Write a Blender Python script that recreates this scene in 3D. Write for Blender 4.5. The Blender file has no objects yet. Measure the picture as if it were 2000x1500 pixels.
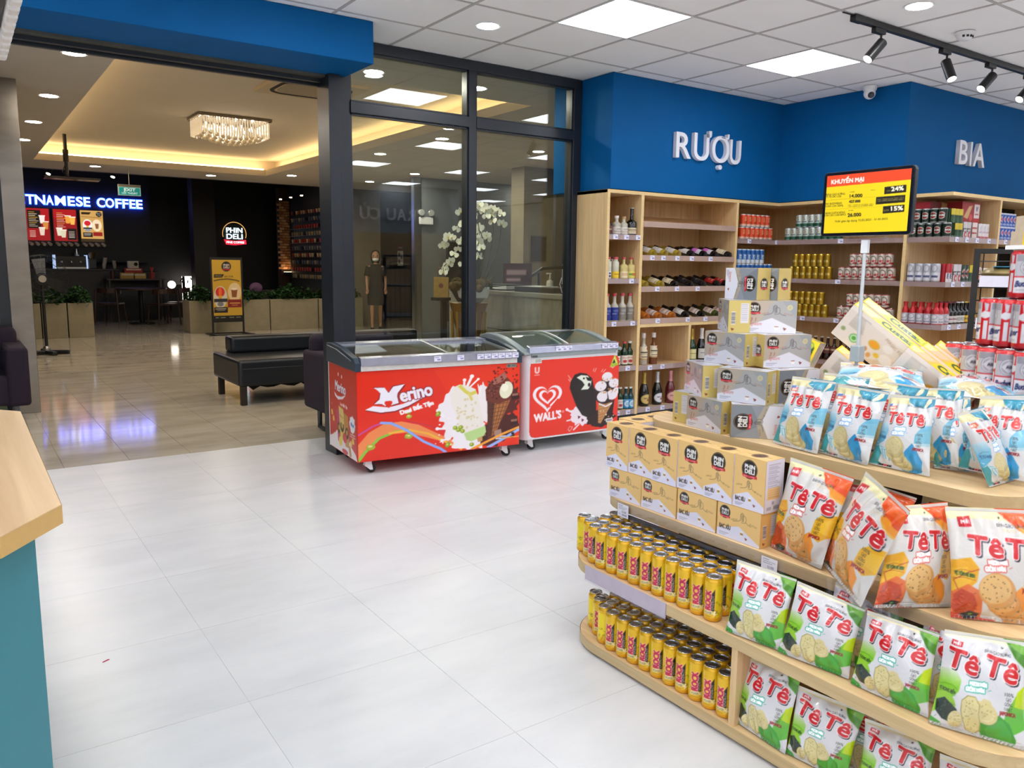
import bpy, bmesh, math, random
import numpy as np
from mathutils import Vector, Matrix
random.seed(7); np.random.seed(7)
SC = bpy.context.scene
COL = SC.collection
PI = math.pi
R = math.radians

# ---------------------------------------------------------------- camera
def camera():
    yaw, pitch, roll, f = 0.60761493, 0.14816978, 0.0113386, 1558.0
    cy, sy, cp, sp = math.cos(yaw), math.sin(yaw), math.cos(pitch), math.sin(pitch)
    fwd = Vector((sy*cp, cy*cp, -sp)); right = Vector((cy, -sy, 0)); up = right.cross(fwd)
    cr, sr = math.cos(roll), math.sin(roll)
    r2 = right*cr + up*sr; u2 = up*cr - right*sr
    cd = bpy.data.cameras.new('camera'); cd.sensor_fit = 'HORIZONTAL'; cd.sensor_width = 36.0
    cd.lens = f/2000*36; cd.clip_start = 0.05; cd.clip_end = 200
    o = bpy.data.objects.new('camera', cd); COL.objects.link(o)
    m = Matrix((r2, u2, -fwd)).transposed().to_4x4(); m.translation = (0, 0, 1.362)
    o.matrix_world = m
    SC.camera = o
camera()

# ---------------------------------------------------------------- world, exposure, light levels
W = bpy.data.worlds.new('world'); SC.world = W; W.use_nodes = True
W.node_tree.nodes['Background'].inputs[0].default_value = (0.6, 0.7, 0.9, 1)
W.node_tree.nodes['Background'].inputs[1].default_value = 0.015
SC.view_settings.view_transform = 'Standard'; SC.view_settings.look = 'None'
SC.view_settings.gamma = 1.0; SC.view_settings.use_curve_mapping = False
SC.view_settings.exposure = 0.0
PANEL_E = 14.0       # store ceiling light panels
DOWN_E = 60.0       # store round downlights
MALL_E = 290.0       # mall round downlights
COVE_E = 13.0        # warm led strip in the mall ceiling tray
SPOT_E = 12.0
SPOT_W = 22.0        # power of each track spotlight
cy_ = SC.cycles
cy_.max_bounces = 11; cy_.diffuse_bounces = 9; cy_.glossy_bounces = 4; cy_.transmission_bounces = 4
cy_.transparent_max_bounces = 16; cy_.caustics_reflective = False; cy_.caustics_refractive = False
cy_.sample_clamp_indirect = 6.0

# ---------------------------------------------------------------- colour + materials
def lin(c):
    if isinstance(c, str):
        c = list(srgb(c))
    return tuple((x/12.92 if x <= 0.04045 else ((x+0.055)/1.055)**2.4) for x in c)
def srgb(c):
    c = c.lstrip('#'); c = ''.join(x*2 for x in c) if len(c) == 3 else c
    return np.array([int(c[i:i+2], 16)/255 for i in (0, 2, 4)])
MATS = {}
def pmat(name, col, rough=0.5, metal=0.0, var=0.06, scale=30.0, spec=0.5, bump=0.0, coat=0.0, stretch=(1,1,1), emit=None, es=0.0, trans=0.0, alpha=1.0):
    """principled material whose colour is broken up by procedural noise"""
    if name in MATS: return MATS[name]
    m = bpy.data.materials.new(name); m.use_nodes = True; MATS[name] = m
    nt = m.node_tree; b = nt.nodes['Principled BSDF']
    c = lin(col)
    b.inputs['Base Color'].default_value = (*c, 1)
    b.inputs['Roughness'].default_value = rough; b.inputs['Metallic'].default_value = metal
    b.inputs['Specular IOR Level'].default_value = spec
    b.inputs['Coat Weight'].default_value = coat; b.inputs['Coat Roughness'].default_value = 0.08
    b.inputs['Transmission Weight'].default_value = trans; b.inputs['Alpha'].default_value = alpha
    if emit: 
        b.inputs['Emission Color'].default_value = (*lin(emit), 1); b.inputs['Emission Strength'].default_value = es
    if var > 0 or bump > 0:
        tc = nt.nodes.new('ShaderNodeTexCoord'); mp = nt.nodes.new('ShaderNodeMapping'); mp.inputs['Scale'].default_value = stretch
        nz = nt.nodes.new('ShaderNodeTexNoise'); nz.inputs['Scale'].default_value = scale; nz.inputs['Detail'].default_value = 4
        nt.links.new(tc.outputs['Object'], mp.inputs[0]); nt.links.new(mp.outputs[0], nz.inputs['Vector'])
        if var > 0:
            rp = nt.nodes.new('ShaderNodeValToRGB')
            rp.color_ramp.elements[0].position = 0.3; rp.color_ramp.elements[1].position = 0.7
            rp.color_ramp.elements[0].color = (*[max(0, x*(1-var)) for x in c], 1)
            rp.color_ramp.elements[1].color = (*[min(1, x*(1+var)) for x in c], 1)
            nt.links.new(nz.outputs[0], rp.inputs[0]); nt.links.new(rp.outputs[0], b.inputs['Base Color'])
        if bump > 0:
            bn = nt.nodes.new('ShaderNodeBump'); bn.inputs['Strength'].default_value = bump; bn.inputs['Distance'].default_value = 0.01
            nt.links.new(nz.outputs[0], bn.inputs['Height']); nt.links.new(bn.outputs[0], b.inputs['Normal'])
    return m
def emat(name, col, s):
    if name in MATS: return MATS[name]
    m = bpy.data.materials.new(name); m.use_nodes = True; MATS[name] = m
    nt = m.node_tree; nt.nodes.clear()
    e = nt.nodes.new('ShaderNodeEmission'); o = nt.nodes.new('ShaderNodeOutputMaterial')
    e.inputs[0].default_value = (*lin(col), 1); e.inputs[1].default_value = s
    nt.links.new(e.outputs[0], o.inputs[0]); return m
def printmat(name, rough=0.45, metal=0.0, coat=0.0, emis=0.0, bump=0.0, spec=0.5, bscale=60.0):
    """surface whose printed colours sit in the mesh colour attribute 'Col'"""
    if name in MATS: return MATS[name]
    m = bpy.data.materials.new(name); m.use_nodes = True; MATS[name] = m
    nt = m.node_tree; b = nt.nodes['Principled BSDF']
    v = nt.nodes.new('ShaderNodeVertexColor'); v.layer_name = 'Col'
    nt.links.new(v.outputs[0], b.inputs['Base Color'])
    b.inputs['Roughness'].default_value = rough; b.inputs['Metallic'].default_value = metal; b.inputs['Coat Weight'].default_value = coat
    b.inputs['Coat Roughness'].default_value = 0.1; b.inputs['Specular IOR Level'].default_value = spec
    if emis > 0:
        nt.links.new(v.outputs[0], b.inputs['Emission Color']); b.inputs['Emission Strength'].default_value = emis
    if bump > 0:
        tc = nt.nodes.new('ShaderNodeTexCoord'); nz = nt.nodes.new('ShaderNodeTexNoise'); nz.inputs['Scale'].default_value = bscale; nz.inputs['Detail'].default_value = 2
        nz.inputs['Distortion'].default_value = 1.5
        nt.links.new(tc.outputs['Object'], nz.inputs['Vector'])
        bn = nt.nodes.new('ShaderNodeBump'); bn.inputs['Strength'].default_value = bump; bn.inputs['Distance'].default_value = 0.01
        nt.links.new(nz.outputs[0], bn.inputs['Height']); nt.links.new(bn.outputs[0], b.inputs['Normal'])
    return m
def glassmat(name, tint='#f4f8f6', ior=1.5, rough=0.0):
    """thin architectural glass: clear through, fresnel mirror on top"""
    if name in MATS: return MATS[name]
    m = bpy.data.materials.new(name); m.use_nodes = True; MATS[name] = m
    nt = m.node_tree; nt.nodes.clear()
    o = nt.nodes.new('ShaderNodeOutputMaterial'); mx = nt.nodes.new('ShaderNodeMixShader')
    t = nt.nodes.new('ShaderNodeBsdfTransparent'); g = nt.nodes.new('ShaderNodeBsdfGlossy'); fr = nt.nodes.new('ShaderNodeFresnel')
    t.inputs[0].default_value = (*lin(tint), 1); g.inputs['Roughness'].default_value = rough; g.inputs[0].default_value = (1, 1, 1, 1)
    gm = nt.nodes.new('ShaderNodeNewGeometry'); mr = nt.nodes.new('ShaderNodeMapRange')     # same fresnel on both faces of the thin sheet
    mr.inputs[3].default_value = ior; mr.inputs[4].default_value = 1/ior
    nt.links.new(gm.outputs['Backfacing'], mr.inputs[0]); nt.links.new(mr.outputs[0], fr.inputs[0])
    nt.links.new(fr.outputs[0], mx.inputs[0]); nt.links.new(t.outputs[0], mx.inputs[1]); nt.links.new(g.outputs[0], mx.inputs[2])
    nt.links.new(mx.outputs[0], o.inputs[0]); return m
def woodmat(name, c0, c1, rough=0.45, axis='Z', scale=1.0):
    """light laminate oak: long fine grain"""
    if name in MATS: return MATS[name]
    m = bpy.data.materials.new(name); m.use_nodes = True; MATS[name] = m
    nt = m.node_tree; b = nt.nodes['Principled BSDF']; b.inputs['Roughness'].default_value = rough
    tc = nt.nodes.new('ShaderNodeTexCoord'); mp = nt.nodes.new('ShaderNodeMapping')
    s = {'X': (1.2, 26, 26), 'Y': (26, 1.2, 26), 'Z': (26, 26, 1.2)}[axis]
    mp.inputs['Scale'].default_value = [x*scale for x in s]
    nz = nt.nodes.new('ShaderNodeTexNoise'); nz.inputs['Scale'].default_value = 1.6; nz.inputs['Detail'].default_value = 6; nz.inputs['Roughness'].default_value = 0.62
    nz.inputs['Distortion'].default_value = 0.6
    rp = nt.nodes.new('ShaderNodeValToRGB'); rp.color_ramp.elements[0].position = 0.32; rp.color_ramp.elements[1].position = 0.68
    rp.color_ramp.elements[0].color = (*lin(c0), 1); rp.color_ramp.elements[1].color = (*lin(c1), 1)
    nt.links.new(tc.outputs['Object'], mp.inputs[0]); nt.links.new(mp.outputs[0], nz.inputs['Vector']); nt.links.new(nz.outputs[0], rp.inputs[0])
    nt.links.new(rp.outputs[0], b.inputs['Base Color']); return m
def tilemat(name, c0, c1, c2, rough, scale=1.0, spec=0.5):
    """stone-look tile: soft clouding plus per-object tone"""
    if name in MATS: return MATS[name]
    m = bpy.data.materials.new(name); m.use_nodes = True; MATS[name] = m
    nt = m.node_tree; b = nt.nodes['Principled BSDF']; b.inputs['Specular IOR Level'].default_value = spec
    geo = nt.nodes.new('ShaderNodeNewGeometry'); mp = nt.nodes.new('ShaderNodeMapping'); mp.inputs['Scale'].default_value = (scale, scale*2.6, scale)
    n1 = nt.nodes.new('ShaderNodeTexNoise'); n1.inputs['Scale'].default_value = 1.7; n1.inputs['Detail'].default_value = 7; n1.inputs['Roughness'].default_value = 0.6
    rp = nt.nodes.new('ShaderNodeValToRGB'); e = rp.color_ramp.elements
    e[0].position = 0.3; e[0].color = (*lin(c0), 1); e[1].position = 0.72; e[1].color = (*lin(c2), 1)
    k = e.new(0.5); k.color = (*lin(c1), 1)
    oi = nt.nodes.new('ShaderNodeObjectInfo'); mm = nt.nodes.new('ShaderNodeMapRange'); mm.inputs[3].default_value = 0.975; mm.inputs[4].default_value = 1.02
    mul = nt.nodes.new('ShaderNodeVectorMath'); mul.operation = 'SCALE'
    nt.links.new(geo.outputs['Position'], mp.inputs[0]); nt.links.new(mp.outputs[0], n1.inputs['Vector']); nt.links.new(n1.outputs[0], rp.inputs[0])
    nt.links.new(oi.outputs['Random'], mm.inputs[0]); nt.links.new(rp.outputs[0], mul.inputs[0]); nt.links.new(mm.outputs[0], mul.inputs['Scale'])
    nt.links.new(mul.outputs[0], b.inputs['Base Color'])
    r2 = nt.nodes.new('ShaderNodeMapRange'); r2.inputs[3].default_value = rough*0.8; r2.inputs[4].default_value = rough*1.25
    nt.links.new(n1.outputs[0], r2.inputs[0]); nt.links.new(r2.outputs[0], b.inputs['Roughness'])
    return m

# ---------------------------------------------------------------- mesh building
class B:
    """collects primitives and links them as ONE mesh object"""
    def __init__(s): s.v = []; s.f = []; s.m = []
    def add(s, vs, fs, mi=0):
        n = len(s.v); s.v += [tuple(v) for v in vs]; s.f += [tuple(i+n for i in f) for f in fs]; s.m += [mi]*len(fs); return s
    def box(s, x0, x1, y0, y1, z0, z1, mi=0, M=None):
        vs = [(x0,y0,z0),(x1,y0,z0),(x1,y1,z0),(x0,y1,z0),(x0,y0,z1),(x1,y0,z1),(x1,y1,z1),(x0,y1,z1)]
        if M is not None: vs = [M @ Vector(v) for v in vs]
        return s.add(vs, [(0,3,2,1),(4,5,6,7),(0,1,5,4),(1,2,6,5),(2,3,7,6),(3,0,4,7)], mi)
    def prism(s, poly, a0, a1, ax='z', mi=0, M=None):
        n = len(poly)
        def p(q, a): return {'z': (q[0], q[1], a), 'y': (q[0], a, q[1]), 'x': (a, q[0], q[1])}[ax]
        vs = [p(q, a0) for q in poly]+[p(q, a1) for q in poly]
        if M is not None: vs = [M @ Vector(v) for v in vs]
        fs = [tuple(range(n))[::-1], tuple(range(n, 2*n))]+[(i, (i+1) % n, (i+1) % n+n, i+n) for i in range(n)]
        return s.add(vs, fs, mi)
    def cyl(s, p0, p1, r0, r1=None, n=16, mi=0, cap=True):
        r1 = r0 if r1 is None else r1
        p0 = Vector(p0); p1 = Vector(p1); d = (p1-p0).normalized()
        u = d.orthogonal().normalized(); w = d.cross(u)
        vs = []
        for p, r in ((p0, r0), (p1, r1)):
            for i in range(n):
                a = 2*PI*i/n; vs.append(p+u*(r*math.cos(a))+w*(r*math.sin(a)))
        fs = [(i, (i+1) % n, (i+1) % n+n, i+n) for i in range(n)]
        if cap: fs += [tuple(range(n))[::-1], tuple(range(n, 2*n))]
        return s.add(vs, fs, mi)
    def lathe(s, prof, n=20, c=(0,0,0), mi=0, M=None):
        vs = []; m = len(prof)
        for r, z in prof:
            for i in range(n):
                a = 2*PI*i/n; v = Vector((c[0]+r*math.cos(a), c[1]+r*math.sin(a), c[2]+z)); vs.append(M @ v if M is not None else v)
        fs = [(k*n+i, k*n+(i+1) % n, (k+1)*n+(i+1) % n, (k+1)*n+i) for k in range(m-1) for i in range(n)]
        if prof[0][0] > 1e-6: fs.append(tuple(range(n))[::-1])
        if prof[-1][0] > 1e-6: fs.append(tuple(range((m-1)*n, m*n)))
        return s.add(vs, fs, mi)
    def tube(s, pts, r, n=8, mi=0):
        pts = [Vector(p) for p in pts]
        vs = []; m = len(pts); u = None
        for k in range(m):
            d = (pts[min(k+1, m-1)]-pts[max(k-1, 0)]).normalized()
            u = d.orthogonal().normalized() if u is None else (u-d*u.dot(d)).normalized()
            w = d.cross(u); rr = r[k] if isinstance(r, (list, tuple)) else r
            for i in range(n):
                a = 2*PI*i/n; vs.append(pts[k]+u*(rr*math.cos(a))+w*(rr*math.sin(a)))
        fs = [(k*n+i, k*n+(i+1) % n, (k+1)*n+(i+1) % n, (k+1)*n+i) for k in range(m-1) for i in range(n)]
        fs += [tuple(range(n))[::-1], tuple(range((m-1)*n, m*n))]
        return s.add(vs, fs, mi)
    def ball(s, c, r, n=10, mi=0, sc=(1,1,1)):
        prof = [(r*math.sin(PI*k/(n//2+1)), -r*math.cos(PI*k/(n//2+1))) for k in range(n//2+2)]
        M = Matrix.Translation(Vector(c)) @ Matrix.Diagonal((*sc, 1))
        prof[0] = (r*0.02, prof[0][1]); prof[-1] = (r*0.02, prof[-1][1])
        return s.lathe(prof, n, (0,0,0), mi, M)
    def mesh(s, name, mats, smooth=False):
        me = bpy.data.meshes.new(name); me.from_pydata([tuple(v) for v in s.v], [], s.f)
        for m in (mats if isinstance(mats, (list, tuple)) else [mats]): me.materials.append(m)
        if len(set(s.m)) > 1: me.polygons.foreach_set('material_index', s.m)
        me.validate(); 
        bm = bmesh.new(); bm.from_mesh(me); bmesh.ops.recalc_face_normals(bm, faces=bm.faces); bm.to_mesh(me); bm.free()
        if smooth: me.polygons.foreach_set('use_smooth', [True]*len(me.polygons)); me.set_sharp_from_angle(angle=R(40))
        me.update(); return me
    def build(s, name, mats, parent=None, bevel=0.0, smooth=False, loc=None, rz=0.0, seg=2):
        return obj(name, s.mesh(name, mats, smooth), parent, bevel, loc, rz, seg)
def obj(name, me, parent=None, bevel=0.0, loc=None, rz=0.0, seg=2):
    o = bpy.data.objects.new(name, me); COL.objects.link(o)
    if parent is not None: o.parent = parent
    if loc is not None: o.location = loc
    if rz: o.rotation_euler = (0, 0, rz)
    if bevel > 0:
        md = o.modifiers.new('bevel', 'BEVEL'); md.width = bevel; md.segments = seg; md.limit_method = 'ANGLE'; md.angle_limit = R(40)
    return o
def E(name, loc=(0,0,0), rz=0.0, parent=None):
    o = bpy.data.objects.new(name, None); o.empty_display_size = 0.05; COL.objects.link(o); o.location = loc; o.rotation_euler = (0,0,rz)
    if parent is not None: o.parent = parent
    return o
def short(l):
    for a, b in ((' from the left', ' from left'), (', number', ','), (' with its script showing', ''), (' with its plain red side showing', ''), (' stacked in the', ', '), (' with a red name in the', ' with red name,'), (' of the can pyramid', ''),
                 (' behind the biscuit boxes', ''), (' behind the promotion sign', ' behind the sign'), (' top shelf of the corner cabinet', ' top shelf'), (' of the corner cabinet', ''), (' on the beer cabinet', ''), (' of the beer cabinet', ''), (' in the ', ', '), (' of the ', ' '), (' on the ', ' on ')):
        if len(l.replace('-', ' ').split()) <= 15: break
        l = l.replace(a, b)
    return l
def tag(o, label, cat, group=None, kind=None):
    label = short(label)
    o['label'] = label; o['category'] = cat
    if group: o['group'] = group
    if kind: o['kind'] = kind
    return o
def struct(o, label=None):
    o['kind'] = 'structure'
    if label: o['label'] = label; o['category'] = o.name.split('_')[0].split('.')[0]
    return o
KIDS = {}
def kids(o):
    return list(o.children)
def dup(root, loc=None, rz=None, label=None, group=None):
    r = root.copy(); COL.objects.link(r)
    if loc is not None: r.location = loc
    if rz is not None: r.rotation_euler = (0,0,rz)
    if label: r['label'] = short(label)
    if group: r['group'] = group
    for ch in kids(root):
        c = ch.copy(); COL.objects.link(c); c.parent = r
        for g in kids(ch):
            d = g.copy(); COL.objects.link(d); d.parent = c
    return r
def rot_to(e1, e3):
    """matrix with local x along e1, local z near e3"""
    x = Vector(e1).normalized(); z = Vector(e3); z = (z-x*z.dot(x)).normalized(); y = z.cross(x)
    return Matrix((x, y, z)).transposed()
def rrect(w, h, r, n=5, x0=0.0, y0=0.0):
    pts = []
    for cx, cy, a0 in ((w-r, r, -90), (w-r, h-r, 0), (r, h-r, 90), (r, r, 180)):
        for k in range(n+1):
            a = R(a0+90*k/n); pts.append((x0+cx+r*math.cos(a), y0+cy+r*math.sin(a)))
    return pts

# ---------------------------------------------------------------- print painting: flat artwork kept as mesh colours
_TX = {}
def text_tris(s, bold=False):
    """2D triangles of a line of text, baseline at 0, capital height 1"""
    if s in _TX: return _TX[s]
    c = bpy.data.curves.new('t', 'FONT'); c.body = s; c.resolution_u = 3
    o = bpy.data.objects.new('t', c); COL.objects.link(o)
    me = bpy.data.meshes.new_from_object(o.evaluated_get(bpy.context.evaluated_depsgraph_get()))
    me.calc_loop_triangles()
    V = np.zeros(len(me.vertices)*3); me.vertices.foreach_get('co', V); V = V.reshape(-1, 3)[:, :2]/0.69
    T = np.zeros(len(me.loop_triangles)*3, dtype=np.int32); me.loop_triangles.foreach_get('vertices', T); T = T.reshape(-1, 3)
    bpy.data.objects.remove(o); bpy.data.curves.remove(c); bpy.data.meshes.remove(me)
    w = V[:, 0].max() if len(V) else 0.0
    _TX[s] = (V, T, w); return _TX[s]
def homog(q, w, h):
    """map the quad q (tl,tr,br,bl) onto the w x h canvas"""
    A = []; bb = []
    for (x, y), (u, v) in zip(q, ((0,0),(w,0),(w,h),(0,h))):
        A += [[x,y,1,0,0,0,-u*x,-u*y],[0,0,0,x,y,1,-v*x,-v*y]]; bb += [u, v]
    H = np.append(np.linalg.solve(np.array(A, float), np.array(bb, float)), 1).reshape(3, 3)
    def T(P):
        P = np.asarray(P, float).reshape(-1, 2); Q = np.c_[P, np.ones(len(P))] @ H.T
        return Q[:, :2]/Q[:, 2:]
    return T
class Art:
    def __init__(s, w, h, bg='#ffffff', ss=3, quad=None):
        s.w, s.h, s.ss = w, h, ss
        s.a = np.ones((int(h*ss), int(w*ss), 3))*srgb(bg)
        s.T = homog(quad, w, h) if quad else (lambda P: np.asarray(P, float).reshape(-1, 2))
    def _mask_put(s, m, x0, y0, col, al):
        H, Wd = m.shape; sub = s.a[y0:y0+H, x0:x0+Wd]
        if callable(col):
            yy, xx = np.mgrid[y0:y0+H, x0:x0+Wd]; c = col(xx/s.ss, yy/s.ss)
        else: c = srgb(col)
        k = (m*al)[..., None]; sub[:] = sub*(1-k)+c*k
    def poly(s, pts, col, al=1.0, raw=False):
        P = (np.asarray(pts, float) if raw else s.T(pts))*s.ss
        x0, y0 = np.floor(P.min(0)).astype(int); x1, y1 = np.ceil(P.max(0)).astype(int)
        H, Wd = s.a.shape[:2]; x0 = max(x0, 0); y0 = max(y0, 0); x1 = min(x1, Wd); y1 = min(y1, H)
        if x1 <= x0 or y1 <= y0: return s
        yy, xx = np.mgrid[y0:y1, x0:x1]; xx = xx+0.5; yy = yy+0.5
        m = np.zeros(xx.shape, bool)
        for (ax, ay), (bx, by) in zip(P, np.roll(P, -1, 0)):
            if ay == by: continue
            m ^= ((ay > yy) != (by > yy)) & (xx < (bx-ax)*(yy-ay)/(by-ay)+ax)
        s._mask_put(m.astype(float), x0, y0, col, al); return s
    def rect(s, x, y, w, h, col, al=1.0): return s.poly([(x,y),(x+w,y),(x+w,y+h),(x,y+h)], col, al)
    def ell(s, cx, cy, rx, ry, col, rot=0.0, al=1.0, n=36):
        c, q = math.cos(R(rot)), math.sin(R(rot)); pts = []
        for k in range(n):
            a = 2*PI*k/n; x, y = rx*math.cos(a), ry*math.sin(a); pts.append((cx+x*c-y*q, cy+x*q+y*c))
        return s.poly(pts, col, al)
    def line(s, pts, w, col, al=1.0):
        P = s.T(pts)
        for a, b in zip(P[:-1], P[1:]):
            d = b-a; L = np.hypot(*d)
            if L < 1e-6: continue
            n = np.array([-d[1], d[0]])/L*w/2; e = d/L*w/4
            s.poly([a-e+n, b+e+n, b+e-n, a-e-n], col, al, raw=True)
        return s
    def text(s, t, x, y, h, col, ax='l', sx=1.0, bold=0.0, rot=0.0, shear=0.0, out=None, fit=None, al=1.0, sh=None):
        """baseline start at x,y (canvas/quad units, y down); out=(colour,width) outline; sh=(dx,dy,colour) drop shadow"""
        V, T, w = text_tris(t)
        if len(V) == 0: return s
        if fit: sx = fit/(w*h)
        X = V[:, 0]*h*sx+V[:, 1]*h*shear; Y = -V[:, 1]*h
        X = X-{'l': 0, 'c': w*h*sx/2, 'r': w*h*sx}[ax]
        c, q = math.cos(R(rot)), math.sin(R(rot))
        P = s.T(np.c_[x+X*c-Y*q, y+X*q+Y*c])*s.ss
        pad = int(max(bold, out[1] if out else 0, 0)*s.ss+abs(sh[0] if sh else 0)*s.ss+abs(sh[1] if sh else 0)*s.ss)+3
        x0, y0 = np.floor(P.min(0)).astype(int)-pad; x1, y1 = np.ceil(P.max(0)).astype(int)+pad
        if x1-x0 > 6000 or y1-y0 > 6000: return s
        M = np.zeros((y1-y0, x1-x0), bool)
        Q = P-[x0, y0]
        for tri in T:
            a, b, d = Q[tri]
            ix0 = int(max(min(a[0], b[0], d[0]), 0)); ix1 = int(max(a[0], b[0], d[0]))+2
            iy0 = int(max(min(a[1], b[1], d[1]), 0)); iy1 = int(max(a[1], b[1], d[1]))+2
            det = (b[0]-a[0])*(d[1]-a[1])-(d[0]-a[0])*(b[1]-a[1])
            if abs(det) < 1e-9: continue
            xx = np.arange(ix0, ix1)[None, :]+0.5; yy = np.arange(iy0, iy1)[:, None]+0.5
            l1 = ((xx-a[0])*(d[1]-a[1])-(d[0]-a[0])*(yy-a[1]))/det; l2 = ((b[0]-a[0])*(yy-a[1])-(xx-a[0])*(b[1]-a[1]))/det
            k = (l1 >= -1e-6) & (l2 >= -1e-6) & (l1+l2 <= 1+1e-6)
            M[iy0:iy1, ix0:ix1][:k.shape[0], :k.shape[1]] |= k[:M.shape[0]-iy0, :M.shape[1]-ix0]
        def dil(m, r):
            r = int(round(r*s.ss))
            if r <= 0: return m
            o = m.copy()
            for k in range(12):
                dx, dy = int(round(r*math.cos(k*PI/6))), int(round(r*math.sin(k*PI/6)))
                o |= np.roll(np.roll(m, dx, 1), dy, 0)
            if r > 3: o |= dil2(m, r//2)
            return o
        def dil2(m, r):
            o = m.copy()
            for k in range(8):
                o |= np.roll(np.roll(m, int(round(r*math.cos(k*PI/4))), 1), int(round(r*math.sin(k*PI/4))), 0)
            return o
        if bold: M = dil(M, bold)
        H, Wd = s.a.shape[:2]
        def put(m, col, dx=0, dy=0):
            xa, ya = x0+dx, y0+dy
            cx0, cy0 = max(xa, 0), max(ya, 0); cx1, cy1 = min(xa+m.shape[1], Wd), min(ya+m.shape[0], H)
            if cx1 > cx0 and cy1 > cy0: s._mask_put(m[cy0-ya:cy1-ya, cx0-xa:cx1-xa].astype(float), cx0, cy0, col, al)
        O = dil(M, out[1]) if out else M
        if sh: put(O, sh[2], int(sh[0]*s.ss), int(sh[1]*s.ss))
        if out: put(O, out[0])
        put(M, col); return s
    def speck(s, fn, n, col, r, seed=1):
        rg = random.Random(seed)
        for _ in range(n):
            x, y = fn(rg); s.ell(x, y, r*rg.uniform(.5, 1.2), r*rg.uniform(.5, 1.2), col, n=8)
        return s
    def turned(s):
        t = Art(s.h, s.w, ss=s.ss); t.a = np.rot90(s.a, 1).copy(); return t
    def sample(s, U, V):
        """colours at u (0..1 left to right), v (0..1 bottom to top), linear light"""
        ss = s.ss; H, Wd = s.a.shape[:2]; H -= H % ss; Wd -= Wd % ss
        d = s.a[:H, :Wd].reshape(H//ss, ss, Wd//ss, ss, 3).mean((1, 3))
        h, w = d.shape[:2]
        x = np.clip(U*w-0.5, 0, w-1); y = np.clip((1-V)*h-0.5, 0, h-1)
        xi = np.minimum(x.astype(int), w-2) if w > 1 else np.zeros_like(x, int); yi = np.minimum(y.astype(int), h-2)
        fx = (x-xi)[..., None]; fy = (y-yi)[..., None]
        c = (d[yi, xi]*(1-fx)+d[yi, xi+1]*fx)*(1-fy)+(d[yi+1, xi]*(1-fx)+d[yi+1, xi+1]*fx)*fy
        return np.where(c <= 0.04045, c/12.92, ((c+0.055)/1.055)**2.4)
def grid(name, nu, nv, fn, art, mat, smooth=True, closed=False):
    """coloured surface patch: fn(U,V) gives points, art gives the print"""
    U, V = np.meshgrid(np.linspace(0, 1, nu+1), np.linspace(0, 1, nv+1))
    U = U.ravel(); V = V.ravel(); P = np.asarray(fn(U, V), float)
    me = bpy.data.meshes.new(name)
    i = np.arange(nu*nv); r = i//nu; c = i % nu; a = r*(nu+1)+c
    F = np.c_[a, a+1, a+nu+2, a+nu+1].astype(np.int32)
    me.vertices.add(len(P)); me.vertices.foreach_set('co', P.ravel().astype(np.float32))
    me.loops.add(F.size); me.loops.foreach_set('vertex_index', F.ravel())
    me.polygons.add(len(F)); me.polygons.foreach_set('loop_start', np.arange(0, F.size, 4, dtype=np.int32))
    me.update(calc_edges=True)
    at = me.color_attributes.new('Col', 'FLOAT_COLOR', 'POINT')
    at.data.foreach_set('color', np.c_[art.sample(U, V), np.ones(len(U))].astype(np.float32).ravel())
    me.materials.append(mat)
    me.polygons.foreach_set('use_smooth', [smooth]*len(F))
    return me
def quadgrid(name, o, du, dv, art, mat, nu, nv):
    """flat print: origin o (bottom left), edge vectors du, dv"""
    o, du, dv = (np.array(x, float) for x in (o, du, dv))
    return grid(name, nu, nv, lambda U, V: o+U[:, None]*du+V[:, None]*dv, art, mat, smooth=False)

ORD = ['first', 'second', 'third', 'fourth', 'fifth', 'sixth', 'seventh', 'eighth', 'ninth', 'tenth', 'eleventh', 'twelfth', 'thirteenth', 'fourteenth']
# common materials
M_WOOD = woodmat('oak_laminate', '#cba878', '#dfc294', 0.42)
M_WOODX = woodmat('oak_laminate_lengthwise', '#cba878', '#e0c495', 0.42, 'Y')
M_WOODH = woodmat('oak_laminate_across', '#c6a577', '#dcbd8f', 0.42, 'X')
M_EDGE = pmat('oak_edge_band', '#e2c38a', 0.45, var=0.05, scale=14, stretch=(1,1,6))
M_RAIL = pmat('taupe_price_rail', '#b3988a', 0.35, var=0.04)
M_TAG = pmat('price_tag_paper', '#e6e4f4', 0.6, var=0.03)
M_INK = pmat('price_tag_ink', '#8c8cb8', 0.6, var=0.1)
M_BLUE = pmat('blue_wall_paint', '#005894', 0.65, spec=0.15, var=0.035, scale=6, bump=0.03)
M_FRAME = pmat('charcoal_frame', '#20262e', 0.32, var=0.06, spec=0.5)
M_BLACK = pmat('black_metal', '#151517', 0.38, var=0.08)
M_DARK = pmat('dark_void', '#08080a', 0.7, var=0.1)
M_WHITEP = pmat('white_plastic', '#e9e9ea', 0.35, var=0.02)
M_STEEL = pmat('steel', '#b9bcc0', 0.28, metal=1.0, var=0.05, stretch=(1,1,40))
M_LID = pmat('can_lid_aluminium', '#c9ccd0', 0.25, metal=1.0, var=0.04)
M_CLEAR = glassmat('clear_plastic', '#fbfbff')
M_GLASS = glassmat('shop_glass', '#eef4f0', 1.52)
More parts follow.
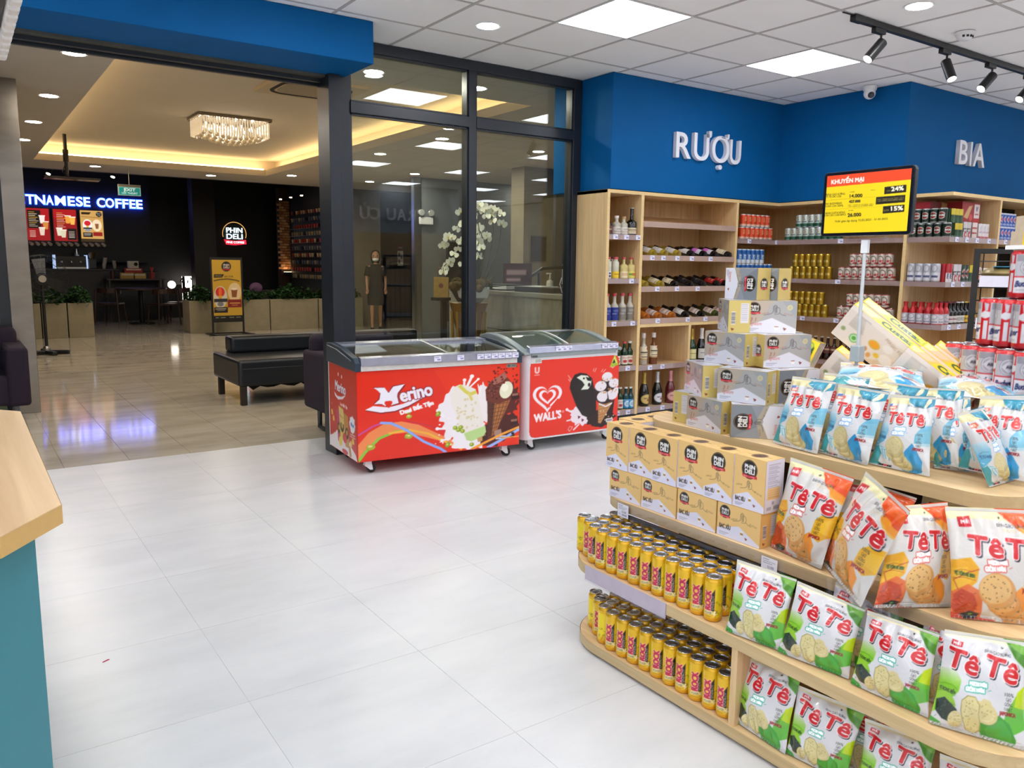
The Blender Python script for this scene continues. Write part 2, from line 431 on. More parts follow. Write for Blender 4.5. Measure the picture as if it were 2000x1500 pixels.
# ================================================================ THE SHOP SHELL
CEIL = 2.871
GX, GY = 2.6274, 4.806
XL, YR = -9.0, -9.0
M_TILE = tilemat('grey_porcelain', '#c6c8c9', '#cfd1d2', '#d7d8d8', 0.3, 1.0)
M_GROUT = pmat('grout', '#d4d5d4', 0.6)
def shop_floor():
    fl = struct(B().box(XL, 12, YR, 5.90, -0.08, -0.0015).build('floor', M_GROUT))
    me = B().box(-0.2993, 0.2993, -0.2993, 0.2993, -0.01, 0.0).mesh('tile', M_TILE)
    rest = B()
    for i in range(-17, 20):
        for j in range(-20, 8):
            x0, y0 = 0.659+0.6*i, 1.772+0.6*j
            if x0 > 11.9 or y0 > 5.88 or x0 < XL or y0 < YR: continue
            y1 = min(y0+0.6, 5.90)
            if -0.7 < x0+0.3 < 5.3 and 0.3 < y0+0.3 and y1-y0 > 0.59: obj('tile', me, fl, loc=(x0+0.3, y0+0.3, 0))
            else: rest.box(x0+0.0015, x0+0.5985, y0+0.0015, y1-0.0015, -0.01, 0)
    o = rest.build('outer_tile', M_TILE, fl); o['kind'] = 'stuff'
shop_floor()
M_CTILE = pmat('ceiling_board', '#f6f4f3', 0.8, var=0.012, scale=4)
M_TBAR = pmat('ceiling_tee_bar', '#b9b5b3', 0.5, var=0.02)
PANELS = [(i, j) for i in (-17, -14, -11, -8, -5, -2, 1, 4, 7, 10, 13) for j in (-2, -6, -10, -14, -18, -22) if not (i > 5 and j == -2)]
def shop_ceiling():
    ce = struct(B().box(XL, 12, YR, 5.5, CEIL+0.03, CEIL+0.1).build('ceiling', M_CTILE))
    me = B().box(-0.291, 0.291, -0.291, 0.291, 0.004, 0.012).mesh('ceiling_tile', M_CTILE)
    rest = B(); bar = B()
    for i in range(-19, 15):
        x0 = GX+0.6*i
        bar.box(x0-0.010, x0+0.010, YR, 5.36, CEIL, CEIL+0.02)
        for j in range(-22, 1):
            y0 = GY+0.6*j
            if (i, j) in PANELS: continue
            if -1.2 < x0 < 8.8 and y0 > 0.5 and j < 0: obj('ceiling_tile', me, ce, loc=(x0+0.3, y0+0.3, CEIL))
            else: rest.box(x0+0.01, x0+0.59, y0+0.01, min(y0+0.59, 5.38), CEIL+0.004, CEIL+0.012)
    for j in range(-22, 1): bar.box(XL, 12, GY+0.6*j-0.010, GY+0.6*j+0.010, CEIL+0.001, CEIL+0.02)
    o = rest.build('outer_ceiling_tile', M_CTILE, ce); o['kind'] = 'stuff'
    bar.build('ceiling_grid', M_TBAR, ce)
    rows = {-2: 'by the shop window', -6: 'over the middle of the shop', -10: 'behind the camera', -14: 'at the back of the shop', -18: 'at the back of the shop', -22: 'at the back of the shop'}
    fm = B().box(-0.3, 0.3, -0.3, -0.288, 0, 0.02).box(-0.3, 0.3, 0.288, 0.3, 0, 0.02).box(-0.3, -0.288, -0.288, 0.288, 0, 0.02).box(0.288, 0.3, -0.288, 0.288, 0, 0.02).mesh('light_frame', M_WHITEP)
    dm = B().box(-0.288, 0.288, -0.288, 0.288, 0.002, 0.012).mesh('diffuser', emat('panel_light', '#f3f6ff', PANEL_E))
    for i, j in PANELS:
        t = E('ceiling_light', (GX+0.6*i+0.3, GY+0.6*j+0.3, CEIL-0.001))
        lab = 'square white led ceiling panel, row '+ORD[(-j-2)//4]+' from the window, '+ORD[(i+17)//3]+' across, '+('over the shop floor' if j > -10 else 'behind the camera')
        if j == -2: lab = {1: 'square lit ceiling panel nearest the mullioned shop window', 4: 'square lit ceiling panel above the white wine lettering'}.get(i, lab)
        tag(t, lab, 'light', 'led ceiling panels '+rows[j])
        obj('light_frame', fm, t); obj('diffuser', dm, t)
shop_ceiling()
# round recessed lights
def downlight_mesh(nm, e, r):
    ring = B().lathe([(r, 0.0), (r*1.18, -0.002), (r*1.2, 0.0), (r*1.2, 0.004)], 28).mesh('trim_ring', M_WHITEP, True)
    lens = B().lathe([(0.001, -0.001), (r, -0.001), (r, 0.003)], 28).mesh('lens', e)
    return ring, lens
RS, LS = downlight_mesh('s', emat('shop_downlight', '#ffffff', DOWN_E), 0.07)
RM, LM = downlight_mesh('m', emat('mall_downlight', '#fff4e4', MALL_E), 0.075)
def downlight(x, y, z, lab, grp=None, mall=False):
    t = tag(E('downlight', (x, y, z-0.0012)), lab, 'light', grp)
    obj('trim_ring', RM if mall else RS, t); obj('lens', LM if mall else LS, t)
downlight(2.926, 4.523, CEIL, 'small round recessed light over the ice cream freezers')
downlight(4.711, 2.689, CEIL, 'small round recessed light beside the black spotlight track')
for x, y in ((1.1, 2.7), (7.1, 2.69), (2.9, 0.3), (4.7, -1.5)):
    downlight(x, y, CEIL, 'small round recessed light out over the shop floor, '+{1.1: 'left of the camera view', 7.1: 'beyond the track', 2.9: 'above the camera', 4.7: 'behind the camera'}[x], 'shop downlights')
# blue bulkhead over the entrance with its door track
g = struct(B().box(XL, 2.298, 4.886, 5.345, 2.617, CEIL+0.002).build('wall_bulkhead', M_BLUE, bevel=0.004))
t = struct(E('trim_1', (0, 0, 0)))
B().box(-2.6, 2.155, 5.345, 5.40, 2.600, 2.70).build('track_cover', pmat('bronze_aluminium', '#6d6a60', 0.4, metal=0.6), t)
B().box(-2.6, 2.155, 5.40, 5.44, 2.575, 2.70).build('track_channel', M_FRAME, t)
B().box(-2.6, 2.155, 5.44, 5.47, 2.592, 2.70).build('track_fin', pmat('satin_aluminium', '#9a9890', 0.35, metal=0.7), t)
B().box(-2.6, 2.155, 5.47, 5.50, 2.56, 2.95).build('track_seal', M_FRAME, t)
# glazed shop front
def shop_window():
    w = struct(E('window_1', (0, 0, 0)))
    def bar(n, *b): B().box(*b).build(n, M_FRAME, w, bevel=0.004)
    bar('door_post', 2.155, 2.238, 5.29, 5.50, 0.0, 2.617)
    bar('door_post', 2.242, 2.325, 5.33, 5.43, 0.0, 2.80)
    bar('head', 2.325, 4.374, 5.32, 5.43, 2.80, CEIL)
    bar('mullion', 3.278, 3.345, 5.32, 5.43, 0.08, 2.80)
    bar('jamb', 4.291, 4.374, 5.32, 5.43, 0.0, 2.80)
    bar('transom', 2.325, 3.278, 5.315, 5.43, 2.385, 2.463)
    bar('transom', 3.345, 4.291, 5.315, 5.43, 2.385, 2.463)
    bar('sill_bar', 2.325, 3.278, 5.32, 5.43, 0.0, 0.08)
    bar('sill_bar', 3.345, 4.291, 5.32, 5.43, 0.0, 0.08)
    bead = B()
    for x0, x1 in ((2.325, 3.278), (3.345, 4.291)):
        for z0, z1 in ((0.08, 2.385), (2.463, 2.80)):
            B().box(x0+0.001, x1-0.001, 5.370, 5.380, z0+0.001, z1-0.001).build('pane', M_GLASS, w)
            bead.box(x0, x0+0.012, 5.335, 5.366, z0, z1).box(x1-0.012, x1, 5.335, 5.366, z0, z1)
            bead.box(x0, x1, 5.335, 5.366, z1-0.012, z1).box(x0, x1, 5.335, 5.366, z0, z0+0.012)
    bead.build('glazing_bead', M_FRAME, w)
shop_window()
# blue walls above the cabinets
PB = [(4.380, 4.948), (6.51, 4.948), (6.51, 3.73), (12.0, 3.73), (12.0, 5.7), (4.380, 5.7)]
struct(B().prism(PB, 1.978, CEIL+0.002).build('wall_back', M_BLUE, bevel=0.003))
struct(B().prism([(4.380, 5.40), (6.95, 5.40), (6.95, 3.77), (12.0, 3.77), (12.0, 5.5), (4.38, 5.5)], 0, 1.978).build('wall_back_lower', pmat('white_paint', '#dadada', 0.7)))
struct(B().box(4.376, 4.380, 5.36, 5.45, 0, 1.978).build('trim_2', M_WHITEP))
# the rest of the shop, seen only as reflections
M_SHOPW = pmat('shop_white_paint', '#e6e5e2', 0.7)
struct(B().box(XL-.1, XL, YR, 5.5, 0, CEIL).build('wall_left', M_SHOPW))
struct(B().box(12, 12.1, YR, 5.7, 0, CEIL).build('wall_right', M_SHOPW))
wr = struct(B().box(XL, 12, YR-.1, YR, 0, 2.0).build('wall_rear', pmat('rear_shelving_wood', '#b79c76', 0.6)))
struct(B().box(XL, 12, YR-.1, YR+.02, 2.0, CEIL).build('wall_rear_band', pmat('rear_grey_band', '#9a9ea2', 0.6)))

# raised letters
def letters(name, s, x0, x1, y, z, cap, depth, mat, label, body=None, rz=0.0, sy=1.0, bold=0.01):
    c = bpy.data.curves.new('l', 'FONT'); c.body = s; c.extrude = depth/2; c.offset = bold; c.resolution_u = 4
    o = bpy.data.objects.new('l', c); COL.objects.link(o)
    me = bpy.data.meshes.new_from_object(o.evaluated_get(bpy.context.evaluated_depsgraph_get()))
    bpy.data.objects.remove(o); bpy.data.curves.remove(c)
    V = np.zeros(len(me.vertices)*3); me.vertices.foreach_get('co', V); V = V.reshape(-1, 3)
    a, b = V[:, 0].min(), V[:, 0].max(); k = cap/0.69
    V[:, 0] = (V[:, 0]-a)/(b-a)*(x1-x0); V[:, 1] *= k
    me.vertices.foreach_set('co', V.ravel()); me.update(); me.materials.clear(); me.materials.append(mat)
    ob = bpy.data.objects.new(name, me); COL.objects.link(ob)
    ob.rotation_euler = (PI/2, 0, rz); ob.location = (x0, y, z)
    if label: tag(ob, label, 'sign')
    return ob
def sign_word(s, xs, y, z, cap, depth, mat, edge, label, grp=None):
    """a word of separate raised letters, each a part"""
    t = tag(E('wall_sign', (xs[0][0], y, z)), label, 'sign')
    for ch, (x0, x1) in zip(s, xs):
        l = letters('letter', ch, x0, x1, y, z, cap, depth, mat, None)
        l.parent = t; l.location = (x0-xs[0][0], 0, 0)
    return t
M_LETTER = pmat('white_acrylic_letters', '#e8e8ee', 0.35, var=0.01)
sign_word('RƯỢU', [(5.068, 5.250), (5.285, 5.500), (5.512, 5.735), (5.745, 5.892)], 4.928, 2.278, 0.205, 0.036, M_LETTER, None,
          'white raised letters reading RƯỢU on the blue wall')
sign_word('BIA', [(7.305, 7.450), (7.495, 7.525), (7.555, 7.765)], 3.710, 2.285, 0.200, 0.036, M_LETTER, None,
          'white raised letters reading BIA on the blue wall')
struct(B().box(2.4, 8.6, -3.9, -3.62, 1.95, CEIL).build('wall_fascia', pmat('fascia_grey', '#8d9196', 0.6)))
struct(B().box(2.4, 8.6, -4.0, -3.62, 0, 1.95).build('wall_fascia_lower', pmat('rear_shelving_wood2', '#9c8058', 0.6)))
for s, a, b in (('RAUCỦQUẢ', 5.6, 7.6), ('NƯỚC', 3.2, 3.95)):
    w = (b-a)/(len(s)+(1 if len(s) > 5 else 0)); xs = [(k*w+(w*.5 if k > 2 else 0)+(w*.5 if k > 4 else 0), (k+.85)*w+(w*.5 if k > 2 else 0)+(w*.5 if k > 4 else 0)) for k in range(len(s))]
    o = sign_word(s, xs, 0, 0, 0.22, 0.03, M_LETTER, None, 'white raised letters reading '+('RAU CỦ QUẢ' if len(s) > 5 else s)+' on the wall behind the camera')
    o.location = (b, -3.58, 2.2); o.rotation_euler = (0, 0, PI)

# ceiling fittings
def track(x0, y, L, heads, label, names, feed=True):
    z = CEIL
    t = tag(E('spotlight_track', (x0, y, z-0.001)), label, 'track')
    B().box(0, L, -0.018, 0.018, -0.035, 0).build('rail', M_BLACK, t, bevel=0.003)
    B().box(-0.03, 0.06, -0.02, 0.02, -0.038, 0).build('end_feed', M_BLACK, t, bevel=0.003)
    if feed: B().tube([(-0.02, 0, -0.004), (-0.12, 0.01, -0.002)], 0.004, 6).build('cable', M_BLACK, t)
    for (x, tilt, az, *pw), nm in zip(heads, names):
        s = tag(E('track_spotlight', (x, y, z-0.0365)), nm, 'spotlight', 'black track spotlights')
        B().box(-0.055, 0.055, -0.017, 0.017, -0.03, 0).build('adapter', M_BLACK, s, bevel=0.003)
        B().cyl((0.03, 0, -0.03), (0.03, 0, -0.075), 0.007, n=10).build('stem', M_BLACK, s)
        d = Vector((math.sin(R(tilt))*math.cos(R(az)), math.sin(R(tilt))*math.sin(R(az)), -math.cos(R(tilt))))
        p = Vector((0.03, 0, -0.085))
        B().cyl(p-d*0.02, p+d*0.13, 0.032, n=22).build('lamp_head', M_BLACK, s, bevel=0.004, smooth=True)
        B().cyl(p+d*0.128, p+d*0.1315, 0.028, n=22).build('lamp_lens', emat('spot_lens', '#fff6ea', SPOT_E), s)
        ld = bpy.data.lights.new('spot_bulb', 'SPOT'); ld.energy = pw[0] if pw else SPOT_W; ld.spot_size = R(pw[1] if pw else 75); ld.spot_blend = 0.7; ld.shadow_soft_size = 0.03; ld.color = (1, 0.96, 0.91)
        lo = bpy.data.objects.new('spot_bulb', ld); COL.objects.link(lo); lo.parent = s; lo.location = p+d*0.14; lo.rotation_euler = d.to_track_quat('-Z', 'Y').to_euler()
track(4.575, 3.0, 5.2, ((4.826, 42, 160), (5.623, 28, 250), (6.26, 45, 165), (6.86, 45, 165)), 'long black lighting track fixed to the white ceiling',
      ['first black track spotlight at the free end of the track, aimed left', 'second black track spotlight, its white lens showing',
       'third black track spotlight, right of the one with the showing lens', 'fourth black track spotlight at the edge of the view'])
track(-0.9, 0.15, 3.4, ((-0.5, 52, 30), (0.1, 65, 31, 120, 24), (0.7, 42, 35), (1.3, 25, 60), (2.0, 20, 80)), 'black lighting track on the ceiling above the camera',  # unseen track, modelled on reflected ones, added to brighten the display fronts
      ['added track spotlight above the camera, '+w for w in ('first of five', 'narrow beam on the promotion board', 'middle of five', 'fourth of five', 'nearest the wine cabinets')], False)
def dome_camera():
    t = tag(E('dome_camera', (6.40, 4.02, CEIL-0.001)), 'white dome security camera on the ceiling beside the blue wall', 'camera')
    B().lathe([(0.001, 0), (0.056, 0), (0.058, -0.012), (0.052, -0.035), (0.04, -0.04)][::-1], 24).build('mount', M_WHITEP, t, smooth=True)
    B().ball((0, 0, -0.058), 0.048, 20).build('housing', M_WHITEP, t, smooth=True)
    d = Vector((-0.55, -0.72, -0.35)).normalized(); p = Vector((0, 0, -0.062))
    B().cyl(p+d*0.035, p+d*0.053, 0.027, 0.022, 18).build('lens_ring', M_BLACK, t)
    B().cyl(p+d*0.050, p+d*0.055, 0.012, n=14).build('lens', pmat('lens_glass', '#3b4450', 0.1, var=0), t)
dome_camera()
def smoke():
    t = tag(E('smoke_detector', (5.45, 2.79, CEIL-0.001)), 'round white smoke detector on the ceiling behind the track', 'detector')
    B().lathe([(0.001, -0.048), (0.03, -0.047), (0.045, -0.036), (0.052, -0.02), (0.058, -0.016), (0.06, 0)], 28).build('housing', M_WHITEP, t, smooth=True)
    b = B()
    for a in (200, 228, 256, 284):
        c = Matrix.Rotation(R(a), 4, 'Z') @ Matrix.Translation((0.045, 0, -0.030)); b.box(-0.006, 0.006, -0.007, 0.007, -0.006, 0.006, 0, c)
    b.build('vent_slot', M_DARK, t)
smoke()
# ================================================================ THE MALL BEYOND THE DOOR
MZ = 2.88
M_MARBLE = tilemat('beige_marble', '#aa9f8c', '#bdb3a0', '#cbc1ae', 0.09, 0.9, spec=0.6)
def mall_floor():
    fl = struct(B().box(-4, 13, 5.90, 23, -0.08, -0.003).build('floor_mall', pmat('mall_joint', '#6f6656', 0.6)))
    me = B().box(-0.1985, 0.1985, -0.3985, 0.3985, -0.012, 0.0).mesh('tile', M_MARBLE)
    far = B()
    for i in range(-12, 31):
        for j in range(0, 22):
            x0 = 0.503+0.4*i; y0 = 5.903+0.8*j-(0.4 if i % 2 else 0)
            ya, yb = max(y0, 5.903), min(y0+0.8, 22.9)
            if yb-ya < 0.05 or x0 > 12.6: continue
            if yb-ya > 0.7 and -1.2 < x0 < 6.5 and y0 < 13.0: obj('tile', me, fl, loc=(x0+0.2, y0+0.4, 0))
            else: far.box(x0+0.0015, x0+0.3985, ya+0.0015, yb-0.0015, -0.012, 0)
    o = far.build('far_tile', M_MARBLE, fl); o['kind'] = 'stuff'
mall_floor()
M_MCEIL = pmat('mall_ceiling_paint', '#c9c1b4', 0.75, var=0.02, scale=3)
M_TRAY = pmat('tray_ceiling_paint', '#d2c8b6', 0.75, var=0.02, scale=3)
def mall_ceiling():
    x0, x1, y0, y1 = 1.13, 4.70, 6.48, 14.52
    c = struct(E('ceiling_mall', (0, 0, 0)))
    for nm, b in (('ceiling_panel', (-4, x0, 5.5, 15.8)), ('ceiling_panel', (x1, 13, 5.5, 15.8)), ('ceiling_panel', (x0, x1, 5.5, y0)), ('ceiling_panel', (x0, x1, y1, 15.8))):
        B().box(b[0], b[1], b[2], b[3], MZ, MZ+0.10).build(nm, M_MCEIL, c)
    h = 0.28; s = 0.26
    B().box(x0-s, x1+s, y0-s, y1+s, MZ+h, MZ+h+0.04).build('tray_ceiling', M_TRAY, c)
    w = B().box(x0-s-0.03, x0-s, y0-s, y1+s, MZ+0.1, MZ+h).box(x1+s, x1+s+0.03, y0-s, y1+s, MZ+0.1, MZ+h)
    w.box(x0-s, x1+s, y0-s-0.03, y0-s, MZ+0.1, MZ+h).box(x0-s, x1+s, y1+s, y1+s+0.03, MZ+0.1, MZ+h)
    w.build('tray_side', M_TRAY, c)
    st = tag(E('led_strip', (0, 0, 0)), 'warm led strip light hidden in the ceiling tray ledge', 'light')
    e = emat('warm_led', '#ffd9a0', COVE_E); zz = MZ+0.102
    for b in ((x0-0.15, x0-0.11, y0, y1), (x1+0.11, x1+0.15, y0, y1), (x0, x1, y0-0.15, y0-0.11), (x0, x1, y1+0.11, y1+0.15)):
        B().box(b[0], b[1], b[2], b[3], zz, zz+0.03).build('strip', e, st)
    struct(B().box(-4, 13, 15.8, 15.95, MZ-0.0, 3.6).build('wall_soffit', pmat('soffit_dark', '#16161c', 0.6)))
    struct(B().box(-4, 13, 15.95, 23, 3.5, 3.6).build('ceiling_cafe', pmat('cafe_ceiling_black', '#0b0b10', 0.8)))
mall_ceiling()
for k, y in enumerate((6.979, 8.884, 10.633, 12.278)):
    downlight(0.857, y, MZ, ['nearest', 'second', 'third', 'farthest'][k]+' round ceiling light of the row above the steel column', 'left row of mall downlights', True)
for x, y in ((2.032, 14.938), (3.906, 15.114)):
    downlight(x, y, MZ, 'round ceiling light beyond the glowing tray, '+('by the projector pole' if x < 3 else 'right of the exit sign'), 'far row of mall downlights', True)
for k, y in enumerate((8.81, 10.55, 12.3, 14.146)): downlight(5.04, y, MZ, ORD[k]+' round ceiling light of the row right of the glowing tray', 'right row of mall downlights', True)
for x in (2.888, 3.871): downlight(x, 6.15, MZ, 'round ceiling light just behind the shop glass, '+('left pane' if x < 3 else 'beside the mullion'), 'mall downlights behind the glass', True)
for k, (x, y) in enumerate(((6.62, 8.955), (6.6, 10.7), (6.6, 12.47), (6.56, 14.2), (9.35, 12.66))): downlight(x, y, MZ, ORD[k]+' round ceiling light above the reception area, counted from the shop glass', 'reception downlights', True)
# chandelier
def chandelier():
    t = tag(E('chandelier', (3.03, 10.72, MZ+0.279)), 'rectangular crystal chandelier on the recessed mall ceiling', 'chandelier')
    B().box(-0.45, 0.45, -0.30, 0.30, -0.035, 0).build('mirror_plate', pmat('chrome_plate', '#8d8478', 0.15, metal=1.0, var=0), t, bevel=0.004)
    cr = printmat('crystal', 0.08, 0.0)
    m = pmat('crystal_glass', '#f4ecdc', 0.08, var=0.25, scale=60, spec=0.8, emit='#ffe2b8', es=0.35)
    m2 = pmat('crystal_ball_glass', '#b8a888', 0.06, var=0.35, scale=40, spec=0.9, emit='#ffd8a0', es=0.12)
    rod = B().prism([(0.011*math.cos(k*PI/3), 0.011*math.sin(k*PI/3)) for k in range(6)], -0.19, 0).mesh('crystal_rod', m)
    n = 0
    for k in range(26):
        x = -0.41+0.82*k/25
        for y in (-0.27, 0.27): obj('crystal_rod', rod, t, loc=(x, y, -0.036-0.01*(k % 3)))
    for k in range(15):
        y = -0.24+0.48*k/14
        for x in (-0.415, 0.415): obj('crystal_rod', rod, t, loc=(x, y, -0.04-0.01*(k % 2)))
    ball = B().ball((0, 0, 0), 0.028, 10).mesh('crystal_ball', m2)
    for i in range(11):
        for j in range(6):
            x = -0.36+0.072*i; y = -0.2+0.08*j
            d = 0.20+0.11*max(0, 1-(x/0.42)**2-(y/0.3)**2)
            obj('crystal_ball', ball, t, loc=(x, y, -d))
    bulb = B().ball((0, 0, 0), 0.016, 8).mesh('bulb', emat('chandelier_bulb', '#ffeede', 60))
    for i in range(7):
        for y in (-0.12, 0.12): obj('bulb', bulb, t, loc=(-0.33+0.11*i, y, -0.10-0.03*(i % 2)))
chandelier()
def cassette():
    t = tag(E('air_conditioner', (3.2, 8.32, MZ+0.279)), 'ceiling cassette air conditioner in the glowing tray', 'air conditioner')
    m = pmat('cassette_plastic', '#c7b695', 0.5)
    B().prism(rrect(0.95, 0.84, 0.03, 3, -0.475, -0.42), -0.03, 0).build('panel', m, t)
    B().prism(rrect(0.62, 0.54, 0.14, 6, -0.31, -0.27), -0.036, -0.03).build('grille', pmat('grille_grey', '#9d9078', 0.5), t)
    ring = B()
    P = rrect(0.76, 0.68, 0.2, 8, -0.38, -0.34); Q = rrect(0.68, 0.60, 0.17, 8, -0.34, -0.30)
    n = len(P); ring.add([(*p, -0.034) for p in P]+[(*p, -0.034) for p in Q]+[(*p, -0.028) for p in P]+[(*p, -0.028) for p in Q],
        [(i, (i+1) % n, (i+1) % n+n, i+n) for i in range(n)]+[(i+2*n, (i+1) % n+2*n, (i+1) % n, i) for i in range(n)]+[(i+n, (i+1) % n+n, (i+1) % n+3*n, i+3*n) for i in range(n)])
    ring.build('air_slot', M_DARK, t)
cassette()
# steel column and the glass beside it
struct(B().box(0.385, 0.555, 8.24, 8.30, 0, MZ).build('column_steel', pmat('brushed_steel', '#948e86', 0.26, metal=1.0, var=0.12, scale=4, stretch=(1, 1, 3)), bevel=0.003))
w3 = struct(E('window_2', (0, 0, 0)))
B().box(-1.6, 0.30, 8.26, 8.275, 0, MZ).build('pane', glassmat('green_glass', '#b9cfc6', 1.5), w3)
B().box(0.30, 0.385, 8.25, 8.29, 0, MZ).build('edge_channel', M_FRAME, w3)
def left_kiosk():
    t = tag(E('drinks_case', (-0.6, 10.6, 0)), 'dim glass drinks case behind the glass left of the steel column', 'case')
    m = pmat('case_teal', '#26464a', 0.4); 
    B().box(-0.5, 0.55, 0, 0.5, 0, 0.5).build('base', m, t)
    for z in (0.75, 1.0, 1.25): B().box(-0.5, 0.55, 0, 0.5, z, z+0.02).build('shelf', m, t)
    B().box(-0.5, 0.55, 0.48, 0.5, 0.5, 1.6).build('case_back', m, t)
    for x in (-0.5, 0.53): B().box(x, x+0.02, 0, 0.5, 0.5, 1.6).build('case_side', M_FRAME, t)
left_kiosk()
# seating in the mall
M_PURPLE = pmat('purple_fabric', '#1f1226', 0.85, var=0.2, scale=120, bump=0.05)
M_LEATH = pmat('black_leather', '#15191f', 0.36, var=0.15, scale=40, bump=0.05)
def bench():
    t = tag(E('leather_bench', (2.14, 7.60, 0)), 'long black leather bench with a back on the marble floor', 'bench')
    B().box(0, 2.28, 0, 0.92, 0.185, 0.44).build('seat', M_LEATH, t, bevel=0.03, seg=4, smooth=True)
    B().box(0.03, 2.25, -0.012, 0.0, 0.20, 0.36).build('front_panel', M_LEATH, t, bevel=0.005)
    B().box(0.12, 2.26, 0.66, 0.90, 0.435, 0.61).build('backrest', M_LEATH, t, bevel=0.035, seg=4, smooth=True)
    for x in (0.03, 2.2):
        for y in (0.04, 0.82): B().box(x, x+0.055, y, y+0.055, 0.0, 0.19).build('leg', pmat('dark_wood_leg', '#2c2119', 0.5), t)
    b = B(); 
    P = [(0.15+0.07*k, 0.165-0.045*abs(math.sin(k*1.9))-0.02*(k % 2)) for k in range(30)]
    for (xa, za), (xb, zb) in zip(P[:-1], P[1:]): b.add([(xa, 0.3, 0.19), (xb, 0.3, 0.19), (xb, 0.3, zb), (xa, 0.3, za), (xa, 0.32, 0.19), (xb, 0.32, 0.19), (xb, 0.32, zb), (xa, 0.32, za)], [(0,1,2,3), (7,6,5,4), (3,2,6,7)])
    b.build('torn_lining', M_DARK, t)
bench()
def armchair(x, y, rz, lab, metal):
    t = tag(E('armchair', (x, y, 0), rz), lab, 'armchair')
    B().box(-0.36, 0.36, -0.34, 0.34, 0.19, 0.44).build('seat', M_PURPLE, t, bevel=0.03, seg=3, smooth=True)
    B().box(-0.36, 0.36, 0.20, 0.38, 0.40, 0.79).build('backrest', M_PURPLE, t, bevel=0.06, seg=4, smooth=True)
    for s in (-1, 1): B().box(min(s*0.24, s*0.40), max(s*0.24, s*0.40), -0.36, 0.38, 0.185, 0.66).build('armrest', M_PURPLE, t, bevel=0.03, seg=3, smooth=True)
    for s in (-1, 1):
        B().tube([(s*0.30, -0.28, 0.186), (s*0.30, -0.28, 0.02), (s*0.30, 0.28, 0.02), (s*0.30, 0.28, 0.186)], 0.02, 4).build('sled_leg', metal, t)
armchair(2.70, 5.95, 0, 'dark purple armchair beside the red freezer at the doorway', pmat('grey_steel_leg', '#5d6266', 0.35, metal=0.8))
armchair(0.045, 7.84, 0, 'dark purple armchair in front of the steel column', pmat('grey_steel_leg2', '#5d6266', 0.35, metal=0.8))
# ================================================================ COFFEE SHOP AT THE BACK
M_CWALL = pmat('cafe_black_wall', '#0d0d14', 0.55, var=0.2, scale=2)
M_BROWN = pmat('dark_brown_panel', '#20130d', 0.5, var=0.15, scale=8, stretch=(8, 8, 1))
struct(B().box(-4, 9.5, 21.1, 21.3, 0, 3.5).build('wall_cafe', M_CWALL))
struct(B().box(9.5, 9.7, 15.95, 21.3, 0, 3.5).build('wall_cafe_side', M_CWALL))
struct(B().box(-4.1, -4, 5.5, 21.3, 0, 3.5).build('wall_mall_left', pmat('mall_dark_wall', '#2a2925', 0.6)))
struct(B().box(4.62, 5.12, 19.6, 20.0, 0, 3.5).build('column_brown', M_BROWN))
struct(B().box(7.0, 7.12, 17.2, 19.9, 0.0, 3.45).build('wall_cups', M_CWALL))
# brick pillar: each brick a piece
bp = struct(B().box(6.80, 7.02, 20.02, 20.3, 0, 3.2).build('column_brick', pmat('brick_mortar', '#3a2418', 0.9)))
bmz = [B().box(-0.052, 0.052, 0, 0.03, -0.027, 0.027).mesh('brick', pmat('brick_%d' % i, c, 0.85, var=0.15)) for i, c in enumerate(('#c08a5a', '#a86f44', '#d7a878'))]
for k in range(26):
    for q in range(3):
        x = 6.80+0.11*q+(0.055 if k % 2 else 0)-0.02
        obj('brick', bmz[(k*2+q*5+k//3) % 3], bp, loc=(x, 20.02-0.028-0.006*((k+q) % 3), 1.22+0.065*k))
bl = tag(E('wall_washer', (6.91, 19.86, 1.12)), 'small uplight washing the narrow brick pillar', 'light')
B().box(-0.10, 0.10, 0, 0.06, -0.06, 0).build('body', M_BLACK, bl); B().box(-0.09, 0.09, 0.005, 0.055, 0.001, 0.004).build('lens', emat('washer_lens', '#ffd09a', 22), bl)
bm_ = []
# cups along the dark side wall
cupm = [B().lathe([(0.024, 0), (0.034, 0.085), (0.036, 0.088), (0.001, 0.088)], 10).mesh('cup', pmat('cup_%d' % i, c, 0.4, var=0.05)) for i, c in enumerate(('#b89a70', '#c23a34', '#8a8478', '#d8b48a', '#5b5f78', '#a04038'))]
B().box(6.93, 7.0, 17.3, 19.8, 0.95, 0.96)
lg = tag(E('cup_rack', (7.0, 18.55, 0.9)), 'black wall rack holding rows of small cups', 'rack')
ledge = B().box(-0.09, 0.0, -1.25, 1.25, 0, 0.012).mesh('ledge', M_BLACK)
first = True
for r in range(10):
    z = 0.99+0.168*r
    obj('ledge', ledge, lg, loc=(0, 0, z-0.9-0.012))
    for c in range(14):
        if (r*7+c*3) % 11 == 0: continue
        o = obj('cup', cupm[(r*5+c*7+c*c) % 6], None, loc=(6.955, 17.42+0.165*c, z))
        tag(o, 'small cup on the black cafe wall rack, '+ORD[9-r]+' ledge from the top, '+ORD[13-c]+' from the left', 'cup', 'cups on the wall rack')
rk = B()
for y in (-0.9, -0.2, 0.5): rk.cyl((-0.5, y, 1.95), (-0.5, y, 1.93), 0.03, n=12)
rk.build('picture_lamp', emat('rack_lamp', '#ffd7a8', 14), lg)

